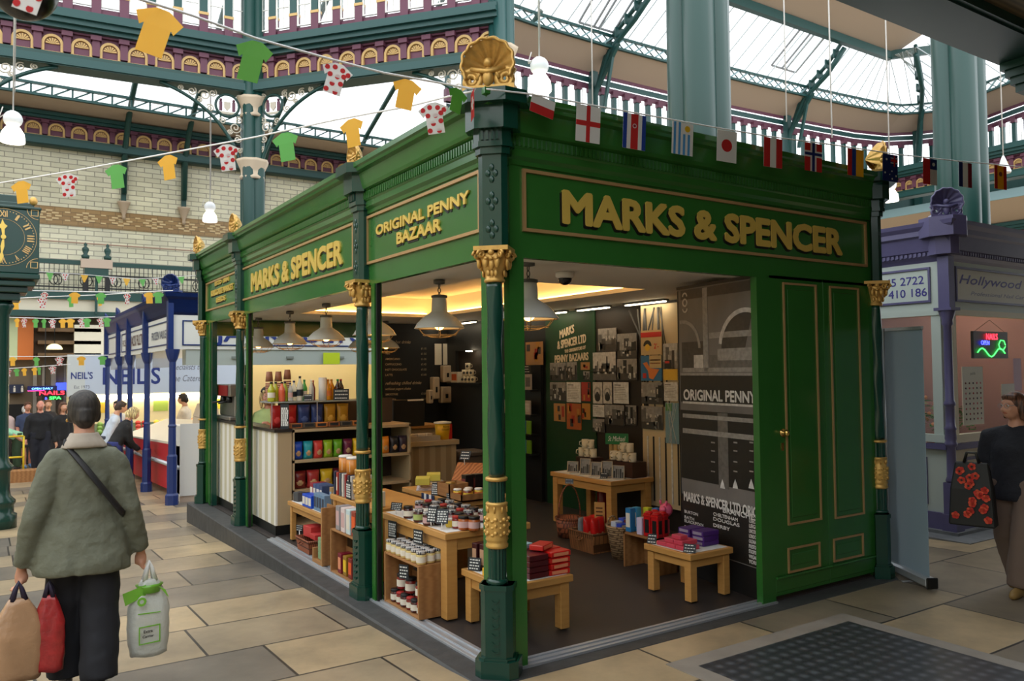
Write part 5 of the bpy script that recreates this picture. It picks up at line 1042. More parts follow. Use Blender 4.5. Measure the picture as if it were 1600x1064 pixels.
for k_,(x,h,r,bm,cm,lm,lb) in enumerate(((.60,.21,.04,LIMEB,LIDB,LBL,'squat lime juice bottle with white label'),(.68,.21,.035,LIMEB,LIDB,None,'slim yellow juice bottle'),(.745,.21,.035,PNK,LIDB,None,'pink juice bottle'),(.81,.21,.035,LIMEB,LIDB,None,'yellow juice bottle beside the water bottles'),(.865,.2,.026,CLR,CAPN,LBLP,'small water bottle with navy cap'),(.935,.22,.035,CLR,CAPN,CHALK,'water bottle with patterned label'),(1.0,.27,.035,CLR,LIDB,CHALK,'tall water bottle with black cap'),(1.085,.23,.032,GRB,CAPG,LBL,'green bottle with green cap'),(1.165,.23,.028,CLR,LIDW,None,'clear bottle with white cap beside the paper roll'),(1.215,.22,.022,JAMR,LIDR,None,'slim red bottle half behind the paper roll'),(1.41,.23,.036,OJ,CAPO,MATS['orange_label'],'orange drink bottle nearest the paper roll'),(1.485,.23,.036,OJ,CAPO,None,'orange drink bottle next to the cola'),(1.555,.23,.036,COLA,CAPG,LBL,'cola bottle with green cap'),(1.625,.23,.036,COLA,LIDR,LBLP,'cola bottle with red cap'))):
    put(bottle(h,r,bm,cm,lm),(.12+(x-.6)*.78,4.72+.05*(k_%2),gs),0,lb+' on the glass shelf','drink bottles on the glass shelf')
t=thing('paper_roll','white kitchen paper roll standing among the bottles','paper roll',(.69,4.72,gs)); MB().lathe([(.045,0),(.045,.25),(.02,.25),(.02,.24)],CLOTH,n=18).build('roll',t)
card('dark chalk sign before the cola bottles on the glass shelf',(.87,4.63,gs),-.5,.17,.12,-.1,lines=3); card('black chalk card among the bottles',(.49,4.63,gs),-.5,.09,.07,-.1,lines=2); card('tall chalk strip on the counter end before the blonde assistant',(.20,4.515,1.1045),-.6,.09,.26,0,lines=8)
def cups(x,y,z,n,label): 
    t=thing('cup_stack',label,'cup stack',(x,y,z)); 
    MB().lathe([(.042,0),(.03,.11)],mat('brown_cup',(150,96,70),.6),n=14).build('cup',t)
    for k in range(n-(0 if n<8 else 0)): MB().lathe([(.043,-.03-.022*k),(.041,-.012-.022*k)],mat('brown_cup_rim',(170,116,90),.6),n=14).build('cup_rim',t)
    return t
for k_,(x,y,z) in enumerate(((.16,4.93,1.60),(.26,4.93,1.60),(.36,4.93,1.62))): cups(x,y,z,8,f'stack of brown paper cups behind the bottles, {ORD[k_]} from the counter')
b=MB().box((.1,4.88,1.388),(.42,4.98,1.392),ALU); 
for x in (.16,.26,.36): b.tube([(x,4.93,1.388),(x,4.93,1.39)],.03,mat('brown_cup_rim'),10)
tag(b.build('cup_rack'),'metal rack under the paper cup stacks behind the bottles','cup rack')
# coffee machine
t=thing('coffee_machine','steel and red coffee machine on the far counter end','coffee machine',(.18,6.70,1.1035)); STE=mat('brushed_steel',(150,146,140),.3,me=.7)
MB().box((-.09,-.35,.0),(.09,.4,.05),STE).box((-.03,-.35,.05),(.18,.4,.42),STE).box((-.09,-.35,.3),(.18,.4,.45),STE).build('body',t,bv=.01); MB().box((-.1,-.25,.31),(-.09,.3,.44),mat('machine_red',(140,20,26),.3)).build('red_panel',t)
for y in (-.2,.1): MB().tube([(-.06,y,.3),(-.06,y,.22)],.03,BLACK,10).tube([(-.06,y,.24),(-.19,y,.22)],.012,BLACK,6).build('group_head',t)
MB().tube([(-.08,.33,.3),(-.11,.34,.15),(-.1,.34,.06)],.008,STE,6).build('steam_wand',t)
# till counter
t=thing('till_counter','taupe striped till counter at the back of the shop','counter',(1.7,4.9,.003)); MB().box((0,0,.08),(.78,.02,.78),TAUS).build('striped_front',t); MB().box((0,.02,.0),(.78,.55,.78),TAUPE).build('carcass',t); MB().box((-.03,-.03,.78),(.81,.58,.84),TAUPE).build('worktop',t,bv=.003); MB().box((.06,.0,.84),(.56,.14,.9),mat('grey_tray',(176,166,150),.5)).build('sweet_tray',t)
for k_ in range(4): put(carton(.09,.09,.03,mat('cream_parcel',(206,196,180),.5),None,None,'sweet_parcel','parcel'),(1.80+.105*k_,4.97,.9035),.1*k_,f'cream wrapped parcel on the till tray, {ORD[k_]} from the shelf unit','parcels on the till tray')
t=thing('till_screen','black till screen facing the shop at the back counter','till',(2.02,5.3,.8435)); MB().box((-.15,-.1,0),(.15,.12,.03),BLACK).box((-.03,.0,.03),(.03,.05,.2),BLACK).build('stand',t); MB().box((-.22,-.02,.16),(.22,.03,.5),BLACK).build('screen',t,bv=.01); MB().box((-.02,-.024,.48),(.2,.0,.5),LIDW).build('top_strip',t)
t=thing('charity_bucket','yellow and red collection bucket on the till counter','bucket',(2.36,5.03,.8445)); MB().lathe([(.085,0),(.1,.2)],mat('bucket_yellow',(226,180,30),.4),n=20).build('body',t); MB().lathe([(.108,.195),(.112,.2),(.112,.215),(.02,.225)],LIDW,n=20).build('lid',t); MB().box((.02,-.065,.0),(.1,.07,.19),mat('bucket_red',(190,40,30),.4)).build('red_side',t)
T=frame((0,-.098,0),(1,0,0),(0,0,1)); MB().text('PLEASE',.02,BLACK,T@Matrix.Translation((0,.15,0)),off=.01).text('COLLECT',.02,BLACK,T@Matrix.Translation((0,.115,0)),off=.01).build('lettering',t)
t=thing('waste_bin','dark taupe waste bin beside the till counter','bin',(2.72,5.0,.003)); MB().loft([[(-.14,-.17,0),(.14,-.17,0),(.14,.17,0),(-.14,.17,0)],[(-.18,-.2,.62),(.18,-.2,.62),(.18,.2,.62),(-.18,.2,.62)]],mat('bin_taupe',(92,80,72),.5),smooth=False).build('body',t); MB().box((-.2,-.22,.62),(.2,.22,.68),MATS['bin_taupe']).build('lid',t,bv=.015)
# syrups on the back counter
t=thing('back_counter','wooden back counter with syrup bottles under the chalk menu','counter',(1.6,5.95,.003)); MB().box((-.1,0,.0),(1.2,.5,.92),TAUPE).box((-.14,-.04,.92),(1.25,.5,.96),OAK).build('carcass',t)
for k_ in range(6): put(bottle(.28,.035,(AMB,CLR,COLA,AMB,LIMEB,JAMR)[k_],LIDB,LBL),(1.60+.085*k_,6.1,.9635),0,f'syrup bottle under the chalk menu, {ORD[k_]} from the shelf unit','syrup bottles on the back counter')
# chalk menu, notices, dispensers on the end wall (y = 7.18)
t=thing('chalk_menu','large black chalk menu board on the end wall of the shop','menu board',(2.99,KY-.142,.0)); T=frame((-.02,-.012,0),(1,0,0),(0,0,1))
MB().box((-.47,.0,1.0),(.35,-.012,2.3),mat('menu_black',(16,17,18),.6)).build('board',t); q=MB(); CH2=mat('chalk_tan',(196,174,146),.8)
for k_,(s,z,h,sh) in enumerate((('piping hot drinks',2.12,.045,.35),('ESPRESSO',2.03,.03,0),('TEA',1.95,.03,0),('AMERICANO',1.87,.03,0),('CAPPUCCINO',1.79,.03,0),('HOT CHOCOLATE',1.71,.03,0),('LATTE',1.63,.03,0),('refreshing chilled drinks',1.50,.045,.35),('without yogurt shake',1.42,.035,.35),('SMOOTHIE',1.34,.03,0),('ICED TEA',1.26,.03,0),('soft drinks',1.14,.04,.35))):
    vs,_=text_geo(s); w_=(max(v[0] for v in vs)-min(v[0] for v in vs))*h/max(v[1] for v in text_geo('H')[0])*.95; q.text(s,h,CH2,T@Matrix.Translation((-.42+w_/2,z,.001)),shear=sh,w=w_,off=.004)
    if h<.032: q.text('£1.%d5'%(k_%9),.028,CH2,T@Matrix.Translation((.22,z,.001)))
q.build('chalk_writing',t)
def endwall(name,label,cat,px0,py0,px1,py1,dep,m,bv=0,group=None):
    y=KY-.156; a=QY(px0,py0,y);c=QY(px1,py1,y); t=thing(name,label,cat,((a.x+c.x)/2,y,min(a.z,c.z)),0,group); w_=abs(c.x-a.x);h_=abs(a.z-c.z)
    MB().box((-w_/2,-dep,0),(w_/2,-.001,h_),m).build('body',t,bv=bv,seg=3); return t,w_,h_
PLAS=mat('ivory_plastic',(200,180,156),.4)
for k_,(x0,x1) in enumerate(((679,690),(692,702))): endwall('menu_sheet',('white printed sheet nearer the chalk menu','white printed sheet nearer the mug niche')[k_],'notice',x0,537,x1,570,.004,LBL,0,'printed sheets on the end wall')
for k_,(a,lb) in enumerate((((687,571,701,597),'rounded ivory soap dispenser below the printed sheets'),((671,589,682,623),'tall ivory towel dispenser on the end wall'),((684,604,701,629),'wide ivory paper dispenser on the end wall'),((665,609,672,630),'small ivory dispenser nearest the chalk menu'))):
    t,w_,h_=endwall('wall_dispenser',lb,'dispenser',*a,.12,PLAS,.02,'ivory dispensers'); MB().box((-w_*.12,-.125,h_*.3),(w_*.12,-.12,h_*.55),BLACK).build('window_slot',t)
# mug niche
MB().box((3.605,5.92,1.50),(3.66,6.88,1.52),PITCH); 
def mugp(h=.095,r=.04):
    t=thing('printed_mug','x','mug'); MB().lathe([(r*.9,0),(r,.01),(r,h),(r*.92,h),(r*.9,.02)],mat('mug_cream',(220,208,184),.3),n=16).build('body',t); MB().tube([(r,0,h*.8),(r+.03,0,h*.75),(r+.034,0,h*.4),(r,0,h*.25)],.006,mat('mug_cream'),6).build('handle',t); MB().ring((0,0),.02,.001,.001,mat('mug_print',(60,60,60),.5),frame((-r*.72,-r*.72,h*.5),(1,-1,0),(0,0,1)),n=10).build('print',t); return t
MUG=mugp()
t=thing('niche_shelf','dark recessed shelf for mugs in the back wall','shelf',(3.53,6.4,1.5)); MB().box((-.1,-.48,0),(.068,.48,.02),PITCH).build('board',t)
for k_,(y,z) in enumerate(((6.2,0),(6.3,0),(6.4,0),(6.5,0),(6.25,.097),(6.35,.097),(6.45,.097),(6.35,.194))): inst(MUG,(3.5,y,1.5215+z),0,f'printed mug in the pyramid on the niche shelf, {["bottom row","middle row","top"][0 if k_<4 else 1 if k_<7 else 2]}'+(f', {ORD[k_ if k_<4 else k_-4]} from the green panel' if k_<7 else ''),'mugs in the niche')
put(carton(.1,.2,.16,LBL if 0 else mat('cream_parcel'),'x',mat('orange_print',(200,90,40),.5),'gift_box'),(3.5,6.68,1.5215),0,'cream and orange gift box beside the mug pyramid in the niche')
endl=thing('spot_light','small warm spot light over the mug niche','spot light',(3.55,6.4,1.98)); MB().lathe([(.05,0),(.05,.015)],TUBE,n=14).build('lamp',endl)
# ---------------------------------------------------------------- wall of photographs (back wall, x = 3.6)
GREY=[mat(f'photo_grey_{k}',(v,v-3,v-6),.5,var=.28,sc_=26) for k,v in enumerate((28,60,96,140,186,222))]
def art(px0,py0,px1,py1,label,kind,x=3.583,name='wall_photo',cat='photograph',group='photographs on the back wall'):
    a=QX(px0,py0,x);c=QX(px1,py1,x); y1,y0=max(a.y,c.y),min(a.y,c.y); z0,z1=min(a.z,c.z),max(a.z,c.z); w_=y1-y0;h_=z1-z0
    t=thing(name,label,cat,(x,(y0+y1)/2,z0),0,group); T=frame((0,w_/2,0),(0,-1,0),(0,0,1)); b=MB(); r_=random.Random(int(px0*7+py0))
    base={'photo':GREY[3],'text':GREY[5],'portrait':GREY[4],'city':GREY[4],'red':mat('poster_red',(172,52,36),.5),'orange':mat('poster_orange',(180,96,44),.5),'yellow':mat('poster_ochre',(186,130,50),.5),'map':mat('map_blue',(120,156,172),.5),'two':mat('poster_tan',(206,178,130),.5),'blue':mat('poster_blue',(52,118,170),.5),'bus':GREY[4],'frame':mat('frame_tan',(176,130,80),.5)}[kind]
    b.box((0,0,0),(w_,h_,.008),base,T); b.build('print',t); q=MB(); E=lambda x0,z0,x1,z1,m,d=.0095:q.box((x0*w_,z0*h_,.008),(x1*w_,z1*h_,d),m,T)
    if kind in('photo','bus'):
        E(0,.0,1,.32,GREY[1]); x_=0
        while x_<1:
            d_=r_.uniform(.08,.25); E(x_,.3,min(1,x_+d_),r_.uniform(.45,.95),GREY[r_.randrange(0,4)]); x_+=d_
        for k in range(7): a_=r_.random()*.85; E(a_,r_.uniform(.02,.2),a_+.1,r_.uniform(.22,.42),GREY[r_.randrange(0,6)],.0105)
        for k in range(5): a_=r_.random()*.9; E(a_,r_.uniform(.45,.6),a_+.05,r_.uniform(.6,.7),GREY[4],.0105)
    elif kind=='city':
        E(0,0,1,.3,GREY[2]); 
        for k in range(11): E(k/11,.25,(k+1)/11,.42+.12*math.sin(k*2.1),GREY[1])
        E(.6,.3,.66,.85,GREY[1]); E(.2,.3,.23,.68,GREY[1]); E(.4,.4,.75,.6,GREY[1])
        for k in range(6): E(.05+k*.16,.22,.13+k*.16,.29,GREY[5 if k%2 else 0],.0105)
    elif kind=='text':
        E(.08,.84,.5,.88,GREY[1])
        for k in range(8): E(.08,.74-.08*k,r_.uniform(.7,.92),.76-.08*k,GREY[3])
    elif kind=='portrait': q.ring((w_*.5,h_*.5),w_*.4,.001,.0095,GREY[3],T,n=16); q.ring((w_*.5,h_*.3),w_*.3,.001,.0105,GREY[0],T,n=12); q.ring((w_*.5,h_*.56),w_*.2,.001,.0112,GREY[4],T,n=12); q.ring((w_*.5,h_*.47),w_*.14,.001,.0115,GREY[1],T,n=10)
    elif kind=='map':
        for k in range(9): q.bar(T@Vector((r_.random()*w_,0,.009)),T@Vector((r_.random()*w_,h_,.009)),.004,.002,GREY[5])
        E(.05,.8,.5,.98,mat('map_green',(90,150,80),.5))
    elif kind=='two':
        E(0,.72,1,.92,mat('poster_bright_red',(206,44,36),.5)); q.ring((w_*.32,h_*.36),w_*.2,.001,.0095,GREY[0],T,0,PI,12); q.ring((w_*.32,h_*.3),w_*.12,.001,.0105,mat('poster_yellow',(232,190,60),.5),T,n=12); q.text("2'-",h_*.2,MATS['poster_bright_red'],T@Matrix.Translation((w_*.75,h_*.25,.0105)),off=.02)
    elif kind=='blue':
        E(.42,.5,1,1,MATS['poster_tan']); E(.45,.8,.95,.84,MATS['poster_bright_red']); E(.45,.68,.95,.71,MATS['poster_bright_red']); q.prism([(w_*.1,h_*.7),(w_*.3,h_*.75),(w_*.45,h_*.5),(w_*.9,h_*.45),(w_*.6,h_*.05),(w_*.4,h_*.1),(w_*.35,h_*.4)],.0095,mat('poster_orange_bright',(226,130,60),.5),T); E(.1,.1,.26,.3,MATS['poster_bright_red'],.0105)
    else:
        for k in range(6): a_=r_.random()*.8;c_=r_.random()*.7; E(a_,c_,a_+.2,c_+.3,(MATS.get('poster_ochre') or base,mat('poster_red',(172,52,36),.5),GREY[1])[k%3])
    if kind=='bus': E(0,0,1,.3,mat('poster_yellow',(232,190,60),.5),.0112); E(.1,.32,.6,.55,GREY[0],.0115); E(.12,.46,.45,.52,mat('poster_bright_red',(206,44,36),.5),.0125)
    q.build('picture',t); return t
for a in ((935,514,964,549,'black and white photo of a shop arcade, topmost on the back wall','photo'),(965,522,996,559,'black and white photo of a shop corner, upper right of the arcade photo','photo'),(965,561,996,594,'wide photo of a crowd in a hall, under the shop corner photo','photo'),(927,551,963,594,'large city skyline photo with a spire','city'),(860,567,885,595,'photo of an old market interior under the painted shop name','photo'),(886,566,902,594,'narrow tan photo of a shelf of goods','photo'),(908,566,922,578,'small tan framed picture above the tiny framed photo','frame'),(912,580,922,594,'tiny framed photo below the small tan frame','photo'),(860,597,885,627,'photo of a covered street, beside the text sheet','photo'),(886,597,908,629,'white text sheet beside the red booklet','text'),(909,597,923,627,'red booklet on the green panel','red'),(927,597,942,631,'oval portrait of a bearded person, first of the two portraits','portrait'),(943,597,957,631,'oval portrait of a bearded person, second of the two portraits','portrait'),(959,597,983,631,'wide white text sheet beside the portraits','text'),(866,630,884,659,'four small tan and blue pictures mounted together','frame'),(886,630,909,672,'tall orange and red picture of a street scene','orange'),(910,630,923,656,'small ochre picture beside the orange one','yellow'),(927,632,945,652,'small white text card under the portraits','text'),(946,632,976,665,'photo of a long building under the wide text sheet','photo'),(978,633,995,665,'rounded narrow photo at the edge of the photo wall','photo'),(927,654,945,676,'lowest small photo on the back wall','photo')): art(*a)
# bamboo panel strip with posters
t=thing('picture_panel','tall beige panel printed with dark branches beside the mural','picture panel',(3.50,2.45,0)); a=QX(1001,478,3.5);c=QX(1068,700,3.5); MB().box((0,c.y-2.75,.25),(.08,a.y-2.45,2.38),mat('panel_beige',(206,186,150),.6)).build('panel',t)
q=MB(); Lw=(a.y-c.y)
for k in range(9): y_=c.y-2.45+.12+Lw*rnd.uniform(.05,.8); q.tube([(-.004,y_,1.3),(-.004,y_+rnd.uniform(-.1,.1),1.8),(-.004,y_+rnd.uniform(-.25,.25),2.35)],rnd.uniform(.004,.014),GREY[1],5,flat=1)
for k in range(10): y_=c.y-2.75+(a.y-c.y+.3)*k/10; q.box((-.006,y_+.0,.3),(-.001,y_+.02,.98),GREY[5 if k%2 else 0])
q.build('branches',t)
for a in ((1002,517,1035,554,'tan poster with a red band and a price figure','two'),(1002,556,1035,595,'blue poster with an orange map shape','blue'),(1037,537,1060,594,'poster with a vehicle photo above yellow and red shapes','bus'),(1003,597,1036,632,'large street photo on the beige panel','photo'),(1003,634,1036,672,'photo of market stalls low on the beige panel','photo'),(1038,597,1060,627,'white text sheet above the street map','text'),(1040,629,1062,694,'pale blue street map poster','map')): art(*a,x=3.478,name='wall_poster',cat='poster',group='posters on the beige panel')
# painted shop name on the green panel
t=thing('painted_sign','hand lettered cream shop name on the green back panel','painted sign',(3.584,3.98,0)); T=frame((0,0,0),(0,-1,0),(0,0,1)); q=MB(); CLET=mat('cream_lettering',(224,206,176),.6)
for s,cx,z,h,w_,arc in (('MARKS',-.06,2.12,.10,.30,lambda x:x*.22),('& SPENCER LTD',.03,1.99,.10,.58,lambda x:x*.12),('THE ORIGINATORS OF',.1,1.925,.04,.42,lambda x:x*.1),('PENNY BAZAARS',.02,1.80,.09,.68,lambda x:x*.04)): q.text(s,h,CLET,T@Matrix.Translation((cx,z,.003)),off=.03,w=w_,arch=arc,d=.003)
q.build('lettering',t)
# rack of cards and towels at the back wall
t=thing('card_rack','tall black rack of tea towels and green seed packets on the back wall','display rack',(3.45,4.95,.003)); MB().box((.1,-.38,0),(.14,.45,1.95),PITCH).build('back_board',t)
for z in (1.42,1.1,.85,.6): MB().box((-.05,-.36,z),(.1,.43,z+.02),PITCH).build('shelf',t)
for k_ in range(4): put(carton(.02,.14,.2,mat('tea_towel_print',(176,166,158),.6),'x',GREY[2],'tea_towel','tea towel'),(3.42,4.66+.17*k_,1.4435),0,f'printed tea towel on the top rack shelf, {ORD[k_]} from the green panel','tea towels on the rack')
for k_ in range(4): put(carton(.02,.13,.18,mat('tea_towel_print'),'x',GREY[4],'tea_towel','tea towel'),(3.42,4.68+.16*k_,1.1235),0,f'printed tea towel on the second rack shelf, {ORD[k_]} from the green panel','tea towels on the rack')
for r_ in range(2):
    for k_ in range(5): put(carton(.02,.09,.17,mat(f'seed_{k_%3}',((110,160,40),(70,110,170),(150,190,60))[k_%3],.4),'x',LBL if k_%2 else None,'seed_packet','packet'),(3.42,4.66+.11*k_,.8735-.25*r_),.1,f'bright seed packet on the {"upper" if r_==0 else "lower"} packet shelf of the rack, {ORD[k_]} from the green panel','seed packets on the rack')
art(822,535,849,570,'framed pale blue and brown picture above the rack','blue' if 0 else 'frame',x=3.535)
card('grey header sign lettered in chalk above the tea towels',(3.40,4.75,1.66),-PI/2+.2,.28,.1,0,lines=3)
# ---------------------------------------------------------------- photo mural by the door
A=Vector((2.45,1.0,0));Bm=Vector((2.292,.07,0)); ux=(Bm-A).normalized(); MT=frame((A.x,A.y,0),ux,(0,0,1)); WM=(Bm-A).length; Mi=MT.inverted()
def MU(px,py):
    d=ray(px,py); n=MT.to_3x3()@Vector((0,0,1)); t_=((A-CAM).dot(n))/d.dot(n); p=Mi@(CAM+d*t_); return p.x,p.y
mural=thing('photo_mural','tall black and white photo mural of an old shop front by the doors','photo mural',(2.3,.55,.23)); off=Vector((-2.3,-.55,-.23)); M2=Matrix.Translation(off)@MT
PH=patterned('mural_tone','noise',[(58,56,56),(118,114,112),(84,81,80)],(2.2,2.2,1.2),ro=.5,det=8); MB().box((0,.23,-.0),(WM,2.372,.004),PH,M2).build('print',mural); q=MB(); G=GREY
def mr(x0,y0,x1,y1,m,d=.0055): a=MU(x0,y0);c=MU(x1,y1); q.box((max(0,min(a[0],c[0])),min(a[1],c[1]),.004),(min(WM,max(a[0],c[0])),min(2.35,max(a[1],c[1])),d),m,M2)
mr(1064,640,1187,770,G[0]); mr(1064,585,1187,634,G[0]); mr(1064,770,1187,888,G[0],.005); mr(1064,583,1187,587,G[3],.007); mr(1068,630,1187,633,G[4],.007); mr(1068,652,1187,655,G[3],.007); mr(1068,676,1187,681,G[3],.007); mr(1122,645,1140,765,G[2],.0065); mr(1109,520,1187,524,G[3],.007); mr(1109,555,1187,575,G[2],.0062); mr(1068,575,1187,581,G[3],.0068); mr(1098,450,1108,580,G[3],.0068); mr(1064,447,1187,452,G[1],.0066)
mr(1066,535,1100,575,G[1],.006); mr(1085,555,1100,576,G[4],.0065); mr(1060,447,1064,888,BLACK,.0062)
for (a_,c_) in (((1122,562),(1187,545)),): mr(a_[0],c_[1],c_[0],a_[1],G[3],.0064)
ca=MU(1165,545); a1_=math.acos(min(1,(WM-.01-ca[0])/.31)); q.ring(ca,.31,.275,.0072,G[4],M2,a1_,PI*.95,22); q.ring(ca,.275,.001,.0058,G[1],M2,math.acos(min(1,(WM-.01-ca[0])/.275)),PI,22); ca2=MU(1068,545); q.ring(ca2,.24,.21,.0072,G[3],M2,0,PI*.55,14)
cz=MU(1071,473); q.ring(cz,.035,.022,.0075,G[4],M2,n=18); q.ring((cz[0],cz[1]+.05),.035,.022,.0076,G[4],M2,0,PI,12); q.ring((cz[0],cz[1]-.05),.035,.022,.0076,G[4],M2,PI,2*PI,12)
for py in (690,703,720,735): 
    for px in (1115,1150,1175): mr(px-3,py,px+3,py+3,G[3],.0068)
for px in (1130,1150,1175): c_=MU(px,757); q.prism([(c_[0]-.03,c_[1]-.03),(c_[0]+.03,c_[1]-.03),(c_[0]+.02,c_[1]),(c_[0],c_[1]+.04),(c_[0]-.02,c_[1])],.003,G[5],M2,.005)
q.build('picture_shapes',mural); q=MB()
def mt(s,px0,px1,py,h,dh=0): 
    a=MU(px0,py);c=MU(px1,py+dh); w_=c[0]-a[0]; q.text(s,h,G[5],M2@Matrix.Translation(((a[0]+c[0])/2,(a[1]+c[1])/2,.0085)),off=.03,w=min(w_,WM-a[0]-.004))
mt('ORIGINAL PENNY',1067,1186,627,.085); mt('MARKS & SPENCER LTD ORIG',1069,1186,787,.075,16); mt('BRANCHES',1130,1186,803,.04,8)
for k,(s,px0,px1) in enumerate((('BURTON',1071,1092),('BATH',1071,1086),('BLACKPOOL',1071,1102),('BURY',1071,1090),('BOLTON',1071,1084),('BIRKENHEAD',1071,1080))): mt(s,px0,px1,802+k*8,.024,3)
for k,(s,px0,px1) in enumerate((('CHELTENHAM',1116,1154),('DOUGLAS',1116,1157),('DERBY',1116,1142))): mt(s,px0,px1,808+k*8,.026,4)
for k in range(9): mt(('LEEDS','LEIGH','LINCOLN','LONDON','OLDHAM','PRESTON','STOCKPORT','WIGAN','YORK')[k],1171,1186,816+k*8,.027,3)
q.build('mural_lettering',mural)
b=MB().box((.004,0,.0),(WM,2.385,-.06),PITCH,MT).box((0,2.36,.0),(WM,2.385,.012),BLACK,MT); tag(b.build('wall_store'),'dark partition behind the photo mural','wall',kind='structure')
# ---------------------------------------------------------------- goods on the shop floor at the back
table('low oak table with pink packets and purple boxes by the photo mural',1.80,2.25,.27,.76,.36,leg=.065,apron=.06)
zz=.3645
pp=carton(.074,.095,.03,mat('pink_packet',(206,72,92),.4),None,None,'sweet_packet','packet')
for k_ in range(10):
    lay=0 if k_<6 else 1 if k_<9 else 2; i_=k_ if k_<6 else k_-6 if k_<9 else 0; inst(pp,(1.875+.08*(i_%2)+.02*lay,.41+.10*(i_//2)+.04*lay,zz+.0315*lay),rnd.uniform(-.06,.06)+1.57*(k_%2)*0,f'pink packet, {ORD[i_]} in the {["bottom","middle","top"][lay]} layer of the pile by the cards','pink packets on the mural table')
pb=carton(.17,.12,.035,mat('purple_carton',(72,34,112),.4),'x',mat('silver_print',(150,140,160),.4),'chocolate_box')
for k_ in range(6): lay=k_//2; inst(pb,(2.145,.45+.14*(k_%2),zz+.0365*lay),rnd.uniform(-.1,.1),f'flat purple chocolate box, {["bottom","middle","top"][lay]} of the {"near" if k_%2==0 else "far"} pile by the mural','purple boxes on the mural table')
card('black price card at the far end of the pink packets',(1.825,.70,zz),RV,.07,.075,-.5,lines=3); card('black price card at the table corner before the pink packets',(1.835,.315,zz),RV,.09,.065,-.5,lines=3)
t=thing('low_shelf','low dark wooden shelf unit holding red kiosk tins by the mural','shelf unit',(2.29,1.20,.003)); MB().box((-.12,-.2,0),(.12,-.18,.3),OAKD).box((-.12,.2,0),(.12,.22,.3),OAKD).box((-.12,-.2,.28),(.12,.22,.3),OAKD).box((.1,-.2,0),(.12,.22,.3),OAKD).build('carcass',t)
def kiosk_tin():
    t=thing('kiosk_tin','x','tin'); RT=mat('tin_red',(190,20,24),.3); b=MB().box((-.035,-.035,0),(.035,.035,.19),RT).box((-.04,-.04,.165),(.04,.04,.175),RT); b.ball((0,0,.19),(.037,.037,.02),RT,12,hi=1,lo=0); b.build('body',t,bv=.003); q=MB()
    for T in (frame((0,-.0355,0),(1,0,0),(0,0,1)),frame((-.0355,0,0),(0,-1,0),(0,0,1))): q.box((-.02,.03,0),(.02,.14,.002),BLACK,T)
    q.build('window',t); return t
kt=kiosk_tin()
for k_,(x,y) in enumerate(((2.215,1.14),(2.215,1.05),(2.29,1.15),(2.29,1.06))): inst(kt,(x,y,.3045),.2,f'red telephone kiosk tin, {["front row far","front row near","back row far","back row near"][k_]} one on the low shelf','red kiosk tins on the low shelf')
for k_,(x,y,c) in enumerate(((2.21,1.37,(40,120,180)),(2.28,1.37,(60,150,200)),(2.205,1.225,(206,196,226)),(2.385,1.23,(44,110,180)),(2.35,1.30,(196,196,40)))): put(carton(.06,.06,.2 if k_!=2 else .14,mat(f'tall_tin_{k_}',c,.4),'x',LBL if k_ in (0,1) else None,'gift_box'),(x,y,.3045),.1,('bright blue tall box at the basket end of the low shelf','lighter blue tall box behind the first on the low shelf','pale lilac box next to the red kiosk tins','blue box behind the red kiosk tins','yellow box at the back of the low shelf')[k_],'boxes on the low shelf')
t=thing('piggy_bank','pink piggy bank perched behind the red kiosk tins by the mural','piggy bank',(2.40,1.13,.003)); PG=mat('piggy_pink',(226,96,130),.3); b=MB().ball((0,0,.5),(.06,.055,.06),PG,16).ball((-.055,-.02,.51),(.03,.03,.03),PG,10); 
for s in (-1,1): b.ball((-.03,s*.035-.0,.562),(.014,.01,.022),PG,8)
b.build('body',t); MB().box((-.02,-.03,.304),(.01,.03,.42),mat('pink_box',(200,90,100),.5)).build('plinth_box',t)
basket('rectangular_basket','rectangular brown wicker basket of red packets under the photo table',(2.37,2.08,.003),.30,.38,.18,WICK)
rp=bag(.09,.24,.07,mat('red_crisp_foil',(200,30,28),.3),FOOD)
for k_,(x,y) in enumerate(((2.32,1.99),(2.32,2.10),(2.41,2.02),(2.42,2.14))): inst(rp,(x,y,.05),rnd.uniform(-.1,.1),f'red snack bag standing in the rectangular basket, {ORD[k_]} from the tall basket','red bags in the basket',(1,1,1.1))
put(bag(.09,.24,.06,mat('silver_foil',(120,130,136),.3),FOOD),(2.33,2.20,.05),.2,'silver bag at the round basket end of the rectangular basket')
t=thing('wooden_sign','small wooden sign board with burnt lettering stuck in the basket','wooden sign',(2.455,2.08,.035)); T=Matrix.Rotation(-.9,4,'Z'); MB().box((-.05,-.006,0),(.05,.006,.4),OAK,T).build('board',t); q=MB(); T2=T@frame((0,-.007,0),(1,0,0),(0,0,1))
for k in range(5): q.box((-.035,.2+.035*k,0),(.03,.212+.035*k,.001),mat('burnt_brown',(90,50,24),.7),T2)
q.build('lettering',t)
t=thing('round_basket','round wicker basket with a tall hoop handle','basket',(2.55,2.68,.003)); MB().lathe([(.12,0),(.145,.19),(.135,.19),(.11,.02)],WICKR,n=24).lathe([(.148,.18),(.152,.19),(.148,.2),(.135,.195)],WICKR,n=24,cap=False).build('woven_body',t); MB().tube([(.14*math.cos(a),-.0+.0,.19+.33*math.sin(a)) for a in [PI*k/14 for k in range(15)]],.008,WICKR,6).build('hoop_handle',t)
card('white clip price card on the round basket handle',(2.55,2.675,.535),RV,.09,.05,0,lines=2,m=mat('slate_card',(90,98,112),.5))
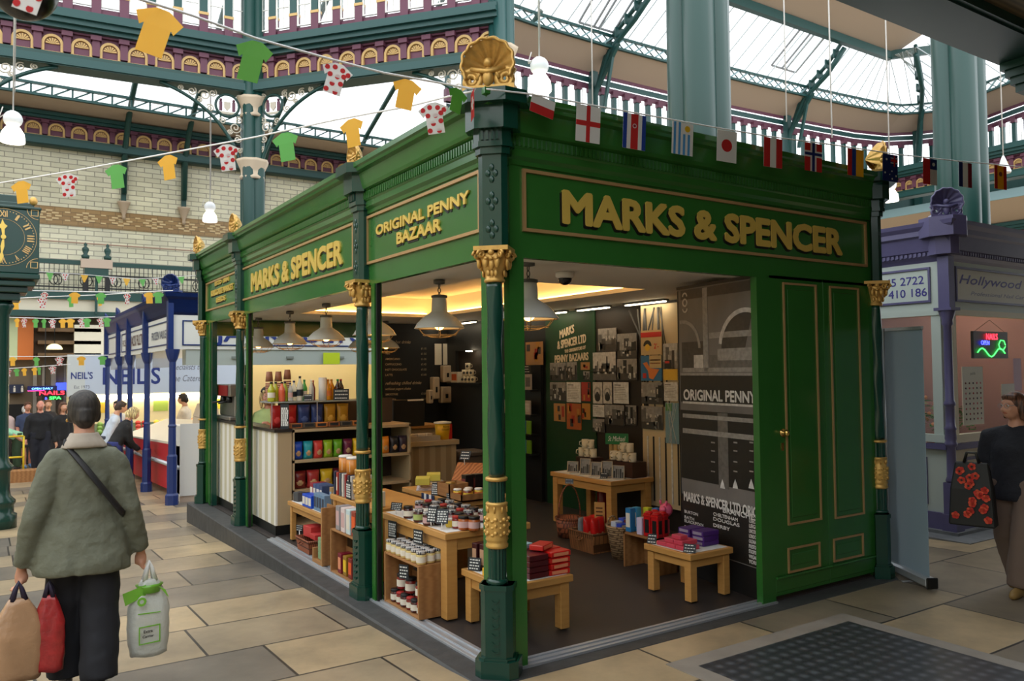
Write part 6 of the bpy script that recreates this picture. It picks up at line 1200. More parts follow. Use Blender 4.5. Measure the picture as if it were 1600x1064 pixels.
t=thing('wicker_basket','tall pale wicker basket full of blue packets beside the low shelf','basket',(2.38,1.66,.003)); MB().lathe([(.105,0),(.15,.27),(.155,.29),(.142,.29),(.1,.02)],WICKP,n=24).build('woven_body',t); MB().lathe([(.15,.275),(.162,.285),(.158,.3),(.142,.292)],WICKP,n=24,cap=False).build('rim',t)
for s in (-1,1): MB().tube([(.05*math.cos(a),s*.15,.29+.06*math.sin(a)) for a in [PI*k/8 for k in range(9)]],.009,WICKP,6).build('handle',t)
for k_,(x,y,c) in enumerate(((2.33,1.62,(40,70,190)),(2.36,1.70,(190,200,220)),(2.44,1.62,(120,20,40)),(2.43,1.70,(50,80,200)))): put(carton(.085,.065,.05,mat(f'bk_pack_{k_}',c,.4),'y',LBL,'sweet_packet','packet'),(2.38+(-.045,-.045,.045,.045)[k_],1.66+(-.04,.035,-.04,.035)[k_],.27+.01*k_),.0,('blue packet at the front of the pale wicker basket','pale packet in the pale wicker basket, nearest the rectangular basket','crimson packet at the back of the pale wicker basket','bright blue packet at the back of the pale wicker basket')[k_],'packets in the pale wicker basket')
t=thing('fire_extinguisher','red fire extinguisher in shade under the photo table','fire extinguisher',(3.3,3.05,.003)); MB().lathe([(.06,0),(.065,.02),(.065,.33),(.03,.39),(.02,.42)],mat('extinguisher_red',(150,16,20),.3),n=16).build('cylinder',t); MB().box((-.05,-.015,.42),(.03,.015,.46),BLACK).build('valve',t)
# photo table
table('oak table of mugs and photo frames before the photo wall',2.85,3.44,2.38,3.42,.56,leg=.08,apron=.08)
zp=.5645
def pframe(w,h):
    t=thing('framed_photo','x','framed photo'); T=Matrix.Rotation(-.12,4,'X'); MB().frame_rect(0,0,w,h,.008,.012,mat('pale_frame',(180,164,140),.4),T@frame((-w/2,0,0),(1,0,0),(0,0,1))).build('frame',t); b=MB().box((-w/2+.008,0,.008),(w/2-.008,.008,h-.008),GREY[3],T)
    for k in range(5): b.box((-w/2+.012+w*.17*k,-.001,.012),(-w/2+.012+w*.17*k+w*.13,.0,h*(.35+.4*rnd.random())),GREY[k%3],T)
    b.build('photo',t); return t
for k_,(x,y,w_,h_) in enumerate(((3.0,3.20,.13,.12),(3.0,2.98,.12,.17),(3.0,2.79,.12,.15),(3.02,2.64,.12,.17),(3.03,2.47,.13,.14))): put(pframe(w_,h_),(x,y,zp),-PI/2+.55,('small pale photo frame at the far end of the photo table','tall photo frame under the mug stack','photo frame in the middle of the photo table','photo frame with diagonal view beside the middle one','wide photo frame at the near corner of the photo table')[k_],'photo frames on the photo table')
for k_ in range(5): t=MB().box((-.05,-.035,0),(.05,.035,.002),LBL).build('postcard',None,(2.905,2.5+.17*k_,zp+.001),-PI/2+.1*k_); tag(t,f'postcard lying along the front edge of the photo table, {ORD[k_]} from the near corner','postcard','postcards on the photo table')
put(carton(.2,.42,.16,mat('mahogany_box',(64,34,24),.4),None,None,'display_step','display step'),(3.27,2.62,zp),0,'dark wooden display step under the mugs at the near end of the photo table'); put(carton(.16,.3,.16,MATS['mahogany_box'],None,None,'display_step','display step'),(3.2,3.15,zp),0,'dark wooden display step under the mugs at the far end of the photo table')
for k_,(x,y,z) in enumerate(((3.22,2.46,.162),(3.22,2.56,.162),(3.22,2.66,.162),(3.22,2.76,.162),(3.22,2.5,.259),(3.22,2.6,.259))): inst(MUG,(x,y,zp+z),PI+rnd.uniform(-.3,.3),f'printed mug on the near display step, {"bottom" if k_<4 else "top"} row, {ORD[k_ if k_<4 else k_-4]} from the mural','mugs on the photo table')
for k_,(x,y,z) in enumerate(((3.18,3.06,.162),(3.18,3.16,.162),(3.18,3.26,.162),(3.18,3.1,.259),(3.18,3.2,.259))): inst(MUG,(x,y,zp+z),PI+rnd.uniform(-.3,.3),f'printed mug on the far display step, {"bottom" if k_<3 else "top"} row, {ORD[k_ if k_<3 else k_-3]} from the mural','mugs on the photo table')
for k_,y in enumerate((2.84,2.92,3.0)): put(carton(.05,.05,.3,mat('kraft_pack',(196,160,100),.6),'x',LBL if k_==0 else None,'gift_box'),(3.40,y,zp),.0,f'upright kraft paper box behind the photo frames, {ORD[k_]} from the mural','kraft boxes on the photo table')
t=thing('shop_sign','small green sign with white script on the photo table','sign',(3.385,2.90,zp+.305)); T=frame((0,0,0),(.55,-.83,0),(0,0,1)); MB().box((-.13,0,-.006),(.13,.12,0),mat('sign_green',(24,120,60),.4),T).build('board',t); MB().text('St Michael',.055,CHW,T@Matrix.Translation((0,.035,.001)),shear=.3,w=.2,off=.01).build('lettering',t)
card('black price card on the mugs at the near step',(3.13,2.55,zp),RV,.08,.05,-.3,lines=2); card('black price card at the photo table front edge',(2.93,2.585,zp+.004),RV,.08,.06,-.4,lines=2)
# ================================================================ people
def skinm(n,c): return mat('skin_'+n,c,.5,var=.05,sc_=20)
def hand(b,w,d,side,curl,s,m,thick=1.):
    """palm, four unequal curling fingers and a thumb leaving the palm's side; w wrist, d pointing direction, side = towards the thumb"""
    d=d.normalized(); side=(side-d*side.dot(d)).normalized(); n=d.cross(side)
    q=s*.95
    b.tube([w-d*.03*q,w,w+d*.035*q,w+d*.075*q],[.024*q,.027*q,.036*q,.034*q],m,10,flat=.6)
    for k,L in enumerate((.068,.078,.073,.058)):
        o=w+d*.072*q+side*(.029-.019*k)*q; a=0; p=[o-d*.02*q,o]; 
        for j in range(3): a+=curl*(.5,.62,.5)[j]; p.append(p[-1]+(d*math.cos(a)+n*math.sin(a))*L*q*(.42,.33,.25)[j])
        b.tube(p,[.0105*q*thick]*2+[.0098*q*thick,.009*q*thick,.0075*q*thick],m,8)
    o=w+d*.022*q+side*.026*q; p=[o-d*.01*q,o,o+(side*.75+d*.65).normalized()*.034*q,o+(side*.6+d*.8).normalized()*.062*q+n*.02*q*curl]
    b.tube(p,[.016*q,.0135*q,.0115*q,.009*q],m,8)
FT_={}
def folds(o,st,sc_):
    if sc_ not in FT_: tx=bpy.data.textures.new('cloth_folds','CLOUDS'); tx.noise_scale=sc_; tx.noise_depth=2; FT_[sc_]=tx
    d=o.modifiers.new('folds','DISPLACE'); d.texture=FT_[sc_]; d.strength=st*2; d.mid_level=.5; d.texture_coords='LOCAL'
def person(label,loc,rz,H=1.65,top=(60,60,60),legs=(40,40,48),hair=(70,56,44),style='short',skin=(214,160,130),pose=None,name='person',coat_len=.46,sleeve='long',shoe=(40,36,34),wide=1.,vox=.02,bare=False,head_yaw=0,group=None,extra=None,half=False):
    P=dict(lean=0,arms={-1:((-.02,.0,-.19),(-.01,.05,-.36)),1:((.02,0,-.19),(.01,.05,-.36))},feet={-1:0,1:0}); P.update(pose or {})
    t=thing(name,label,'person',loc,rz,group); S=skinm(label[:14].replace(' ','_'),skin); idn=label.replace(' ','_')[:26]
    TOP=mat('top_'+idn,top,.8,var=.10,sc_=11,bump=.9 if vox<.018 else 0); LEG=mat('legs_'+idn,legs,.8); HAIR=patterned('hair_'+idn,'noise',[[int(v*.55) for v in hair],hair,[min(255,int(v*1.35)) for v in hair]],(70,70,9),ro=.55,stops=[.35,.5,.66],bump=.5); SHOE=mat('shoes_'+idn,shoe,.5)
    h=H; hipz=.515*h; Lm=Matrix.Rotation(-P['lean'],3,'X')
    def U(x,y,z): v=Vector((x*h,y*h,z*h-hipz)); v=Lm@v; return v+Vector((0,0,hipz))
    def ringU(z,rx,ry,cy=0,n=16): return [U(rx*math.cos(a),cy+ry*math.sin(a),z) for a in [2*PI*k/n for k in range(n)]]
    b=MB(); g=MB(); l=MB(); w=wide
    # head group turned on the neck
    hc=U(0,.018,.927); Hm=Matrix.Translation(hc)@(Matrix.Rotation(-P['lean']*.6,4,'X')@Matrix.Rotation(head_yaw,4,'Z'))@Matrix.Scale(h,4)
    b.ball((0,-.004,.006),(.045,.056,.062),S,20,Hm); b.ball((0,.016,-.032),(.034,.038,.034),S,14,Hm); b.ball((0,.03,-.046),(.02,.02,.014),S,10,Hm)
    b.tube([Hm@Vector((0,.048,.008)),Hm@Vector((0,.06,-.01)),Hm@Vector((0,.062,-.017)),Hm@Vector((0,.05,-.024))],[.006*h,.0085*h,.011*h,.007*h],S,8)
    for s in (-1,1):
        b.ball((s*.046,-.003,-.003),(.006,.012,.018),S,10,Hm); b.ball((s*.022,.044,-.016),(.014,.01,.012),S,8,Hm); b.ball((s*.018,.047,.019),(.014,.008,.006),S,8,Hm)
    b.tube([U(0,-.012,.83),U(0,-.004,.87),Hm@Vector((0,-.012,-.02))],[.036*h*w**.5,.031*h,.036*h],S,12)
    b.loft([ringU(.5,.085*w,.055),ringU(.58,.078*w,.052),ringU(.66,.08*w,.055),ringU(.75,.082*w,.05),ringU(.805,.05,.034),ringU(.835,.033,.03)],S)
    sl={'long':1.,'short':.52}[sleeve]
    for s in (-1,1):
        sh=U(s*.094*w,-.005,.758); e,wr=[(q[0],q[1],q[2]*.91) for q in P['arms'][s]]; el=sh+Lm@Vector((e[0]*h,e[1]*h,e[2]*h)); wv=sh+Lm@Vector((wr[0]*h,wr[1]*h,wr[2]*h)) if not P.get('world') else sh+Vector(wr)*h
        b.tube([U(s*.05*w,0,.765),sh,sh.lerp(el,.5),el,el.lerp(wv,.35),wv],[.027*h,.029*h*w,.027*h*w,.023*h*w,.023*h*w,.0145*h],S,12)
        d=(wv-el).normalized(); hd=P.get('hand',{}).get(s,(d,Vector((0,1,0)),.75)); hand(b,wv,Vector(hd[0]),Vector(hd[1]),hd[2]*(1 if s<0 else -1)*-1,h/1.7*1.05,S)
        if sleeve=='long': g.tube([U(s*.04*w,-.004,.778),U(s*.078*w,-.006,.768),sh.lerp(el,.12),sh.lerp(el,.55),el,el.lerp(wv,.5),wv-d*.012*h],[.040*h*w**.5,.042*h*w**.5,.042*h*w,.04*h*w,.037*h*w,.034*h*w,.031*h],TOP,14)
        else: g.tube([U(s*.04*w,-.002,.778),sh,sh.lerp(el,.45),sh.lerp(el,.8)],[.042*h*w**.5,.042*h*w,.039*h*w,.038*h*w],TOP,14)
    cl=coat_len; fl=P.get('flare',1.)
    g.loft([ringU(cl,.108*w*fl,.078*w**.7*fl,0),ringU(cl+.03,.107*w*fl,.078*w**.7*fl),ringU(.56,.1*w*(1+fl)/2,.074*w**.7),ringU(.64,.094*w,.07*w**.7),ringU(.72,.1*w,.07*w**.6,.002),ringU(.775,.098*w,.056,-.002),ringU(.808,.066*w,.042,-.004),ringU(.832,.04,.034,-.004)],TOP)
    for s in (-1,1):
        fy=P['feet'][s]; hx=s*.05*w; hip=Vector((hx*h,0,.5*h)); an=Vector((s*.045*h,fy*h,.04*h+max(0,-fy)*h*.12)); kn=hip.lerp(an,.5)+Vector((s*.004*h,.018*h+abs(fy)*.05*h,0))
        b.tube([hip,hip.lerp(kn,.5),kn,kn.lerp(an,.35),an,an+Vector((0,0,-.01*h))],[.05*h*w,.043*h*w,.033*h,.034*h,.02*h,.02*h],S,12)
        b.tube([an+Vector((0,-.012*h,-.02*h)),an+Vector((0,.04*h,-.024*h)),an+Vector((0,.085*h,-.03*h))],[.02*h,.022*h,.014*h],S,8,flat=.7)
        end=an+Vector((0,0,.0)) if not bare else kn+Vector((0,0,.02*h)); cw=P.get('cuff',1.)
        if not bare: l.tube([hip+Vector((-s*.01*h,0,.055*h)),hip.lerp(kn,.35),kn,kn.lerp(an,.5),an+Vector((0,-.004,.0))],[v*q for v,q in zip((.064*h*w,.058*h*w,.045*h*w*cw**.5,.041*h*w*cw,.043*h*w*cw),(1,P.get('leg',1.),P.get('leg',1.)*1.1,P.get('leg',1.)*1.1,P.get('leg',1.)))],LEG,14)
        else: l.tube([hip+Vector((-s*.01*h,0,.055*h)),hip.lerp(kn,.35),kn+Vector((0,0,.03*h))],[.062*h*w,.06*h*w,.055*h*w],LEG,14)
        q=MB(); q.tube([an+Vector((0,-.035*h,-.018*h)),an+Vector((0,-.02*h,-.016*h)),an+Vector((0,.03*h,-.018*h)),an+Vector((0,.08*h,-.026*h)),an+Vector((0,.11*h,-.03*h))],[.014*h,.026*h,.029*h,.026*h,.012*h],SHOE,12,flat=.75); 
        if not half: q.build('shoe',t)
    l.loft([[Vector((.098*h*w*math.cos(a),.066*h*w**.7*math.sin(a),z)) for a in [2*PI*k/16 for k in range(16)]] for z in (.455*h,.5*h,.57*h)],LEG)
    body=b.build('body',t,rem=vox*.8,smo=2); gm=g.build('top' if coat_len>.44 else 'coat',t,rem=vox,smo=4); folds(gm,.013 if sleeve=='long' else .007,.11)
    if not half: folds(l.build('trousers' if not bare else 'shorts',t,rem=vox,smo=4),.012,.14)
    # hair
    q=MB()
    if style!='bald':
        q.ball((0,-.012,.016),(.051,.058,.060),HAIR,20,Hm,lo=-.35 if style=='short' else -.8)
        q.ball((0,-.03,.0),(.047,.042,.052),HAIR,16,Hm); 
        if style in('bob','long'):
            for s in (-1,1): q.tube([Hm@Vector((s*.04,-.01,.03)),Hm@Vector((s*.05,-.008,-.02)),Hm@Vector((s*.05,-.004,-.065 if style=='bob' else -.10))],[.018*h,.02*h,.011*h],HAIR,10)
            q.tube([Hm@Vector((0,-.04,.02)),Hm@Vector((0,-.046,-.04)),Hm@Vector((0,-.04,-.075))],[.04*h,.042*h,.025*h],HAIR,12)
        else:
            q.tube([Hm@Vector((0,-.04,.0)),Hm@Vector((0,-.046,-.028)),Hm@Vector((0,-.036,-.048))],[.036*h,.034*h,.022*h],HAIR,12,flat=1)
            for s in (-1,1): q.ball((s*.04,-.016,-.012),(.012,.02,.026),HAIR,10,Hm)
        q.tube([Hm@Vector((x,.034-.018*abs(x/.04)**2,.046)) for x in (-.04,-.02,0,.02,.04)],[.012*h,.015*h,.016*h,.015*h,.012*h],HAIR,10)
        q.build('hair',t,rem=vox*.6,smo=2)
    f=MB(); 
    for s in (-1,1): f.ball((s*.0185,.0485,.004),(.0075,.005,.0045),mat('eye_white',(226,220,214),.3),8,Hm); f.ball((s*.0185,.0525,.004),(.0035,.002,.0038),mat('iris_dark',(40,30,26),.3),8,Hm)
    f.build('eyes',t)
    MB().tube([Hm@Vector((-.016,.045,-.034)),Hm@Vector((-.006,.052,-.032)),Hm@Vector((.006,.052,-.032)),Hm@Vector((.016,.045,-.034))],[.002*h,.0045*h,.0045*h,.002*h],mat('lip_'+idn,[min(255,int(v*k)) for v,k in zip(skin,(.86,.62,.6))],.5),6).build('lips',t)
    if extra: extra(t,U,Hm,h,Lm)
    return t
# ---- woman in the olive jacket, seen from behind
def fg_extra(t,U,Hm,h,Lm):
    ST=mat('black_strap',(26,24,26),.5); p=[]
    for k in range(15):
        a=k/14; x=-.055+.165*a; z=.822-.235*a; y=-.07-.012*math.sin(PI*a)+(.03*(1-a)**4)*1.6
        p.append(U(x,y,z))
    MB().tube([U(-.05,-.02,.835)]+p+[U(.125,-.02,.57)],.011*h,ST,8,flat=.35).build('bag_strap',t)
    CO=mat('taupe_collar',(176,164,150),.8,var=.06,sc_=30); R_=lambda z,rx,ry,cy:[U(rx*math.cos(a),cy+ry*math.sin(a)+.0,z+.012*max(0,math.sin(a))*0) for a in [2*PI*k/24 for k in range(24)]]
    MB().loft([R_(.806,.072,.052,-.010),R_(.826,.062,.053,-.008),R_(.845,.048,.046,-.008),R_(.858,.043,.043,-.007),R_(.858,.036,.036,-.007),R_(.84,.036,.034,-.006)],CO).build('collar',t,rem=.009,smo=3)
    MB().ball((-.05,.004,-.028),(.004,.004,.006),GOLD,8,Hm).build('earring',t)
FP=QD(128,1068,4.42)
wom=person('woman from behind in a grey-green jacket, dark trousers, carrying shopping bags',(FP.x,FP.y,gz(FP.y)+.016),-.03,1.65,top=(104,106,90),legs=(26,27,34),hair=(44,38,34),skin=(206,150,122),wide=.98,vox=.012,coat_len=.395,
 pose=dict(lean=.03,flare=1.42,cuff=1.3,leg=1.08,arms={-1:((-.05,-.015,-.19),(-.085,.04,-.375)),1:((.05,-.015,-.185),(.088,.035,-.36))},feet={-1:.06,1:-.07},hand={-1:((0,.1,-1),(0,1,0),1.0),1:((0,.1,-1),(0,1,0),1.0)}),extra=fg_extra,shoe=(90,86,84))
w0=Vector(wom.location)
def carrier(label,loc,rz,w,d,h,m,m2=None,extra=None,name='carrier_bag',handles=.14,hm=None):
    t=thing(name,label,'bag',loc,rz); n=28; rr=[]; r_=random.Random(int(w*1000+h*77))
    ph=[r_.uniform(0,6) for _ in range(6)]
    for k in range(15):
        z=-h+h*k/14; u=k/14; sx=(.86+.14*min(1,u*4))*(1-.62*max(0,(u-.62)/.38)**1.4); sy=(.9+.1*min(1,u*3))*(1-.72*max(0,(u-.5)/.5)**1.2); ring=[]
        for j in range(n):
            a=2*PI*j/n; c_=math.copysign(abs(math.cos(a))**.6,math.cos(a)); s_=math.copysign(abs(math.sin(a))**.7,math.sin(a)); q=1+.05*math.sin(3*a+ph[0]+u*2)+.04*math.sin(7*a+ph[1]-u*3)*u+.025*math.sin(13*a+ph[2])*u+.02*math.sin(5*u*6+ph[3]+2*a); ring.append((w/2*sx*c_*q,d/2*sy*s_*q,z+.006*math.sin(4*a+ph[4])*(1-u)))
        rr.append(ring)
    MB().loft(rr,m).build('bag_body',t,fix=True); q=MB()
    for s in (-1,1): q.tube([(-w*.13,s*d*.1,-.01),(-w*.06,s*.012,handles*.6),(0,s*.008,handles),(w*.06,s*.012,handles*.6),(w*.13,s*d*.1,-.01)],[.014,.010,.009,.010,.014],hm or m,8,flat=.5)
    q.build('handles',t)
    if extra: extra(t,w,d,h)
    return t
TAN=mat('tan_plastic',(176,138,104),.35,var=.12,sc_=9,bump=.6,coat=.2); REDB=mat('red_plastic',(150,34,36),.3,var=.3,sc_=20,bump=.4,coat=.2); CLRB=mat('cloudy_plastic',(206,208,200),.3,var=.06,sc_=12,bump=.7,alpha=.9); GRB2=mat('lime_plastic',(122,190,60),.3,bump=.4,coat=.2)
lh=w0+Vector((-.30,.045,.66)); 
carrier('crumpled tan plastic carrier bag in the left hand of the jacketed woman',tuple(lh+Vector((-.005,-.10,-.10))),.15,.23,.13,.42,TAN,handles=.085,hm=mat('navy_handle',(40,34,60),.5))
carrier('red shopping bag hanging behind the tan bag',tuple(lh+Vector((.135,-.115,-.10))),-.35,.15,.07,.40,REDB,handles=.07,hm=MATS['navy_handle'])
def grx(t,w,d,h):
    q=MB(); q.loft([[(w*.3*c*k2,d*.42*s*k2,z) for c,s in [(math.cos(2*PI*j/14),math.sin(2*PI*j/14)) for j in range(14)]] for z,k2 in ((-.07,1.0),(-.045,.95),(-.03,1.15))],GRB2); q.add([(-.15,-.03,-.055),(-.03,-.045,-.02),(-.03,-.045,-.08),(-.135,-.03,-.125)],[(0,1,2,3)],GRB2); q.add([(.03,-.06,-.03),(.07,-.07,-.06),(.125,-.075,-.2),(.09,-.07,-.11)],[(0,1,2,3)],GRB2); q.build('green_top',t)
    T=frame((-.02,-d*.5-.004,-h*.82),(1,0,0),(0,0,1)); q=MB().frame_rect(-.055,0,.06,.1,.006,.002,GRB2,T); q.text('Extra',.016,BLACK,T@Matrix.Translation((-.005,.062,.001)),off=.02).text('Carrier',.014,BLACK,T@Matrix.Translation((-.005,.035,.001)),off=.02); q.prism([(-.06,.17),(.06,.165),(.06,.17),(-.06,.177)],.002,GRB2,T); q.ring((-.04,.24),.025,.012,.002,GRB2,T,n=12); q.build('print',t)
rh=w0+Vector((.305,.02,.685)); carrier('cloudy white carrier bag with lime green top in the right hand of the jacketed woman',tuple(rh+Vector((.035,-.02,-.13))),.1,.22,.15,.42,CLRB,extra=grx,handles=.1,hm=CLOTH)
# ---- woman at the right edge
def rw_extra(t,U,Hm,h,Lm):
    q=MB(); GL=mat('spectacle_metal',(150,150,156),.3,me=.6)
    for s in (-1,1): q.tube([Hm@Vector((s*.0195+.0145*math.cos(a),.058,.004+.011*math.sin(a))) for a in [2*PI*k/14 for k in range(14)]],.0012*h,GL,5,closed=True); q.tube([Hm@Vector((s*.034,.056,.006)),Hm@Vector((s*.048,.0,.008))],.0012*h,GL,5)
    q.tube([Hm@Vector((-.006,.06,.006)),Hm@Vector((.006,.06,.006))],.0012*h,GL,5); q.build('spectacles',t)
RP=QD(1596,905,6.05); ang=math.atan2(CAM.y-RP.y,CAM.x-RP.x)-PI/2
rwm=person('woman in navy t-shirt and taupe trousers wearing glasses, at the picture edge',(RP.x,RP.y,G0+.012),ang-.45,1.50,top=(22,24,34),legs=(112,94,84),hair=(92,58,40),style='bob',skin=(204,150,124),wide=1.34,vox=.014,coat_len=.455,sleeve='short',shoe=(150,120,70),head_yaw=-.35,
 pose=dict(lean=.02,flare=1.08,cuff=1.2,arms={-1:((-.035,0,-.19),(-.02,.09,-.33)),1:((.03,.0,-.18),(.07,.10,-.29))},feet={-1:.09,1:-.09},hand={1:((.1,.3,-1),(0,1,0),1.0)}),extra=rw_extra)
POP=mat('black_print_cloth',(24,24,24),.6)
bp=QD(1518,722,6.0); t=thing('shopping_bag','black shopping bag printed with red poppies held by the woman at the edge','bag',(bp.x,bp.y,bp.z),ang-.15)
MB().loft([[(-.155,-.06,-.47),(.155,-.06,-.47),(.155,.06,-.47),(-.155,.06,-.47)],[(-.14,-.05,-.2),(.14,-.05,-.2),(.14,.05,-.2),(-.14,.05,-.2)],[(-.11,-.012,0),(.11,-.012,0),(.11,.012,0),(-.11,.012,0)]],POP,smooth=False).build('bag_body',t,bv=.01)
q=MB(); PR=[mat('poppy_red',(196,40,30),.6),mat('poppy_orange',(222,80,50),.6)]
for s in (1,-1):
    for k in range(20):
        u=rnd.uniform(-.8,.8); z=-.03-.40*((k*.05+rnd.uniform(0,.03))%1); y=(.016+.045*min(1,-z/.2))*1.0+.004; hw=.11+.03*min(1,-z/.2)
        for j in range(5):
            a=2*PI*j/5+k; c=(u*hw+.014*math.cos(a),z+.014*math.sin(a)); q.add([(c[0]+.015*math.cos(e),s*(y+.0002*k),c[1]+.015*math.sin(e)) for e in [2*PI*i/8 for i in range(8)]],[tuple(range(8))],PR[(k+j)%2])
        q.add([(u*hw+.008*math.cos(e),s*(y+.0015),z+.008*math.sin(e)) for e in [2*PI*i/8 for i in range(8)]],[tuple(range(8))],BLACK)
q.build('poppy_print',t); q=MB()
for s in (-1,1): q.tube([(-.05,s*.012,-.005),(-.03,s*.01,.07),(.03,s*.01,.07),(.05,s*.012,-.005)],.009,BLACK,8,flat=.5)
q.build('handles',t)
# ---- people along the aisle and behind counters
def at_g(px,py): 
    p=QZ(px,py,0)
    for _ in range(60): p=QZ(px,py,gz(p.y))
    return p
def face_cam(p): return math.atan2(CAM.y-p.y,CAM.x-p.x)-PI/2
def stand(label,px,py,yaw=0,**k):
    p=at_g(px,py); return person(label,(p.x,p.y,p.z+.016),face_cam(p)+yaw,vox=.022,**k)
stand('bald man in a black zipped jacket walking up the aisle towards us',62,738,.1,H=1.72,top=(24,24,28),legs=(30,32,44),style='bald',skin=(220,150,130),wide=1.3,pose=dict(arms={-1:((-.04,0,-.18),(-.05,.03,-.35)),1:((.04,0,-.18),(.05,.04,-.34))},feet={-1:.05,1:-.04}),coat_len=.45)
stand('man in a navy t-shirt and shorts behind the bald man',42,731,.2,H=1.7,top=(56,66,96),legs=(60,64,76),hair=(90,60,44),skin=(214,150,126),sleeve='short',bare=True,shoe=(120,160,214),wide=1.15,pose=dict(feet={-1:-.04,1:.06}))
stand('person in a pale green top bending over by the yellow crate trolley',27,734,-1.3,H=1.62,top=(150,206,170),legs=(44,66,44),hair=(70,50,40),skin=(206,150,126),sleeve='short',pose=dict(lean=1.15,arms={-1:((-.02,.02,-.19),(0,.06,-.36)),1:((.02,.02,-.19),(0,.06,-.36))}))
stand('person in a pink top standing beside the clock post, seen from behind',3,733,2.9,H=1.68,top=(206,180,176),legs=(70,66,70),hair=(110,90,74),wide=1.2)
stand('white-haired person in purple walking away near the toilets sign',38,726,3.,H=1.6,top=(66,48,96),legs=(50,46,54),hair=(226,222,216),style='short')
stand('woman in a black top hidden behind the olive-jacketed woman',97,740,.4,H=1.66,top=(24,24,26),legs=(40,40,46),hair=(90,60,44),style='long')
stand('person in the aisle with brown hair just behind the bald man',74,730,.1,H=1.75,top=(40,38,42),legs=(50,48,52),hair=(120,80,54))
p=QX(178,700,-.52); person('blonde woman in a black jacket leaning over the red counter',(p.x,p.y,gz(p.y)+.016),-PI/2+.25,1.6,top=(26,26,28),legs=(44,54,120),hair=(206,180,130),style='bob',vox=.022,pose=dict(lean=.5,arms={-1:((-.0,.1,-.15),(.02,.25,-.18)),1:((.0,.1,-.15),(-.02,.25,-.2))}))
person('shopper in a pale blue shirt beyond the blonde woman at the red counter',(-.42,p.y+1.9,gz(p.y+1.9)+.016),-PI/2,1.68,top=(196,206,220),legs=(60,60,70),hair=(60,44,36),vox=.022,pose=dict(lean=.35))
p=QX(291,640,1.42); person('dark-haired man in a cream shirt serving behind the red counter',(p.x,p.y,gz(p.y)+.016),PI-2.2,1.78,top=(226,212,190),legs=(30,30,34),hair=(44,34,28),skin=(214,160,130),sleeve='short',vox=.02,pose=dict(lean=.08,arms={-1:((-.02,.06,-.17),(.06,.22,-.2)),1:((.03,.04,-.18),(.03,.2,-.24))}))
p=QY(176,640,18.2); person('vendor in a white coat behind the fruit at the back stall',(p.x+.1,18.2,gz(18.2)+.016),PI-.3,1.66,top=(226,222,214),legs=(50,50,56),hair=(40,32,28),vox=.022)
person('blonde assistant in a pale green top behind the shop counter',(.60,6.40,.024),PI-.5,1.50,top=(196,220,150),legs=(36,40,70),hair=(206,174,120),style='long',skin=(214,154,130),sleeve='short',vox=.018,half=False,head_yaw=.3,pose=dict(lean=.18,arms={-1:((-.03,.05,-.17),(.06,.13,-.06)),1:((.03,.06,-.17),(-.03,.2,-.2))}),extra=lambda t,U,Hm,h,Lm: MB().ball((0,-.012,.034),(.054,.06,.05),BLACK,18,Hm,lo=.1).build('black_cap',t))
# ================================================================ blue stall behind
BLU=mat('royal_blue_paint',(24,48,110),.35,var=.06); IVO=mat('ivory_board',(226,226,220),.5); NAVY=mat('navy_lettering',(36,56,130),.5)
y0=9.5; BL=8.; BX=4.6; g0=gz(y0)
Bs=thing('market_stall','royal blue market stall with ivory fascia and a red counter down the aisle','market stall',(0,y0,g0)); dz=-g0
def Z(z): return z+dz
b=MB(); sweep(b,[(.0,Z(2.62)),(.03,Z(2.66)),(.05,Z(2.74)),(.09,Z(2.86)),(.13,Z(2.9)),(.14,Z(2.96)),(0,Z(2.97))],0,0,BX,2.7,BLU); sweep(b,[(.0,Z(2.62)),(.03,Z(2.66)),(.05,Z(2.74)),(.09,Z(2.86)),(.13,Z(2.9)),(.14,Z(2.96)),(0,Z(2.97))],0,0,1.95,BL,BLU)
for X_,Y_ in ((BX,2.7),(1.95,BL)): b.quad([(0,0,Z(2.96)),(X_,0,Z(2.96)),(X_,Y_,Z(2.96)),(0,Y_,Z(2.96))],BLU)
b.build('cornice',Bs)
MB().box((0,0,Z(2.08)),(BX,.06,Z(2.63)),IVO).box((0,.06,Z(2.08)),(.06,BL,Z(2.63)),IVO).box((0,BL-.06,Z(2.08)),(1.95,BL,Z(2.63)),IVO).build('fascia',Bs)
b=MB(); BF=frame((0,0,0),(1,0,0),(0,0,1)); BLf=frame((0,0,0),(0,-1,0),(0,0,1))
b.frame_rect(.14,Z(2.14),3.6,Z(2.54),.02,.012,BLU,BF)
for a,c in ((-2.25,-.2),(-4.4,-2.45),(-5.6,-4.6),(-7.8,-5.8)): b.frame_rect(a,Z(2.16),c,Z(2.55),.02,.012,BLU,BLf)
b.build('mouldings',Bs)
q=MB().text('JACK FULTON',.235,NAVY,BF@Matrix.Translation((2.12,Z(2.21),.008)),off=.03,w=3.0); BRN=mat('brown_lettering',(110,80,76),.6); GRL=mat('grey_lettering',(100,104,120),.6)
q.text('JACK FULTON',.2,BRN,BLf@Matrix.Translation((-3.42,Z(2.25),.008)),off=.02,w=1.75).text('FROZEN VALUE',.13,GRL,BLf@Matrix.Translation((-1.2,Z(2.28),.008)),off=.02,w=1.35).text('FROZEN',.13,BRN,BLf@Matrix.Translation((-5.1,Z(2.28),.008)),w=.7); q.build('lettering',Bs)
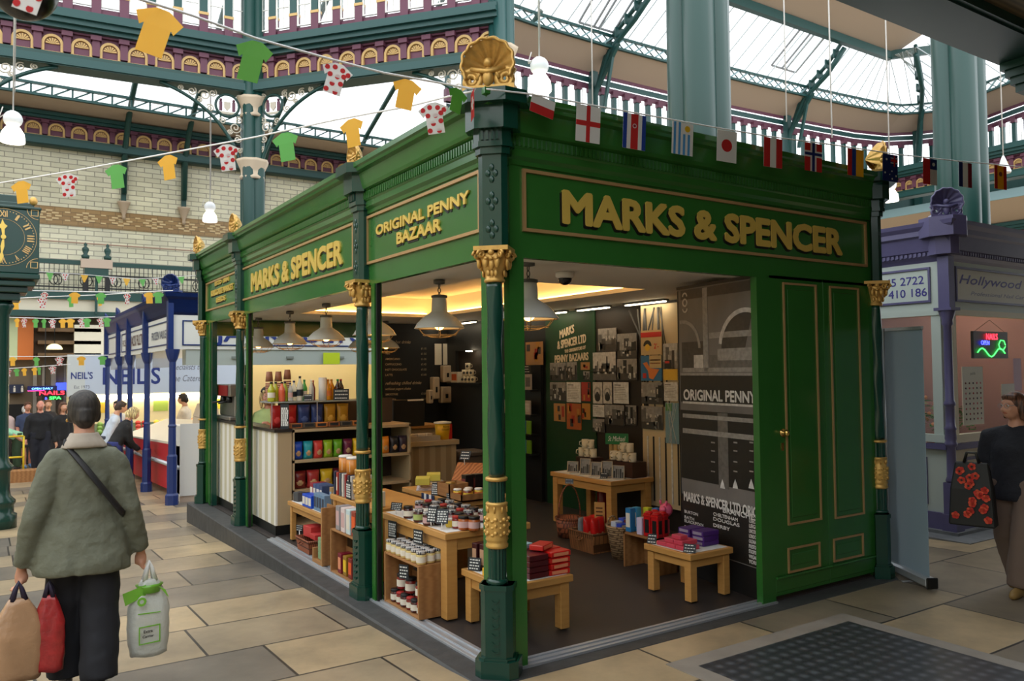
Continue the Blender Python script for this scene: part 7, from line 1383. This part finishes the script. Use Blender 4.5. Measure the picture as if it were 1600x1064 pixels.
for k,y in enumerate((-.0,2.35,4.4,5.9,BL)):
    b=MB(); c=(0,y,0); g_=gz(y0+y)-g0
    b.lathe([(.1,g_),(.1,g_+.15),(.075,g_+.18),(.075,g_+.75),(.06,g_+.78),(.055,g_+1.2),(.065,g_+1.22),(.05,g_+1.25),(.05,Z(1.88)),(.075,Z(1.93)),(.1,Z(2.02)),(.11,Z(2.08))],BLU,c,8,smooth=False); b.box((-.08,y-.07,Z(2.08)),(.0,y+.07,Z(2.9)),BLU); b.build('column',Bs)
shell(0,0,Z(2.97),-PI/4,.95,BLU,Bs)
for k_,y in enumerate((2.4,5.9,7.9)): shell(-.03,y,Z(2.97),-PI/2,.6,BLU,Bs)
b=MB().box((.2,0.02,Z(1.83)),(BX,.3,Z(2.08)),mat('grey_shutter_box',(176,186,182),.5)); 
for k in range(3): b.box((.9+.9*k,-.005,Z(1.93)),(1.02+.9*k,.02,Z(1.97)),mat('grey_plate',(130,138,134),.5))
b.build('shutter_box',Bs); b=MB()
for k in range(4): b.quad([(.03,.3+1.9*k,Z(1.80)),(.03,2.0+1.9*k,Z(1.80)),(.03,2.0+1.9*k,Z(2.08)),(.03,.3+1.9*k,Z(2.08))],mat('clear_blind',(150,146,140),.3,alpha=.6))
b.build('plastic_blinds',Bs)
CW2=mat('cream_tile_wall',(240,228,188),.5)
MB().box((1.9,2.6,-.4),(BX,2.7,Z(2.9)),CW2).box((BX-.1,.1,-.4),(BX,2.6,Z(2.9)),CW2).box((.06,.1,Z(2.55)),(BX,2.6,Z(2.58)),CEIL).box((.06,2.6,Z(2.55)),(1.9,BL,Z(2.58)),CEIL).build('cream_partition',Bs)
b=MB(); b.box((.2,.5,Z(2.52)),(4.2,.58,Z(2.545)),TUBE).box((.2,2.0,Z(2.52)),(4.2,2.08,Z(2.545)),TUBE).box((.9,3.0,Z(2.52)),(.98,7.5,Z(2.545)),TUBE); b.build('tube_lights',Bs)
t=MB().box((-.15,0,0),(.15,.004,.2),mat('lime_notice',(200,222,40),.5)).build('lime_notice',None,(QY(518,560,9.49).x,9.485,QY(518,569,9.49).z)); tag(t,'bright lime notice stuck to the grey shutter box of the blue stall','notice')
# red counter
t=thing('stall_counter','long red market counter with white trays and a grey bumper rail','counter',(.17,9.7,gz(12.5))); h=.98-gz(9.7)
L=6.3; e=gz(9.7+L)-gz(12.5); s=gz(9.7)-gz(12.5)
MB().add([(0,0,s+.12),(.42,0,s+.12),(.42,L,e+.12),(0,L,e+.12),(0,0,s+.88),(.42,0,s+.88),(.42,L,e+.88),(0,L,e+.88)],[(0,3,2,1),(4,5,6,7),(1,2,6,5),(2,3,7,6),(3,0,4,7)],mat('counter_red',(186,34,38),.4)).build('red_front',t)
MB().box((-.02,-.03,s+.1),(1.3,.0,s+1.24),mat('white_laminate',(226,226,222),.4)).build('white_end',t); MB().box((-.02,-.01,s),(1.3,.02,s+.1),BEIGE).build('plinth',t)
b=MB().box((0,.02,s+.0),(.9,.7,s+1.2),MATS['white_laminate']); b.add([(-.0,.72,s+.9),(.9,.72,s+1.22),(.9,L,e+1.22),(-.0,L,e+.9),(-.0,.72,s+.86),(.9,.72,s+1.18),(.9,L,e+1.18),(-.0,L,e+.86)],[(0,1,2,3),(7,6,5,4),(0,3,7,4),(1,5,6,2)],mat('tray_white',(226,218,200),.4)); b.build('sloping_trays',t)
MB().tube([(-.035,0,s+.55),(-.035,L,e+.6)],.035,ALU,10).build('bumper_rail',t); MB().box((-.006,5.2,e+.5),(-.001,5.7,e+.75),LBL).build('notice',t)
t=thing('cash_register','beige cash register on the red counter','cash register',(.62,10.05,gz(12.5)+s+1.203)); MB().box((-.17,-.2,0),(.17,.2,.12),PLAS).build('drawer_case',t,bv=.01); MB().loft([[(-.17,-.2,.125),(.17,-.2,.125),(.17,.2,.125),(-.17,.2,.125)],[(-.1,-.18,.34),(.14,-.18,.34),(.14,.18,.34),(-.1,.18,.34)]],PLAS,smooth=False).build('keyboard_housing',t,bv=.01)
# ================================================================ fruit stall beyond
yb=19.5; gb=gz(yb)
t=thing('sign_board','pale blue fascia sign of the fruit stall with big navy name','sign',(0,yb,0)); PB_=mat('pale_blue_board',(196,208,226),.5)
a=QY(150,560,yb);c=QY(330,612,yb); MB().box((a.x-.25,0,c.z),(4.2,.1,a.z+.1),PB_).build('board',t); MB().box((a.x-.65,.0,c.z-.05),(a.x-.25,.1,a.z+.1),mat('pale_grey_board',(206,212,212),.5)).build('side_board',t)
F=frame((0,-.002,0),(1,0,0),(0,0,1)); q=MB(); n=QY(205,600,yb); q.text("NEIL'S",.44,NAVY,F@Matrix.Translation((n.x+.02,c.z+.25,0)),off=.02,w=1.4); n=QY(128,592,yb); q.text("NEIL'S",.17,NAVY,F@Matrix.Translation((n.x,n.z,0)),off=.02,w=.5).text('Est 1973',.08,GRL,F@Matrix.Translation((n.x,n.z-.25,0)),w=.35); n=QY(294,590,yb); q.text('Specialists to',.15,GRL,F@Matrix.Translation((n.x-.05,n.z+.22,0)),shear=.3,w=.85).text('the Caterer',.17,GRL,F@Matrix.Translation((n.x,n.z-.1,0)),shear=.3,w=.85); q.build('lettering',t)
b=MB().box((a.x-.3,yb+.15,c.z-.1),(4.2,yb+.25,c.z-.04),TUBE); tag(b.build('light_strip'),'bright strip light under the fruit stall sign','strip light')
b=MB().box((a.x-.5,yb+2.2,gb-.2),(4.4,yb+2.3,2.15),CW2).box((a.x-.5,yb+.12,2.1),(4.4,yb+2.3,2.14),CEIL).box((a.x-.1,yb+2.1,c.z-.2),(4.2,yb+2.15,c.z-.14),TUBE)
tag(b.build('wall_stall'),'cream lit back wall of the fruit stall','wall',kind='structure')
t=thing('fruit_display','sloping display bench of fruit crates at the fruit stall','display bench',(0,yb-.3,gb)); MB().loft([[(-.6,0,0),(4.2,0,0),(4.2,.9,0),(-.6,.9,0)],[(-.6,0,.75),(4.2,0,.75),(4.2,.9,1.05),(-.6,.9,1.05)]],mat('green_bench',(70,90,70),.7),smooth=False).build('bench',t)
FR_=[('orange',(236,130,30)),('apple',(190,50,36)),('lemon',(236,206,60)),('cabbage',(120,160,70)),('tomato',(214,60,40))]
for c_ in range(10):
    nm,col=FR_[(0,3,0,1,2,3,0,1,0,4)[c_]]; m_=mat('fruit_'+nm,col,.4)
    for r_ in range(3):
        for q_ in range(2):
            o=MB().ball((0,0,0),(.075,.075,.07),m_,8).build(nm,None,(-.42+.46*c_+.16*q_+.03*r_,yb-.14+.25*r_,gb+.88+.085*r_)); tag(o,f'{nm} on the fruit stall bench, {ORD[c_]} heap from the aisle','fruit' if nm!='cabbage' else 'vegetable',f'{nm}s in the {ORD[c_]} heap from the aisle')
for k_,x in enumerate((.1,1.7,3.2)):
    o=MB().box((0,0,0),(.4,.02,.3),mat(f'stall_poster_{k_}',((226,190,60),(170,200,90),(240,226,60))[k_],.5)).build('wall_poster',None,(x,yb+2.17,.6)); tag(o,('amber poster on the fruit stall back wall','pale green poster in the middle of the fruit stall wall','yellow poster on the fruit stall wall behind the cream-shirted man')[k_],'poster')
# ================================================================ far end of the aisle
yw=22.4
b=MB(); b.box((-8,yw,-1.2),(1.6,yw+.2,3.45),mat('dull_stone_wall',(120,104,84),.7,var=.1,sc_=2)); 
tag(b.build('wall_end'),'dull brown end wall with shop openings at the aisle end','wall',kind='structure')
def backbox(name,label,cat,px0,py0,px1,py1,y,m,th=.06,kind=None,group=None):
    a=QY(px0,py0,y);c=QY(px1,py1,y); o=MB().box((-(c.x-a.x)/2,0,0),((c.x-a.x)/2,th,a.z-c.z),m).build(name,None,((a.x+c.x)/2,y,c.z)); return tag(o,label,cat,group,kind)
backbox('hanging_banner','orange banner hanging above the toilets passage','banner',28,495,52,562,yw-.5,mat('orange_banner',(206,112,44),.6),.49)
backbox('hanging_banner','pale green and white banner beside the orange one','banner',9,495,27,562,yw-.5,mat('green_white_banner',(196,206,160),.6),.49)
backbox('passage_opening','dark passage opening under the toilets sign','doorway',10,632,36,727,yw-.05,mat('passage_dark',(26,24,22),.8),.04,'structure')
o=backbox('direction_sign','navy sign with white figures over the passage','sign',10,601,37,614,yw-.4,mat('navy_sign',(24,32,60),.5),.4); 
q=MB(); 
for k in range(3): q.box((-.22+.18*k,-.004,.03),(-.17+.18*k,0,.15),LBL); q.ball((-.195+.18*k,-.002,.18),(.02,.003,.02),LBL,8)
q.build('pictograms',o)
for k,(x0,x1) in enumerate(((52,56),(66,69),(80,86),(100,112))): backbox('pilaster','grey stone pilaster at the aisle end, '+ORD[k]+' from the toilets sign','pilaster',x0,570,x1,735,yw-.12,mat('grey_stone',(150,142,132),.7),.1,'structure')
backbox('shop_window','dark purple shop window behind the neon sign','shop window',68,608,80,720,yw-.06,mat('purple_dark_window',(54,44,66),.3),.04,'structure')
t=thing('led_sign','stacked glowing nails and spa sign at the aisle end','neon sign',tuple(QY(76,614,21.56))); MB().box((-.5,.0,.06),(.2,.05,.2),mat('led_blue_panel',(20,24,90),.4)).box((-.3,-.02,-.08),(.42,.03,.07),BLACK).box((-.16,-.01,-.2),(.36,.04,-.08),BLACK).build('panels',t); MB().box((-.1,.0,.2),(-.08,.02,3.298-t.location.z),BLACK).build('hanging_rod',t)
F=frame((0,-.025,0),(1,0,0),(0,0,1)); MB().text('NAILS',.1,NR,F@Matrix.Translation((.08,-.05,.0)),off=.01,w=.6).text('SPA',.08,NG,F@Matrix.Translation((.16,-.18,-.0)),off=.01,w=.28).text('&',.07,NB,F@Matrix.Translation((-.06,-.18,0))).text('OPEN DAILY',.05,mat('led_cyan',(120,190,255),.4,em=4),F@Matrix.Translation((-.15,.1,.0)),w=.5).box((-.5,.062,0),(-.1,.075,.002),mat('led_pink',(255,60,160),.4,em=4),F).build('glowing_letters',t)
backbox('shop_sign','blue glowing shop sign right of the nails sign','sign',88,598,107,612,yw-.2,mat('blue_glow',(70,90,240),.4,em=1.5),.2)
# louvred cream shop fronts and brown beams above
b=MB()
for k in range(7): a=QY(116+8*k,512+2*k,yw-.7); b.box((a.x,yw-.75,1.9),(a.x+.13,yw-.5,3.1),CREAM); b.box((a.x+.13,yw-.65,1.9),(a.x+.2,yw-.5,3.1),mat('louvre_shade',(150,134,108),.6))
tag(b.build('upper_panels'),'row of cream panelled uprights above the fruit stall','panelling',kind='structure')
b=MB()
for z in (2.2,2.55,2.9): b.box((-1.25,yw-.75,z),(.3,yw-.02,z+.1),mat('brown_beam',(110,84,54),.7))
tag(b.build('trim_11'),'brown boarded beams over the aisle end','beam',kind='structure')
p=QY(85,546,21.6); t=thing('bowl_pendant','cream dome pendant lamp over the aisle end','lamp',tuple(p)); MB().ball((0,0,0),(.2,.2,.16),mat('cream_glow',(250,232,180),.4,em=1.2),14,lo=0).build('dome',t); MB().tube([(0,0,.15),(0,0,3.298-p.z)],.012,BLACK,5).build('rod',t)
# yellow trolley of crates and boxes by the bending person
p=at_g(15,752); t=thing('crate_trolley','yellow framed trolley with a wooden crate at the aisle end','trolley',(p.x,p.y,p.z+.004)); q=MB(); YT=mat('trolley_yellow',(226,196,40),.5)
for x in (-.2,.25): q.tube([(x,0,.03),(x,0,.95)],.02,YT,6)
q.tube([(-.2,0,.95),(.25,0,.95)],.02,YT,6).tube([(-.2,0,.5),(.25,0,.5)],.02,YT,6); q.build('frame',t); MB().box((-.15,-.55,.0),(.75,-.08,.25),OAKD).build('crate',t)
